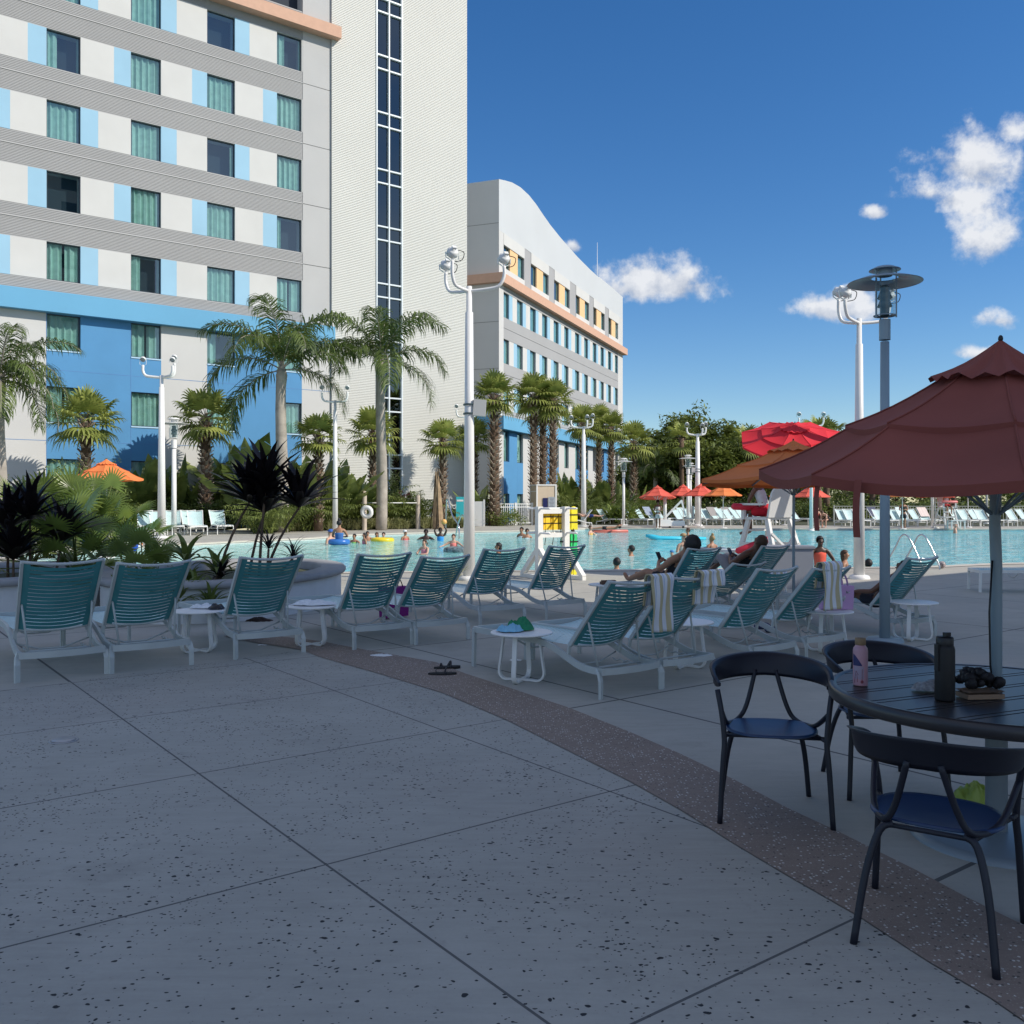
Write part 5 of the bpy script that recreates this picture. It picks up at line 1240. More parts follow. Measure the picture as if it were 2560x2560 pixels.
# ------------------------------------------------------------------ far loungers
m_pale = mat('aqua strap sunlit tone', (0.52, 0.70, 0.69), 0.45)  # lit copy of the strap vinyl: sunlight on the far loungers put into colour
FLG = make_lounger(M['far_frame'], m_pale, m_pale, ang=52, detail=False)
far_l = [(362, 1334), (392, 1337), (432, 1334), (470, 1332), (487, 1335), (541, 1333)]
for i, (px, py) in enumerate(far_l):
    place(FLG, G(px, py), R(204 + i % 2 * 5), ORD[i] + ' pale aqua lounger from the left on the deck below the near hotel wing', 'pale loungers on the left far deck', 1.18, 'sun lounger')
fa = [(1499, 1311.5, 231), (1519, 1309, 231), (1565, 1311.5, 229), (1592, 1310, 229), (1616, 1309, 231), (1640, 1309, 231)]
for i, (px, py, rz) in enumerate(fa):
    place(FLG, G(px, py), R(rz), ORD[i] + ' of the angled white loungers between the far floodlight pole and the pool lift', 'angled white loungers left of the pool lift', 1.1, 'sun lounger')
fb = [1688, 1712, 1736, 1757, 1776, 1795, 1812, 1829, 1846, 1864, 1882, 1960, 1978]
for i, px in enumerate(fb):
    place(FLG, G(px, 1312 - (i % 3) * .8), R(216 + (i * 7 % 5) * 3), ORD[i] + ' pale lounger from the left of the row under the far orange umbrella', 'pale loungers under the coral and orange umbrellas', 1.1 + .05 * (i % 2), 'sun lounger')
fb2 = [1700, 1745, 1785, 1820, 1850]
for i, px in enumerate(fb2):
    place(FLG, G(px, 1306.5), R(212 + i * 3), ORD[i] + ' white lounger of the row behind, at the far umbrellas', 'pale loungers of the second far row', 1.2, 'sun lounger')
fc = [(2100, 0), (2118, 0), (2140, 1), (2178, 1), (2192, 0), (2232, 0), (2250, 0), (2276, 1), (2304, 0), (2383, 0), (2402, 0), (2424, 1), (2446, 0), (2474, 0), (2520, 0), (2545, 1)]
for i, (px, k) in enumerate(fc):
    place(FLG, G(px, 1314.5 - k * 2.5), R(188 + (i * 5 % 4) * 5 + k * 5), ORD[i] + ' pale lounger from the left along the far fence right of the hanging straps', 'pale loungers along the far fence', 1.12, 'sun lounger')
# towels on some far loungers
for i, (px, py, c_, lb) in enumerate(((1776, 1312, (.30, .28, .27), 'grey brown towel draped over a far lounger back under the orange umbrella'), (1812, 1311, (.26, .24, .23), 'brown towel draped over a far lounger near the lifeguard chair'), (1616, 1309, (.28, .33, .42), 'slate blue towel on the angled lounger left of the pool lift'),
                                      (2178, 1312, (.09, .10, .15), 'dark towel hanging on a lounger behind the tall floodlight pole'), (2304, 1314.5, (.72, .60, .55), 'pale pink towel covering a lounger left of the far lifeguard stand'), (2250, 1314, (.70, .80, .80), 'white towel hanging over a far lounger by the grey lantern'))):
    b = MB(); c = G(px, py); rz = R(212 if px < 2000 else 193); ux = V((math.cos(rz), math.sin(rz), 0)); uy = V((-math.sin(rz), math.cos(rz), 0)); a = R(52)
    def tw(u, v):
        L_ = .92 - .72 * v; q = c + ux * ((u - .5) * .62 * 1.14) + (uy * (.44 - math.cos(a) * L_) + Z * (.405 + math.sin(a) * L_)) * 1.12 + uy * .05 + Z * .03 + uy * .012 * math.sin(u * 19)
        return q
    b.grid(tw, 10, 6); tag(b.build('towel', mat('towel cloth', c_, .95)), lb, 'towel')
# ------------------------------------------------------------------ fences
def fence(p0, p1, h, label, step=.16, m=None, posts=6):
    root = empty('picket_fence', p0, 0, label, 'fence', 'pool fences'); v_ = p1 - p0; L = v_.length; n = int(L / step); b = MB(); u_ = v_.normalized()
    for i in range(n): q = u_ * (i * step); b.ax(q, u_, Z, V((-u_.y, u_.x, 0)), (-.02, .02), (.05, h - .03), (-.015, .015))
    b.build('pickets', m or M['white_metal'], root); b = MB()
    for z in (.14, h - .28, h - .06): b.ax(V((0, 0, 0)), u_, Z, V((-u_.y, u_.x, 0)), (0, L), (z, z + .06), (-.026, .026))
    b.build('rails', m or M['white_metal'], root)
    for i in range(posts + 1): b = MB(); b.ax(u_ * (L * i / posts), u_, Z, V((-u_.y, u_.x, 0)), (-.06, .06), (0, h + .06), (-.06, .06)); b.build('post', m or M['white_metal'], root)
    return root
fence(at(838, 60.5), at(1140, 66), 1.45, 'white picket fence behind the life ring and the grass border', posts=9)
fence(at(1203, 64), at(1330, 66), 1.55, 'white picket fence between the large pole and the beige cabinet', posts=3)
fence(at(630, 53), at(690, 55), 1.3, 'short white fence by the planting below the blue wall', posts=2)
fence(at(2085, 74), at(2640, 74), 1.35, 'pale picket fence behind the far right loungers', m=mat('weathered pale fence', (.42, .43, .38), .6), step=.22, posts=9)
b = MB(); b.box((0, 0, .85), (.9, .1, 1.7)); b.box((.5, 0, .9), (.12, .14, 1.85)); o = b.build('gate_panel', M['white']); o.location = at(1192, 63); tag(o, 'solid white gate panel beside the large floodlight pole', 'gate')
# turquoise sign board
r_ = empty('sign_board', at(1150, 61), R(6), 'turquoise upright board left of the large floodlight pole', 'sign')
b = MB(); b.box((0, 0, 1.25), (.52, .08, 1.5)); b.build('board', mat('turquoise paint', (.04, .48, .55), .5), r_); b = MB(); b.box((0, -.045, 1.75), (.44, .01, .12)); b.build('stripe', M['white'], r_)
b = MB(); b.box((-.2, 0, .25), (.05, .05, .5)); b.box((.2, 0, .25), (.05, .05, .5)); b.build('post', M['white'], r_)
# beige towel cabinet
d_ = 66.0; c = at(1366, d_); r_ = empty('towel_cabinet', c, R(0), 'tall beige cabinet with white edges and notices behind the life vest rack', 'cabinet')
W_, D_, H_ = 1.42, 1.8, 2.85; m_be = mat('beige panel', (.60, .49, .36), .7, var=.04)
r_.rotation_euler = (0, 0, R(14))
b = MB(); b.box((0, D_ / 2, H_ / 2), (W_, D_, H_)); b.build('body', m_be, r_)
b = MB()
for x in (-1, 1): b.box((x * W_ / 2, -.01, H_ / 2), (.10, .08, H_)); b.box((x * W_ / 2, D_, H_ / 2), (.08, .08, H_))
b.box((0, -.01, H_ + .03), (W_ + .1, .08, .09)); b.box((-W_ / 2, D_ / 2, H_ + .03), (.1, D_ - .1, .088)); b.box((W_ / 2, D_ / 2, H_ + .03), (.1, D_ - .1, .088)); b.box((-W_ / 2, D_ / 2, H_ - .42), (.08, D_ - .1, .06))
b.build('trim', M['white'], r_)
b = MB(); b.box((-.10, -.04, 1.52), (.34, .02, .86)); b.build('dark_poster', mat('dark blue poster', (.01, .015, .09), .4), r_)
b = MB(); b.box((.38, -.05, 1.62), (.50, .02, .80)); nn = b.build('notice', mat('grey notice sheet', (.36, .40, .44), .6), r_)
b = MB()
for i in range(7): b.box((.38, -.064, 1.94 - i * .10), (.36 - .06 * (i % 3), .004, .028))
b.build('notice_lines', mat('dark notice print', (.08, .09, .12), .7), nn)
# life ring station, bollard posts and rail
def bollard(px, d, h, label):
    b = MB(); b.lathe([(.14, 0), (.14, h - .2), (.13, h - .08), (.07, h - .01), (0, h)], 20); o = b.build('bollard_post', mat('beige stone post', (.52, .44, .36), .85, var=.1, vscale=3)); o.location = at(px, d); tag(o, label, 'post', 'beige posts in the grass border')
bollard(911, 53.6, 2.3, 'beige rounded post carrying the life ring'); bollard(1045, 56.2, 2.1, 'beige rounded post right of the life ring post, beside the dead palm')
b = MB(); p0 = at(872, 53.8, 1.6); p1 = at(1050, 56.2, 1.6); b.tube([p0, p1], .03, n=8)
tag(b.build('hand_rail', M['white_metal']), 'thin white rail running between the beige posts', 'rail')
b = MB(); n_ = 28
q = [V((math.cos(2 * math.pi * i / n_) * .26, 0, math.sin(2 * math.pi * i / n_) * .27)) for i in range(n_)]; b.tube(q, .125, n=12, closed=True)
lr = b.build('life_ring', M['white']); lr.location = at(917, 53.1, up_z(1280, 53.1)); lr.rotation_euler = (R(8), 0, R(-6)); tag(lr, 'white life ring hanging on the beige post', 'life ring')
b = MB()
for i in range(4): a = math.pi / 4 + i * math.pi / 2; b.tube([V((math.cos(a + s_) * (.26 + .13), -.0, math.sin(a + s_) * .40)) for s_ in (-.5, 0, .5)], .012, n=5)
b.build('grab_line', mat('rope', (.7, .7, .66), .9), lr)
# pool handrails at the left and the ladder at the right
r_ = empty('pool_handrail', G(1148, 1341), R(10), 'slim steel handrail at the pool edge left of the large pole', 'handrail')
for k in (0, 1):
    b = MB(); b.tube(catmull([(-.05 + k * .5, -.3, -.3), (-.05 + k * .5, -.2, .5), (-.3 + k * .5, .35, 1.02), (-.5 + k * .5, .9, 1.8) if k == 0 else (-.45 + k * .5, .8, .6), (-.55 + k * .5, 1.0, 0)], 5), .035, n=8); b.build('rail', M['steel'], r_)
r_ = empty('pool_ladder', G(2305, 1424), 0, 'stainless steel ladder arching over the near pool edge at the right', 'ladder')
uA = V((.42, 0, 0))
for k in (0, 1):
    o_ = V((-.37 + .42 * k, 0, 0)); b = MB()
    b.tube(catmull([o_ + V((-.32, .62, -.5)), o_ + V((-.29, .6, .0)), o_ + V((-.08, .5, .50)), o_ + V((.05, .42, .80)), o_ + V((.17, .32, .78)), o_ + V((.30, .15, .40)), o_ + V((.38, .02, .08)), o_ + V((.38, 0, 0))], 5), .021, n=10); b.build('rail', M['steel'], r_)
b = MB(); b.tube([(-.28, .1, .26), (.25, .1, .26)], .018, n=8); b.build('cross_bar', M['steel'], r_)
# ------------------------------------------------------------------ life vest rack
c = G(1381, 1446); r_ = empty('vest_rack', c, R(28), 'white timber rack holding life vests at the near pool edge', 'rack'); m_wt = mat('white painted board', (.78, .77, .72), .55, var=.05, vscale=3)
W_ = .66; H_ = 1.52
for x in (-1, 1):
    b = MB(); b.box((x * W_ / 2, 0, H_ / 2 + .02), (.12, .14, H_)); b.build('upright', m_wt, r_)
    for s_ in (-1, 1):
        b = MB(); b.bar([(x * W_ / 2, s_ * .05, .62), (x * W_ / 2, s_ * .72, .06)], .10, .10, up=(1, 0, 0)); b.build('brace', m_wt, r_)
    b = MB(); b.box((x * W_ / 2, 0, .04), (.09, 1.5, .08)); b.build('foot', m_wt, r_)
for z_, l in ((1.44, .62), (.93, .62), (.50, .62)): b = MB(); b.box((0, .0, z_), (l - .09, .05, .10)); b.build('cross_board', m_wt, r_)
for z_ in (1.50, .98): b = MB(); b.tube([(-W_ / 2, -.45, z_), (-W_ / 2, .45, z_)], .022, n=8); b.tube([(W_ / 2, -.45, z_), (W_ / 2, .45, z_)], .022, n=8); b.tube([(-.55, .1, z_), (.55, .1, z_)], .02, n=8); b.build('hanger_bar', M['white'], r_)
def vest(loc, rz, col, label, sc=1.0):
    r2 = empty('life_vest', loc, rz, label, 'life vest', 'life vests on the rack', sc); b = MB(); mm = mat('vest foam', col, .6, var=.08)
    for x in (-1, 1):
        b.box((x * .075, 0, -.20), (.13, .10, .40), taper=.9); b.ell((x * .075, 0, -.01), (.065, .05, .05), 8, 6)
    b.build('foam_panels', mm, r2); b = MB()
    for z_ in (-.12, -.26): b.box((0, 0, z_), (.31, .108, .022))
    b.tube([(.05, -.05, -.38), (.06, -.06, -.55), (.04, -.05, -.72)], .008, n=5); b.build('straps', M['rubber'], r2)
ux = V((math.cos(R(28)), math.sin(R(28)), 0)); uy = V((-ux.y, ux.x, 0)); yel = (.85, .55, .02)
for i in range(3): vest(c + ux * (-.2 + .19 * i) + uy * .1 + Z * 1.44, R(28 + 5 * i), yel, ('left', 'middle', 'right')[i] + ' of the three yellow life vests inside the rack')
vest(c + ux * .47 + uy * .05 + Z * 1.50, R(20), (.92, .80, .03), 'bright yellow life vest hung outside the right upright', 1.15)
vest(c + ux * .45 + uy * .05 + Z * .93, R(24), (.03, .62, .18), 'green life vest hung outside the right upright', 1.25)
vest(c + ux * .47 + uy * .02 + Z * .42, R(24), (.92, .80, .03), 'lowest yellow life vest on the right side of the rack', .9)
b = MB(); b.tube([V((math.cos(2 * math.pi * i / 24) * .16, 0, math.sin(2 * math.pi * i / 24) * .19)) for i in range(24)], .06, n=10, closed=True); o = b.build('swim_ring', [mat('pink and white vinyl', (.85, .30, .50), .3, var=.6, vscale=2, col2=(.9, .85, .9))]); o.location = c + ux * .66 + uy * .3 + Z * .50; o.rotation_euler = (R(10), 0, R(25)); tag(o, 'pink and white swim ring leaning on the life vest rack', 'swim ring')
# ------------------------------------------------------------------ lifeguard chairs
def guard_chair(loc, rz, label, sc=1.0, umb=True):
    r2 = empty('lifeguard_chair', loc, rz, label, 'lifeguard chair', None, sc); m_c = mat('white grey chair plastic', (.66, .66, .64), .5, var=.04)
    # faces +Y
    for x in (-1, 1):
        b = MB(); b.bar([(x * .38, -.62, 0), (x * .28, -.22, 1.12)], .10, .06, up=(1, 0, 0)); b.build('leg', m_c, r2)
        b = MB(); b.bar([(x * .38, .62, 0), (x * .28, .30, 1.12)], .10, .06, up=(1, 0, 0)); b.build('leg', m_c, r2)
        b = MB(); b.box((x * .36, .1, 1.42), (.10, .66, .04)); b.box((x * .34, .38, 1.27), (.06, .08, .30)); b.build('armrest', m_c, r2)
        b = MB(); b.bar([(x * .372, -.58, .18), (x * .372, .58, .18)], .05, .09); b.bar([(x * .34, -.45, .62), (x * .34, .45, .62)], .05, .09); b.build('side_rail', m_c, r2)
    b = MB(); b.box((0, .08, 1.14), (.66, .62, .05)); b.build('seat', m_c, r2)
    b = MB(); a = R(12); n = 12
    pl = [(-.30, 0), (.30, 0)] + [(math.cos(i * math.pi / n) * .30, .42 + math.sin(i * math.pi / n) * .26) for i in range(n + 1)]
    vs = [V((x, -.22 - math.sin(a) * z - t_, 1.16 + math.cos(a) * z)) for t_ in (0, .05) for x, z in pl]; k = len(pl)
    b.add(vs, [tuple(range(k)), tuple(range(2 * k - 1, k - 1, -1))] + [(i, k + i, k + (i + 1) % k, (i + 1) % k) for i in range(k)]); b.build('backrest', m_c, r2)
    b = MB()
    for z_ in (.3, .62, .9): b.box((0, .60 - .27 * z_ + .02, z_), (.62, .16, .04))
    b.build('steps', m_c, r2)
    b = MB(); b.bar([(-.36, -.52, .2), (.32, -.36, .85)], .05, .04, up=(0, 1, 0)); b.bar([(.36, -.55, .2), (-.32, -.38, .85)], .045, .04, up=(0, 1, 0)); b.build('rear_cross', m_c, r2)
    b = MB(); b.box((0, 1.0, .45), (.8, .5, .05)); 
    for x in (-.36, .36):
        for y in (.8, 1.2): b.box((x, y, .22), (.06, .06, .44))
    b.build('platform', m_c, r2)
    return r2
gc = at(1925, 20.4); GRZ = R(28)
guard_chair(gc, GRZ, 'tall white lifeguard chair at the near pool edge under the red umbrella', 1.12)
umbrella('parasol', gc + V((.50, -.1, 0)), 1.2, 3.02, .34, M['red'], 'bright red lifeguard umbrella tilted to show its top', tiltx=R(25), tilty=R(-4), rot=.2, pole_r=.022, sag=.05)
fg = at(2364, 57.5); guard_chair(fg, R(185), 'white lifeguard stand with crossed braces at the far pool side', 1.15)
b = MB(); b.box((0, 0, .38), (.92, .55, .76)); b.box((0, 0, .78), (.98, .6, .045)); o = b.build('equipment_box', mat('grey chest', (.26, .27, .30), .6)); o.location = at(1962, 17.6); tag(o, 'grey storage chest at the pool edge beside the orange shirted man', 'chest')
# pool lift
r_ = empty('pool_lift', at(1676, 58.5), R(0), 'white pool access lift among the far loungers', 'pool lift')
b = MB(); b.box((-.5, 0, .34), (1.1, .9, .42), taper=.85); b.box((.35, 0, .30), (1.1, .7, .34), taper=.9); b.build('base_housing', M['white'], r_)
b = MB(); b.tube([(-.35, 0, .4), (-.35, 0, 1.95)], .11, n=10); b.build('mast', M['white'], r_)
b = MB(); b.bar([(-.3, 0, .7), (.72, 0, 1.75)], .12, .12, up=(0, 1, 0)); b.bar([(.7, 0, 1.78), (.95, 0, .8)], .10, .10, up=(0, 1, 0)); b.build('boom', M['white'], r_)
b = MB(); b.box((1.15, 0, .62), (.55, .5, .06)); b.box((1.42, 0, 1.0), (.08, .5, .8)); b.build('seat', mat('grey lift seat', (.42, .43, .43), .6), r_)
b = MB()
for x in (-.9, -.1, .75): b.ell((x, -.35, .07), (.08, .04, .07), 10, 6)
b.build('castors', M['rubber'], r_)
# ------------------------------------------------------------------ small things near
def cloth_pile(name, loc, r, h, m, label, cat, seed, sub=72, grp=None):
    b = MB(); 
    def fn(u, v):
        a = u * 2 * math.pi; k = v; q = V((math.cos(a) * r[0] * k, math.sin(a) * r[1] * k, 0)); nse = noise.noise(q * 16 + V((seed, 0, 0))) + .45 * noise.noise(V((q.x * 60, q.y * 30, seed)))
        rim = 1 + .22 * noise.noise(V((math.cos(a) * 1.6, math.sin(a) * 1.6, seed * 3.0)))
        q = V((q.x * rim, q.y * rim, 0)); q.z = h * max(0, (1 - k ** 2.6)) * (.80 + .42 * nse) + .004 + .012 * abs(nse) * k; return q
    b.grid(fn, sub, 26); o = b.build(name, m); o.location = loc; return tag(o, label, cat, grp)
tz = Z * .453
cloth_pile('towel', STP[2] + tz + V((-.10, .0, 0)), (.13, .085), .075, mat('light blue towelling', (.22, .48, .66), .95, var=.1, bump=.6, bscale=90), 'crumpled light blue towel on the nearest side table', 'towel', 2)
cloth_pile('cloth', STP[2] + tz + V((-.015, .09, .0)), (.13, .075), .12, mat('deep green cloth', (.02, .22, .10), .9, var=.2, bump=.5, bscale=80), 'crumpled green cloth behind the blue towel', 'cloth', 5)
cloth_pile('towel', STP[1] + tz + V((.02, .06, 0)), (.24, .12), .06, M['white_cloth'], 'rumpled white towel on the table by the purple bag lounger', 'towel', 8)
cloth_pile('towel', STP[0] + tz + V((.0, .16, 0)), (.16, .07), .05, M['white_cloth'], 'small white towel on the first side table', 'towel', 11)
cloth_pile('cloth', STP[0] + tz + V((.16, .10, 0)), (.10, .08), .06, M['black'], 'black cloth on the first side table', 'cloth', 12)
cloth_pile('cloth', G(648, 1600) + V((0, 0, .22)), (.16, .09), .05, mat('dark brown cloth', (.05, .03, .025), .9), 'dark clothes lying in the rear frame of the third lounger', 'cloth', 14)
cloth_pile('paper', G(955, 1640), (.13, .08), .012, M['white'], 'flat white paper scrap on the aggregate band', 'paper', 15)
cloth_pile('paper', G(1290, 1652), (.07, .05), .01, M['white'], 'small white scrap under the nearest side table', 'paper', 16, grp='white scraps')
cloth_pile('paper', G(655, 1614), (.06, .04), .01, M['white'], 'small white scrap under the third lounger', 'paper', 17, grp='white scraps')
cloth_pile('crumpled_bag', at(2436, 4.95), (.13, .11), .13, mat('yellow green plastic', (.42, .52, .10), .45, trans=.2), 'crumpled yellow green bag under the dining table', 'bag', 18)
# flip-flops
for k, (px, py, a) in enumerate(((1118, 1672, .35), (1106, 1688, .1))):
    r2 = empty('sandal', G(px, py), a, ('farther', 'nearer')[k] + ' black sandal lying on the aggregate band', 'sandal', 'pair of black sandals')
    b = MB(); pl = [(math.cos(t_) * .135 , math.sin(t_) * (.048 + .008 * math.cos(t_))) for t_ in [2 * math.pi * i / 28 for i in range(28)]]; b.prism(pl, 0, .025); b.build('sole', M['rubber'], r2)
    b = MB(); b.tube(arc((.02, -.05, .015), (.05, 0, .11), (.02, .05, .015), 8), 1, sec=(.035, .008), up=(1, 0, 0)); b.tube(arc((-.06, -.045, .015), (-.06, 0, .09), (-.06, .045, .015), 8), 1, sec=(.02, .008), up=(1, 0, 0)); b.build('strap', M['black'], r2)
# purple beach bag
r2 = empty('beach_bag', G(985, 1545), RZ + .2, 'deep purple beach bag standing between two loungers', 'bag')
b = MB(); b.box((0, 0, .23), (.42, .14, .42), taper=1.08); b.build('body', mat('purple fabric', (.20, .005, .17), .7), r2)
b = MB(); b.tube(arc((-.12, .05, .44), (0, .05, .78), (.12, .05, .44), 8), .008, n=6); b.tube(arc((-.12, -.05, .44), (0, -.05, .74), (.12, -.05, .44), 8), .008, n=6); b.build('handles', M['black'], r2)
# pink tote bag
pbp = STP[4] + V((.14, .10, .455)); r2 = empty('tote_bag', pbp, R(8), 'pink moulded tote bag with butterfly charms on the side table', 'bag')
b = MB(); b.box((0, 0, .13), (.33, .14, .26), taper=1.06); o_ = b.build('body', mat('pink rubber bag', (.52, .30, .52), .55, var=.04), r2)
for y in (-.06, .06): b = MB(); b.tube(catmull([(-.10, y, .20), (-.10, y, .30), (-.06, y, .39), (0, y, .42), (.06, y, .39), (.10, y, .30), (.10, y, .20)], 4), .011, n=8); b.build('handle', mat('pink strap', (.42, .24, .42), .5), r2)
b = MB(); 
for x, z, s_ in ((-.10, .17, .03), (.02, .12, .045), (.10, .19, .022)):
    for k in (-1, 1): b.add([V((x, -.079, z)), V((x + k * s_, -.081, z + s_ * .9)), V((x + k * s_ * 1.1, -.081, z)), V((x + k * s_ * .6, -.081, z - s_ * .7))], [(0, 1, 2, 3)])
b.build('charms', mat('dark pink and silver charms', (.10, .06, .10), .4, var=.8, vscale=30, col2=(.6, .6, .65)), r2)
# striped towels
def stripes(name):
    m = bpy.data.materials.new(name); m.use_nodes = True; t = m.node_tree; p = t.nodes['Principled BSDF']; uv = t.nodes.new('ShaderNodeUVMap'); s_ = t.nodes.new('ShaderNodeSeparateXYZ'); t.links.new(uv.outputs[0], s_.inputs[0])
    mm = t.nodes.new('ShaderNodeMath'); mm.operation = 'MULTIPLY'; mm.inputs[1].default_value = 3.0; t.links.new(s_.outputs[0], mm.inputs[0]); fr = t.nodes.new('ShaderNodeMath'); fr.operation = 'FRACT'; t.links.new(mm.outputs[0], fr.inputs[0])
    cr = t.nodes.new('ShaderNodeValToRGB'); cr.color_ramp.interpolation = 'CONSTANT'; e = cr.color_ramp.elements; e[0].color = (.52, .45, .28, 1); e[1].position = .36; e[1].color = (.74, .76, .80, 1)
    x = e.new(.55); x.color = (.42, .50, .66, 1); x = e.new(.66); x.color = (.74, .76, .80, 1); t.links.new(fr.outputs[0], cr.inputs[0]); t.links.new(cr.outputs[0], p.inputs['Base Color']); p.inputs['Roughness'].default_value = .95
    n = t.nodes.new('ShaderNodeTexNoise'); n.inputs['Scale'].default_value = 300; bp_ = t.nodes.new('ShaderNodeBump'); bp_.inputs['Strength'].default_value = .4; bp_.inputs['Distance'].default_value = .004; t.links.new(n.outputs[0], bp_.inputs['Height']); t.links.new(bp_.outputs[0], p.inputs['Normal']); return m
m_st = stripes('striped beach towel')
def drape(fn, nu, nv, label, name='striped_towel'):
    b = MB(); b.grid(fn, nu, nv); o = b.build(name, m_st); me = o.data; uvl = me.uv_layers.new(name='UVMap')
    for poly in me.polygons:
        for li in poly.loop_indices:
            vi = me.loops[li].vertex_index; uvl.data[li].uv = ((vi % (nu + 1)) / nu, (vi // (nu + 1)) / nv)
    sm = o.modifiers.new('thick', 'SOLIDIFY'); sm.thickness = .008
    return tag(o, label, 'towel', 'striped beach towels')
def hang(pc, ux_, wdt, front, back, label, out, puff=.02):
    """towel over a horizontal edge centred at pc along ux_, out = direction of the long hanging side"""
    tot = front + back
    def fn(u, v):
        s_ = v * tot - back; w = (u - .5) * wdt; rip = math.sin(u * 17 + 1.3) * puff * min(1, abs(s_) * 3) + .01 * math.sin(v * 11 + u * 4)
        if s_ < -.03: return pc + ux_ * w - out * (.035 - rip * .5) - Z * (-s_ - .03) * .93 - out * .12 * (-s_)
        if s_ > .03: return pc + ux_ * w * (1 + .05 * s_) + out * (.035 + rip) - Z * (s_ - .03) + Z * .0
        a = s_ / .03 * math.pi / 2; return pc + ux_ * w + out * .035 * math.sin(a) + Z * .022 * math.cos(a)
    return drape(fn, 22, 34, label)
# towels over lounger back tops: (rear-left foot pixel, along offset, front, back)
def back_top(px, py, off, rz=RZ):
    p = G(px, py); u_ = V((math.cos(rz), math.sin(rz), 0)); f_ = V((-math.sin(rz), math.cos(rz), 0)); a = R(50)
    return p + u_ * (.34 + off) + f_ * (.025 + .42 - math.cos(a) * .79) + Z * (.385 + math.sin(a) * .78 + .01), u_, -f_
pc, u_, o_ = back_top(1500.6, 1749, .27); hang(pc + o_ * .02, u_, .27, .50, .30, 'striped towel hanging long from the right corner of the nearest teal lounger', o_)
pc, u_, o_ = back_top(1653, 1722, .22); hang(pc, u_, .32, .15, .34, 'short striped towel over the corner of the lounger behind the nearest one', o_)
pc, u_, o_ = back_top(2014, 1655, -.02); hang(pc, u_, .34, .50, .3, 'striped towel hanging over the lounger in front of the pink tote bag', o_)
pt = STP[7] + Z * .46
def flat(u, v): q = V(((u - .5) * .34, (v - .5) * .26, 0)); e = max(0, abs(v - .5) * 2 - .8) * .3; return pt + V((q.x + .02, q.y, .05 - e + .012 * math.sin(u * 14) * math.sin(v * 9)))
drape(flat, 20, 14, 'folded striped towel lying on the side table under the rust umbrella')
pc = G(2255, 1601) + u_ * .35 + V((-.35, .55, .40)); 
# objects on the dining table
def tpt(px, py): d = (HC - TH) * FPX / (py - YH); return at(px, d, TH + .003)
bp0 = tpt(2151, 1714); r2 = empty('drink_bottle', bp0, 0, 'pink insulated bottle with a cork coloured cap standing on the dark table', 'bottle')
mb_ = mat('pink printed steel', (.48, .27, .33), .4, var=.05)
b = MB(); b.lathe([(0, 0), (.034, 0), (.0355, .006), (.0355, .172), (.033, .186), (.024, .198), (.022, .203)], 28); b.build('body', mb_, r2)
b = MB(); b.lathe([(.0225, .200), (.026, .203), (.026, .232), (.024, .236), (0, .236)], 24); b.build('cap', mat('cork cap', (.27, .18, .10), .6), r2)
b = MB()
def patch(a0, a1, z0, z1, fn_=None, mname=None):
    def f(u, v):
        a = a0 + (a1 - a0) * u; return V((math.cos(a) * .0359, math.sin(a) * .0359, z0 + (z1 - z0) * v * (1 if fn_ is None else fn_(u))))
    b.grid(f, 10, 2)
patch(R(180), R(262), .10, .158, lambda u: max(.05, math.cos(u * 1.5))); b.build('navy_leaf_print', mat('navy print', (.02, .025, .12), .4), r2)
b = MB(); patch(R(195), R(275), .035, .098, lambda u: 1); b.build('lilac_print', mat('lilac print', (.33, .27, .36), .45), r2)
b = MB()
for (a0, a1, z0, z1) in ((200, 215, .015, .075), (215, 235, .075, .055), (222, 228, .06, .02), (262, 262.5, .025, .085)): 
    b.tube([V((math.cos(R(a0 + (a1 - a0) * i / 6)) * .0362, math.sin(R(a0 + (a1 - a0) * i / 6)) * .0362, z0 + (z1 - z0) * i / 6)) for i in range(7)], .0012, n=5)
b.ell((math.cos(R(262)) * .036, math.sin(R(262)) * .036, .022), (.008, .003, .008), 8, 6); b.build('line_print', mat('dark red line print', (.20, .04, .06), .5), r2)
bf0 = tpt(2362, 1752); r2 = empty('flask', bf0, R(20), 'tall black insulated flask standing on the dark table', 'bottle')
b = MB(); b.lathe([(0, 0), (.042, 0), (.044, .008), (.044, .235), (.040, .25), (.036, .256)], 28); b.build('body', mat('matt black flask', (.006, .006, .007), .55), r2)
b = MB(); b.lathe([(.037, .252), (.038, .256), (.038, .288), (.034, .294), (0, .294)], 20, m=0); b.box((-.046, 0, .20), (.012, .022, .12)); b.box((.012, 0, .302), (.03, .02, .02)); b.build('lid', M['black'], r2)
pt2 = tpt(2450, 1745) 
b = MB(); rr = random.Random(4)
for i in range(46): q = V((rr.gauss(0, .045), rr.gauss(0, .035), 0)); b.ell(q + Z * rr.uniform(.02, .085 - abs(q.x) * .4), rr.uniform(.012, .026), 8, 6, jit=.5)
o = b.build('scrunched_pouch', mat('black crinkled fabric', (.012, .011, .014), .7)); o.location = pt2 + V((0, .05, .03)); tag(o, 'black crinkled pouch heaped beside the umbrella pole', 'pouch')
b = MB(); b.grid(lambda u, v: V(((u - .5) * .19, (v - .5) * .11, .022 + .012 * max(abs(u - .5), abs(v - .5)) ** 2 * 4 + .006 * noise.noise(V((u * 5, v * 5, 1))))), 14, 10); b.box((0, 0, .012), (.18, .10, .022)); o = b.build('snack_tray', mat('tan paper tray', (.26, .17, .11), .7)); o.location = pt2 + V((.0, .0, 0)); o.rotation_euler = (0, 0, .1); tag(o, 'tan tray lying behind the black flask', 'tray')
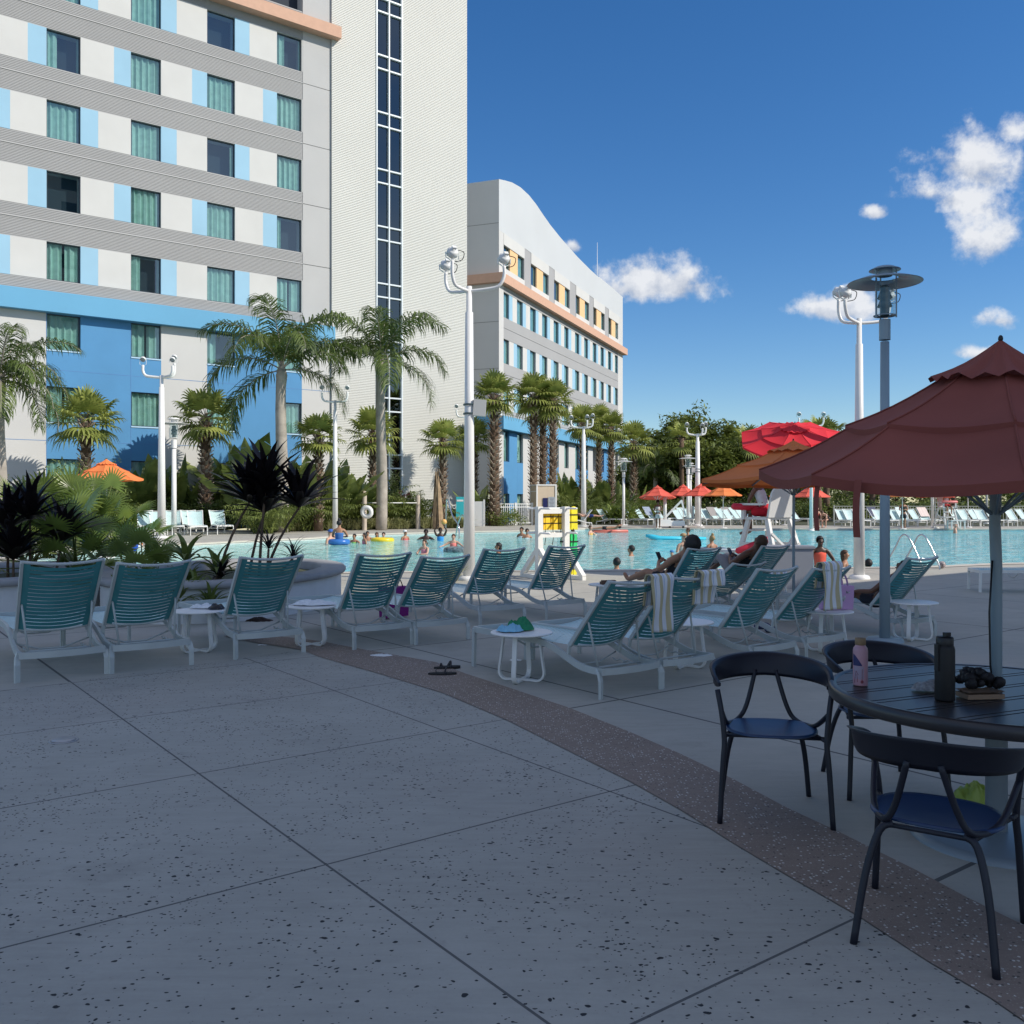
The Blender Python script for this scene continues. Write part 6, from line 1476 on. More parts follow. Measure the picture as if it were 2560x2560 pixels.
pt3 = tpt(2315, 1728); cloth_pile('mesh_pouch', pt3, (.075, .05), .05, mat('grey net fabric', (.30, .31, .33), .8, var=.35, vscale=60, bump=.8, bscale=120), 'grey net cloth lying left of the black flask', 'cloth', 21)
# drain, ball, utility lid
b = MB(); b.lathe([(0, .0135), (.072, .0135), (.075, .010)], 28); b.lathe([(.0, .0145), (.012, .0145)], 10); b.lathe([(.080, .006), (.092, .012), (.095, .006)], 28); o = b.build('drain_cover', mat('worn metal lid', (.42, .42, .42), .5, .4, var=.2)); o.location = G(158.5, 1853); tag(o, 'small round metal lid set in the pitted concrete', 'drain cover')
b = MB(); 
for i in range(6):
    a0, a1 = i * math.pi / 3, (i + 1) * math.pi / 3
    b.grid(lambda u, v, a0=a0, a1=a1: V((math.sin(math.pi * v) * math.cos(a0 + (a1 - a0) * u) * .22, math.sin(math.pi * v) * math.sin(a0 + (a1 - a0) * u) * .22, math.cos(math.pi * v) * .22)), 4, 12, m=i % 3)
o = b.build('beach_ball', [mat('orange vinyl', (.8, .25, .08), .3), mat('blue vinyl', (.02, .12, .7), .3), mat('white vinyl', (.8, .8, .8), .3)]); o.location = G(340, 1374) + Z * .16; o.rotation_euler = (.8, .5, .4); tag(o, 'blue, orange and white beach ball at the pool corner', 'ball')
b = MB(); b.ell((0, 0, .09), .09, 12, 8); o = b.build('small_ball', mat('dark marbled vinyl', (.06, .04, .05), .4, var=.8, vscale=12, col2=(.7, .6, .6))); o.location = G(2355, 1421); tag(o, 'small dark marbled ball beside the steel ladder', 'ball')
for s, px, py, sz_ in (('3 FT 8 IN', 408, 1371.5, .22),):
    p = G(px, py); o = text_on('depth_marking', s, p + V((0, -.10, -.045)), .16, R(20), M['black']); tag(o, 'dark depth lettering on the tile at the left pool edge', 'marking')
p = G(1765, 1325); o = text_on('depth_marking', 'NO DIVING', p + V((0, -.3, -.05)), .3, 0, M['white']); tag(o, 'white lettering on the far pool edge tile', 'marking')

b = MB(); b.box((0, 0, .02), (.22, .10, .035)); b.box((.01, .005, .045), (.20, .09, .02)); o = b.build('book', mat('brown cover', (.10, .055, .035), .7)); o.location = STP[6] + Z * .452; o.rotation_euler = (0, 0, .2); tag(o, 'brown book lying on the side table beside the bare feet', 'book')
for k, (px, py, c_) in enumerate(((1905, 1572, (.05, .06, .14)), (1925, 1580, (.05, .06, .14)))):
    b = MB(); b.ell((0, 0, .04), (.13, .05, .045), 12, 8); b.ell((-.06, 0, .06), (.06, .045, .05), 10, 6); o = b.build('shoe', mat('navy shoe fabric', c_, .8)); o.location = G(px, py); o.rotation_euler = (0, 0, .4 + k * .5); tag(o, ('left', 'right')[k] + ' navy shoe under the lounger behind the free standing chair', 'shoe')
# ------------------------------------------------------------------ people
def skin_mesh(name, joints, edges, sub=1):
    me = bpy.data.meshes.new(name); keys = list(joints); ix = {k: i for i, k in enumerate(keys)}
    me.from_pydata([joints[k][0] for k in keys], [(ix[a], ix[b]) for a, b in edges], []); o = bpy.data.objects.new(name, me); COL.objects.link(o)
    o.modifiers.new('Skin', 'SKIN').use_smooth_shade = True
    lay = me.skin_vertices[0].data
    for k in keys:
        r = joints[k][1]; r = (r, r) if not isinstance(r, tuple) else r; lay[ix[k]].radius = r; lay[ix[k]].use_root = (k == keys[0])
    s = o.modifiers.new('Sub', 'SUBSURF'); s.levels = sub; s.render_levels = sub
    dg = bpy.context.evaluated_depsgraph_get(); m2 = bpy.data.meshes.new_from_object(o.evaluated_get(dg)); m2.name = name
    bpy.data.objects.remove(o); bpy.data.meshes.remove(me)
    for p in m2.polygons: p.use_smooth = True
    return m2
SKIN = {'fair': mat('fair skin', (.58, .34, .24), .5), 'tan': mat('tan skin', (.38, .19, .11), .5), 'brown': mat('brown skin', (.16, .070, .040), .45), 'dark': mat('dark skin', (.055, .026, .016), .42)}
HAIR = {'black': mat('black hair', (.010, .008, .008), .6, bump=.5, bscale=60), 'brown': mat('brown hair', (.07, .035, .018), .6, bump=.5, bscale=60), 'blond': mat('blond hair', (.34, .22, .10), .6, bump=.5, bscale=60), 'grey': mat('grey hair', (.35, .33, .31), .6)}
CL = {}
def cloth(c, nm='garment fabric'):
    if c not in CL: CL[c] = mat(nm, c, .85, var=.08, vscale=8)
    return CL[c]
def base_pose():
    J = dict(pel=(V((0, 0, .94)), (.145, .11)), sp=(V((0, 0, 1.10)), (.125, .10)), ch=(V((0, 0, 1.29)), (.155, .105)), nb=(V((0, 0, 1.42)), (.075, .065)), nk=(V((0, .005, 1.50)), .052),
             jw=(V((0, .02, 1.555)), (.066, .072)), hd=(V((0, .012, 1.625)), (.078, .092)), ht=(V((0, .0, 1.70)), (.055, .065)), ns=(V((0, .118, 1.60)), .014))
    for s, n in ((-1, 'L'), (1, 'R')):
        J['sh' + n] = (V((s * .175, 0, 1.395)), .060); J['el' + n] = (V((s * .235, -.01, 1.12)), .042); J['wr' + n] = (V((s * .25, .06, .89)), (.030, .022)); J['pa' + n] = (V((s * .25, .085, .81)), (.038, .018))
        J['hp' + n] = (V((s * .085, 0, .86)), .088); J['kn' + n] = (V((s * .10, .02, .49)), .058); J['ca' + n] = (V((s * .10, -.01, .36)), .055); J['an' + n] = (V((s * .10, -.02, .08)), .036); J['to' + n] = (V((s * .115, .14, .035)), (.038, .026))
    return J
def bodyedges(J):
    E = [('pel', 'sp'), ('sp', 'ch'), ('ch', 'nb'), ('nb', 'nk'), ('nk', 'jw'), ('jw', 'hd'), ('hd', 'ht'), ('hd', 'ns')]
    for n in 'LR': E += [('nb', 'sh' + n), ('sh' + n, 'el' + n), ('el' + n, 'wr' + n), ('wr' + n, 'pa' + n), ('pel', 'hp' + n), ('hp' + n, 'kn' + n), ('kn' + n, 'ca' + n), ('ca' + n, 'an' + n), ('an' + n, 'to' + n)]
    return [e for e in E if e[0] in J and e[1] in J]
def add_fingers(J, E, n, curl=.4):
    wr, pa = J['wr' + n][0], J['pa' + n][0]; d = (pa - wr).normalized(); side = d.cross(Z); side = side.normalized() if side.length > .1 else V((0, 1, 0)); up = side.cross(d)
    for i, (o_, l) in enumerate(((-.030, .062), (-.010, .074), (.010, .070), (.029, .054))):
        a = 'f%d%s' % (i, n); p0 = pa + d * .028 + side * o_; p1 = p0 + (d - up * curl * .5).normalized() * l * .55; p2 = p1 + (d - up * curl * 1.3).normalized() * l * .5
        J[a + 'a'] = (p0, .0105); J[a + 'b'] = (p1, .0092); J[a + 'c'] = (p2, .0075); E += [('pa' + n, a + 'a'), (a + 'a', a + 'b'), (a + 'b', a + 'c')]
    p0 = wr.lerp(pa, .45) + side * .034; p1 = p0 + (d + side * .9).normalized() * .035; p2 = p1 + (d - up * curl * .4).normalized() * .03
    J['t%sa' % n] = (p0, .013); J['t%sb' % n] = (p1, .011); J['t%sc' % n] = (p2, .009); E += [('wr' + n, 't%sa' % n), ('t%sa' % n, 't%sb' % n), ('t%sb' % n, 't%sc' % n)]
def garment(J, parts, grow, name, m, root):
    sub = {}; E = []
    for a, b, f0, f1 in parts:
        ka, kb = a, b; pa_, pb_ = J[a][0], J[b][0]; ra, rb = J[a][1], J[b][1]
        def rad(r): r = r if isinstance(r, tuple) else (r, r); return (r[0] + grow, r[1] + grow)
        if f1 < 1: kb = a + b + 'x'; pb_ = pa_.lerp(pb_, f1)
        sub[ka] = (pa_, rad(ra)); sub[kb] = (pb_, rad(rb if f1 >= 1 else (ra if not isinstance(ra, tuple) else ra))); E.append((ka, kb))
    me = skin_mesh(name, sub, E); me.materials.append(m); o = bpy.data.objects.new(name, me); COL.objects.link(o); o.parent = root; return o
SHIRT = [('pel', 'sp', 0, 1), ('sp', 'ch', 0, 1), ('ch', 'nb', 0, .8), ('nb', 'shL', 0, 1), ('nb', 'shR', 0, 1), ('shL', 'elL', 0, .6), ('shR', 'elR', 0, .6)]
LONG = [('pel', 'sp', 0, 1), ('sp', 'ch', 0, 1), ('ch', 'nb', 0, .85), ('nb', 'shL', 0, 1), ('nb', 'shR', 0, 1), ('shL', 'elL', 0, 1), ('shR', 'elR', 0, 1), ('elL', 'wrL', 0, .9), ('elR', 'wrR', 0, .9)]
SUIT = [('pel', 'sp', 0, 1), ('sp', 'ch', 0, 1), ('ch', 'nb', 0, .35)]
SHORTS = [('pel', 'hpL', 0, 1), ('pel', 'hpR', 0, 1), ('hpL', 'knL', 0, .7), ('hpR', 'knR', 0, .7), ('pel', 'sp', 0, .4)]
PANTS = [('pel', 'hpL', 0, 1), ('pel', 'hpR', 0, 1), ('hpL', 'knL', 0, 1), ('hpR', 'knR', 0, 1), ('knL', 'caL', 0, 1), ('knR', 'caR', 0, 1), ('pel', 'sp', 0, .4)]
def person(loc, rz, label, J=None, skin='fair', hair='brown', hs='short', wear=(), sc=1.0, fingers=False, grp=None, tilt=0.0, headdir=None):
    J = dict(J or base_pose()); J0 = dict(J); E = bodyedges(J)
    if fingers:
        for n in 'LR':
            if 'pa' + n in J: add_fingers(J, E, n)
    me = skin_mesh('person', J, E, 2 if fingers else 1); me.materials.append(SKIN[skin]); o = bpy.data.objects.new('person', me); COL.objects.link(o)
    o.location = loc; o.rotation_euler = (tilt, 0, rz); o.scale = (sc,) * 3; tag(o, label, 'person', grp)
    for parts, col, grow, nm in wear: garment(J0, parts, grow, nm, cloth(col), o)
    hd = J['hd'][0]; ht = J['ht'][0]; up = (ht - J['jw'][0]).normalized(); fw = (J['ns'][0] - hd); fw = (fw - up * fw.dot(up)).normalized(); sd = fw.cross(up)
    q = Matrix((sd, fw, up)).transposed()
    b = MB(); hc = hd + up * .022 - fw * .018
    if hs in ('short', 'long', 'bun', 'afro', 'tails'):
        k = 1.30 if hs == 'afro' else 1.0
        b.ell(hc + up * .012 * k + (up * .03 - fw * .01 if hs == 'afro' else V((0, 0, 0))), (.088 * k, .102 * k, .098 * k), 18, 12, rot=q, jit=.10 if hs == 'afro' else .05)
        # cut the face side away
        keep = []
        c0 = V(hc)
        for f, s_, m_ in zip(b.f, b.s, b.m):
            cc_ = sum((V(b.v[i]) for i in f), V((0, 0, 0))) / len(f) - c0
            if cc_.dot(fw) > .030 and cc_.dot(up) < .045: continue
            keep.append((f, s_, m_))
        b.f = [k_[0] for k_ in keep]; b.s = [k_[1] for k_ in keep]; b.m = [k_[2] for k_ in keep]
        if hs == 'bun': b.ell(hc + up * .125, (.048, .048, .05), 12, 8, jit=.2)
        if hs == 'long': b.ell(hc - up * .10 - fw * .055, (.085, .05, .16), 14, 10, rot=q, jit=.15)
        if hs == 'tails':
            for k_ in (-1, 1): b.tube([hc + sd * k_ * .07 - fw * .04, hc + sd * k_ * .11 - up * .06 - fw * .05, hc + sd * k_ * .10 - up * .16 - fw * .03], [.02, .028, .008], n=8)
        b.build('hair', HAIR[hair], o)
    elif hs == 'cap':
        cap = MB(); cap.lathe([(.096, 0), (.097, .03), (.085, .065), (.05, .09), (0, .10)], 18, c=hc + up * .02, rot=q)
        cap.add([hc + up * .022 + sd * x * .07 + fw * y for x, y in ((-1, .07), (1, .07), (.8, .16), (0, .18), (-.8, .16))], [(0, 1, 2, 3, 4)]); cap.build('cap', cloth(hair), o)
    # face and ears
    for s_ in (-1, 1): f = MB(); f.ell(hd + fw * .088 + sd * s_ * .031 - up * .005, (.011, .006, .007), 8, 6, rot=q); f.build('eye', M['black'], o)
    f = MB(); f.ell(hd + fw * .082 - up * .075, (.024, .010, .007), 8, 6, rot=q); f.build('mouth', mat('lips', (.28, .09, .08), .5) if 'lips' not in M else M['lips'], o)
    for s_ in (-1, 1): f = MB(); f.ell(hd + sd * s_ * .084 - fw * .005 - up * .01, (.010, .018, .028), 8, 6, rot=q); f.build('ear', SKIN[skin], o)
    return o
M['lips'] = mat('lips', (.28, .09, .08), .5)
def swim_pose(arms='down', level=0):
    J = base_pose()
    for n, s in (('L', -1), ('R', 1)):
        for k in ('ca', 'to'): del J[k + n]
        J['kn' + n] = (V((s * .12, .30, .62)), .058); J['an' + n] = (V((s * .12, .12, .30)), .036)
        if arms == 'out': J['el' + n] = (V((s * .38, .12, 1.27)), .040); J['wr' + n] = (V((s * .50, .28, 1.22)), (.03, .022)); J['pa' + n] = (V((s * .53, .35, 1.21)), (.038, .018))
        if arms == 'up': J['el' + n] = (V((s * .27, .05, 1.62)), .040); J['wr' + n] = (V((s * .13, .08, 1.84)), (.03, .022)); J['pa' + n] = (V((s * .08, .09, 1.92)), (.038, .018))
        if arms == 'front': J['el' + n] = (V((s * .26, .16, 1.18)), .040); J['wr' + n] = (V((s * .12, .32, 1.16)), (.03, .022)); J['pa' + n] = (V((s * .04, .36, 1.17)), (.038, .018))
    E = None; return J
def bodyfix(J):
    for n in 'LR':
        if 'ca' + n not in J: J['ca' + n] = (J['kn' + n][0].lerp(J['an' + n][0], .4), .05)
    return J
ZW = -.10
def Gw(px, py): return G(px, py, ZW)
def swimmer(px, py, lvl, az, label, skin='fair', hair='brown', hs='short', wear=(), sc=1.0, arms='down', **k):
    """lvl: body height at the water line"""
    sc *= 1.14; p = Gw(px, py); p.z = ZW - lvl * sc; return person(p, R(az), label, bodyfix(swim_pose(arms)), skin, hair, hs, wear, sc, grp='bathers in the pool', **k)
def ring(px, py, r, t_, col, label, col2=None, cat='swim ring', z=.05, stretch=1.0):
    b = MB(); n = 28; b.tube([V((math.cos(2 * math.pi * i / n) * r, math.sin(2 * math.pi * i / n) * r * stretch, 0)) for i in range(n)], t_, n=10, closed=True)
    o = b.build('swim_ring', mat('inflated vinyl', col, .28, var=.9 if col2 else .05, vscale=9, col2=col2)); p = Gw(px, py); o.location = p + Z * z; return tag(o, label, cat)
swimmer(848, 1362, .90, 0, 'woman with a topknot seen from behind, blue tube at her waist', 'tan', 'black', 'bun', ((SUIT, (.05, .16, .42), .012, 'swimsuit'),), 1.05, 'front')
ring(848, 1362, .33, .12, (.04, .17, .50), 'blue swim tube around the woman with the topknot', z=.12)
swimmer(826, 1359, 1.22, 60, 'bather in a blue cap left of the woman with the topknot', 'fair', (.05, .13, .45), 'cap', ((SHIRT, (.75, .75, .75), .014, 'shirt'),))
swimmer(886, 1357, 1.32, 160, 'child with blue and green arm floats', 'tan', 'black', 'short', ((SHIRT, (.25, .62, .10), .014, 'shirt'),), .8, 'out')
swimmer(911, 1360, 1.20, 120, 'child with wet black hair and pink top, nearer of two', 'tan', 'black', 'long', ((SHIRT, (.62, .22, .30), .014, 'shirt'),), .75)
swimmer(919, 1352, 1.24, 200, 'child with black hair just behind the pink topped child', 'tan', 'black', 'short', (), .75)
swimmer(942, 1350, 1.36, 180, 'left child leaning on the yellow ring', 'tan', 'brown', 'long', (), .82)
swimmer(959, 1350, 1.36, 170, 'right child inside the yellow ring', 'fair', 'black', 'short', (), .82)
ring(956, 1353, .42, .11, (.85, .62, .03), 'yellow swim ring around two children')
swimmer(1013, 1350, 1.28, 220, 'child in a white cap and red top near the far edge', 'tan', (.7, .7, .72), 'cap', ((SHIRT, (.6, .12, .12), .014, 'shirt'),), .85)
swimmer(1065, 1349, 1.33, 180, 'dark skinned man up to his shoulders near the far edge', 'dark', 'black', 'short', (), 1.05, 'out')
swimmer(1101, 1352, 1.16, 190, 'child in a blue shirt raising both arms', 'dark', 'black', 'short', ((SHIRT, (.03, .28, .68), .014, 'shirt'),), .9, 'up')
b = MB(); b.ell((0, 0, 0), .13, 14, 10); o = b.build('float_ball', mat('orange rubber ball', (.78, .42, .12), .4)); o.location = Gw(1110, 1352) + Z * .85; tag(o, 'orange ball held up by the child in the blue shirt', 'ball')
swimmer(1061, 1386, 1.14, 150, 'girl with tied dark hair in a pink long sleeved top', 'fair', 'brown', 'tails', ((LONG, (.80, .28, .34), .014, 'rash_top'),), .72, 'front')
swimmer(1134, 1370, 1.16, 170, 'girl in a coral float vest spreading her arms', 'fair', 'brown', 'short', ((LONG, (.90, .25, .22), .03, 'float_vest'),), .80, 'out')
ring(1146, 1380, .40, .13, (.02, .035, .045), 'black tyre shaped ring with pale dots', (.25, .35, .38))
swimmer(1304, 1343, 1.30, 150, 'left of two bathers in white tops close together', 'tan', 'black', 'short', ((SHIRT, (.72, .75, .78), .014, 'shirt'),))
swimmer(1318, 1345, 1.34, 190, 'right of two bathers in white tops close together', 'tan', 'black', 'short', ((SHIRT, (.72, .75, .78), .014, 'shirt'),))
swimmer(1352, 1361, 1.46, 20, 'lone dark head behind the life vest rack', 'tan', 'black', 'short')
swimmer(1246, 1384, 1.42, 100, 'bather with dark hair behind the lounger by the large pole', 'tan', 'black', 'long')
swimmer(1476, 1337, 1.28, 240, 'bather with an orange arm float near the far edge', 'fair', 'brown', 'short', ((SHIRT, (.78, .45, .10), .02, 'float_vest'),), .95, 'out')
swimmer(1432, 1345, 1.30, 200, 'bather half hidden by the green life vest', 'brown', 'black', 'short', ((SHIRT, (.1, .35, .8), .014, 'shirt'),), .9)
# prone figure on a salmon mat
def prone_pose():
    J = base_pose()
    for n, s in (('L', -1), ('R', 1)):
        J['el' + n] = (V((s * .26, .14, 1.58)), .04); J['wr' + n] = (V((s * .12, .18, 1.74)), (.03, .022)); J['pa' + n] = (V((s * .06, .2, 1.8)), (.038, .018)); J['to' + n] = (V((s * .11, .05, -.05)), (.035, .03))
    J['hd'] = (V((0, .10, 1.63)), (.078, .09)); J['ht'] = (V((0, .04, 1.70)), (.055, .06)); J['jw'] = (V((0, .13, 1.56)), (.06, .065)); J['ns'] = (V((0, .20, 1.64)), .014); return J
b = MB(); b.box((0, 0, 0), (2.0, .7, .12)); 
for i in range(5): b.tube([(-1.0, -.28 + i * .14, .05), (1.0, -.28 + i * .14, .05)], .07, n=8)
o = b.build('float_mat', mat('salmon vinyl', (.78, .22, .17), .35)); o.location = Gw(1525, 1331) + Z * .03; o.rotation_euler = (0, 0, .06); tag(o, 'salmon air mat under the swimmer in black shorts', 'air mat')
p = Gw(1520, 1332) + V((-.95, 0, .27)); o = person(p, 0, 'swimmer lying across the salmon air mat', prone_pose(), 'tan', 'black', 'short', ((SHORTS, (.01, .012, .016), .02, 'shorts'),), .98, grp='bathers in the pool')
o.rotation_euler = Euler((0, 0, 0)); o.matrix_world = Matrix.Translation(p) @ Matrix(((0, 0, 1, 0), (1, 0, 0, 0), (0, 1, 0, 0), (0, 0, 0, 1))) @ Matrix.Diagonal((.98, .98, .98, 1))
swimmer(1578, 1390, 1.44, 60, 'dark haired swimmer between the rack and the lifeguard', 'tan', 'black', 'short')
swimmer(1542, 1425, 1.46, 10, 'dark haired head at the near pool edge', 'tan', 'black', 'short', sc=.98)
swimmer(1720, 1343, 1.34, 90, 'bather behind the cyan float', 'tan', 'brown', 'short')
b = MB(); b.tube([(-1.5, 0, .20), (-1.2, 0, .12), (-.8, 0, .05), (1.3, 0, .04)], [.06, .12, .12, .08], n=10)
for k_ in (-1, 1): b.tube([(-1.45, k_ * .2, .16), (-1.0, k_ * .28, .06), (1.2, k_ * .26, .04)], [.05, .09, .06], n=8)
o = b.build('pool_float', mat('cyan vinyl', (.05, .55, .72), .3)); o.location = Gw(1695, 1349); tag(o, 'long cyan air mattress floating in mid pool', 'air mattress')
swimmer(1709, 1380, 1.18, 200, 'bather in a tan cap behind the person raising a phone', 'fair', (.38, .26, .14), 'cap', ((SHIRT, (.6, .55, .5), .014, 'shirt'),), 1.0)
swimmer(1680, 1410, 1.20, 160, 'toddler in a cyan top and blue cap', 'fair', (.08, .25, .5), 'cap', ((LONG, (.04, .45, .68), .02, 'rash_top'),), .62)
swimmer(1780, 1378, 1.22, 30, 'blond woman with tied hair in a grey ring', 'tan', 'blond', 'bun', ((SUIT, (.05, .06, .08), .012, 'swimsuit'),), .95)
ring(1781, 1379, .42, .10, (.20, .24, .28), 'grey swim ring around the blond woman')
OJ = bodyfix(swim_pose('front')); OJ['elR'] = (V((-.0 + .34, .18, 1.20)), .042); OJ['wrR'] = (V((.46, .36, 1.28)), (.03, .022)); OJ['paR'] = (V((.49, .39, 1.36)), (.038, .018)); OJ['elL'] = (V((-.32, .06, 1.16)), .042); OJ['wrL'] = (V((-.16, .28, 1.08)), (.03, .022)); OJ['paL'] = (V((-.09, .30, 1.07)), (.038, .018))
p = Gw(2050, 1424); p.z = ZW - 1.02; person(p, R(180), 'dark skinned man in an orange long sleeved top standing in the pool', OJ, 'dark', 'black', 'short', ((LONG, (.80, .115, .07), .022, 'rash_top'),), 1.08, fingers=True, grp='bathers in the pool')
swimmer(2112, 1424, 1.25, 240, 'woman with long brown hair bowed at the near pool edge', 'tan', 'brown', 'long', (), .9)
swimmer(2171, 1427, 1.47, 0, 'black haired head at the near edge beside the tall pole', 'tan', 'black', 'short', sc=.95)
swimmer(2388, 1333, 1.25, 250, 'bald bather near the far lifeguard stand', 'fair', 'brown', 'none', (), 1.0)
# deck people
J = base_pose()
for n, s in (('L', -1), ('R', 1)): J['el' + n] = (V((s * .25, .03, 1.13)), .042); J['wr' + n] = (V((s * .06, .22, 1.15)), (.03, .022)); J['pa' + n] = (V((s * -.02, .24, 1.17)), (.038, .018))
person(G(2258, 1322), R(175), 'man in black shirt and shorts standing with folded arms', J, 'tan', (.02, .02, .02), 'cap', ((SHIRT, (.012, .014, .018), .02, 'shirt'), (SHORTS, (.02, .022, .028), .025, 'shorts')), 1.02)
person(at(1645, 57.6), R(170), 'person in a white patterned top beside the pool lift', J, 'brown', 'black', 'afro', ((SHIRT, (.65, .60, .58), .02, 'shirt'), (SHORTS, (.5, .5, .5), .025, 'shorts')), 1.0)
def sit_pose(lean=0.0, seat=.45):
    J = base_pose(); dz = .86 - seat - .09
    for k in list(J):
        p, r = J[k]
        if k[:2] in ('kn', 'ca', 'an', 'to'): continue
        q = V((p.x, p.y, p.z - dz)); h = q.z - (seat + .1)
        if h > 0: q.y += h * math.sin(lean); q.z = seat + .1 + h * math.cos(lean)
        J[k] = (q, r)
    for n, s in (('L', -1), ('R', 1)):
        J['kn' + n] = (V((s * .13, .44, seat + .09)), .06); J['ca' + n] = (V((s * .13, .46, seat - .04)), .052); J['an' + n] = (V((s * .13, .44, seat - .36)), .037); J['to' + n] = (V((s * .14, .58, seat - .41)), (.038, .026))
        sh = J['sh' + n][0]; J['el' + n] = (sh + V((s * .05, .12, -.25)), .042); J['wr' + n] = (V((s * .14, .34, seat + .24)), (.03, .022)); J['pa' + n] = (V((s * .12, .42, seat + .20)), (.038, .018))
    return J
# lifeguard in the near chair and the one across the pool
sj = sit_pose(.35); hz_ = 1.19 * 1.12 - .45
person(gc + V((-.06, .1, hz_)), GRZ + R(20), 'lifeguard in white shirt and red shorts on the near chair', sj, 'brown', (.75, .75, .72), 'cap', ((SHIRT, (.68, .68, .68), .02, 'shirt'), (SHORTS, (.55, .01, .03), .03, 'shorts')), 1.0, fingers=True)
b = MB(); b.tube([(-.42, 0, 0), (-.38, 0, 0), (.38, 0, 0), (.42, 0, 0)], [.03, .075, .075, .03], n=12); o = b.build('rescue_tube', mat('red foam', (.62, .02, .05), .5)); o.location = gc + V((-.42, .22, 1.52)); o.rotation_euler = (0, .05, GRZ - .2); tag(o, 'red rescue tube across the near lifeguard lap', 'rescue tube')
b = MB(); b.tube([(-.42, 0, 0), (-.38, 0, 0), (.38, 0, 0), (.42, 0, 0)], [.03, .07, .07, .03], n=12); o = b.build('rescue_tube', mat('red and white foam', (.60, .02, .05), .5)); o.location = gc + V((-.45, -.3, .70)); o.rotation_euler = (0, -.35, .1); tag(o, 'red rescue tube hung low on the lifeguard chair', 'rescue tube')
person(fg + V((0, -.05, 1.31 - .45)), R(180), 'lifeguard in a red bucket hat on the far stand', sit_pose(.1), 'tan', (.6, .02, .05), 'cap', ((SHIRT, (.72, .70, .70), .02, 'shirt'), (SHORTS, (.6, .02, .05), .03, 'shorts')), 1.0)
b = MB(); b.tube([(-.5, 0, 0), (-.45, 0, 0), (.45, 0, 0), (.5, 0, 0)], [.03, .08, .08, .03], n=10); o = b.build('rescue_tube', mat('salmon foam', (.75, .2, .18), .5)); o.location = fg + V((0, -.55, 1.66)); tag(o, 'salmon rescue tube across the far lifeguard knees', 'rescue tube')
person(at(2040, 58.5), R(200), 'pale woman sitting on a far lounger by the pole', sit_pose(.2), 'fair', 'brown', 'long', ((SUIT, (.5, .1, .1), .015, 'swimsuit'),), .95)
person(at(2073, 58.3), R(120), 'person in black bending forward on a far lounger', sit_pose(.95), 'fair', 'brown', 'short', ((SHIRT, (.012, .012, .015), .02, 'shirt'), (SHORTS, (.012, .012, .015), .025, 'shorts')), 1.0)
LL = place(FLG, at(1476, 62.5), R(96), 'flat white lounger under the sunbather', 'angled white loungers left of the pool lift', 1.1, 'sun lounger')
p = at(1470, 62.4, .72); o = person(p, 0, 'sunbather in blue shorts lying face down by the floodlight pole', prone_pose(), 'fair', 'brown', 'short', ((SHORTS, (.01, .03, .16), .02, 'shorts'),)); 
o.matrix_world = Matrix.Translation(p + V((1.0, 0, 0))) @ Matrix(((0, 0, -1, 0), (-1, 0, 0, 0), (0, 1, 0, 0), (0, 0, 0, 1)))
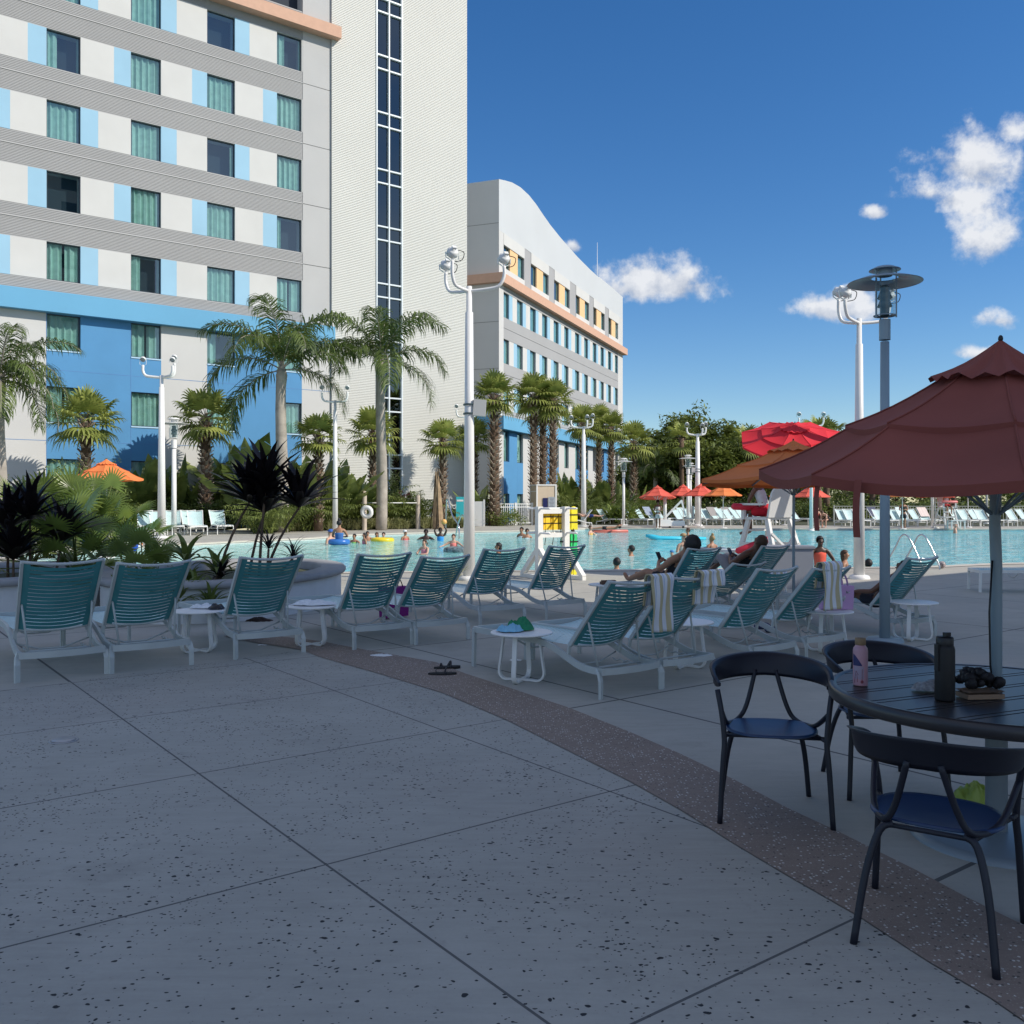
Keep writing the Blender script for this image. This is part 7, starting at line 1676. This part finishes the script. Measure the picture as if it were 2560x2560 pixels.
# people on the near loungers; local frame equals the lounger's
def recline_pose(ang=50, knees=.12, arms='phone'):
    J = base_pose(); a = R(ang); d = V((0, -math.cos(a), math.sin(a))); hip = V((0, .66, .49)); fwd = V((0, math.sin(a), math.cos(a)))
    for k, h in (('pel', 0), ('sp', .16), ('ch', .34), ('nb', .48), ('nk', .55), ('jw', .60), ('hd', .67), ('ht', .745)): 
        r = J[k][1]; J[k] = (hip + d * h + fwd * (.02 if h > .5 else 0), r)
    J['ns'] = (J['hd'][0] + fwd * .11 - d * .02, .014)
    for n, s in (('L', -1), ('R', 1)):
        J['sh' + n] = (hip + d * .45 + V((s * .175, 0, 0)), .06); J['hp' + n] = (hip + V((s * .085, .02, -.01)), .09)
        J['kn' + n] = (V((s * .10, 1.00, .47 + knees)), .062); J['ca' + n] = (V((s * .10, 1.14, .46 + knees * .7)), .056); J['an' + n] = (V((s * .10, 1.44, .46)), .037); J['to' + n] = (V((s * .13, 1.50, .57)), (.038, .026))
        if arms == 'phone': J['el' + n] = (hip + d * .22 + V((s * .24, .10, 0)), .042); J['wr' + n] = (hip + d * .34 + V((s * .09, .34, 0)), (.03, .022)); J['pa' + n] = (hip + d * .38 + V((s * .05, .38, 0)), (.038, .018))
        else: J['el' + n] = (hip + d * .20 + V((s * .27, .05, 0)), .042); J['wr' + n] = (hip + V((s * .24, .24, .14)), (.03, .022)); J['pa' + n] = (hip + V((s * .22, .31, .10)), (.038, .018))
    return J
def lie(px, py, rz, label, J, *a, **k):
    p = G(px, py) + V((math.cos(rz), math.sin(rz), 0)) * .358 + V((-math.sin(rz), math.cos(rz), 0)) * .025; return p, person(p, rz, label, J, *a, fingers=True, **k)
p, o = lie(1712, 1553, RZ - .05, 'person with full black hair raising a phone on a lounger', recline_pose(50, .14), 'tan', 'black', 'afro', ((SUIT, (.02, .02, .025), .014, 'swimsuit'), (SHORTS, (.02, .02, .025), .014, 'shorts')))
def phone(p, rz, hgt, label):
    J = recline_pose(50, .14); c_ = (J['paL'][0] + J['paR'][0]) / 2 + V((0, .02, .05)); p = p + Matrix.Rotation(rz, 3, 'Z') @ c_
    b = MB(); b.box((0, 0, 0), (.078, .009, .16)); q = b.build('phone', M['black']); q.location = p; q.rotation_euler = (R(-30), 0, rz); tag(q, label, 'phone')
phone(p, RZ, .92, 'black phone held up by the person with full black hair')
p, o = lie(1895, 1526, RZ - .05, 'person dressed in black with light trousers reclining and holding a phone', recline_pose(50, .30), 'brown', 'brown', 'short', ((LONG, (.010, .010, .012), .022, 'sweater'), (PANTS, (.28, .27, .28), .02, 'trousers')))
phone(p, RZ, .93, 'dark phone held by the person in the black sweater')
p, o = lie(2255, 1601, RZ - .06, 'dark skinned person reclining behind the grey lantern post', recline_pose(50, .10, 'rest'), 'brown', 'black', 'short', ((SUIT, (.02, .02, .03), .014, 'swimsuit'), (SHORTS, (.02, .02, .03), .016, 'shorts')), sc=.82)
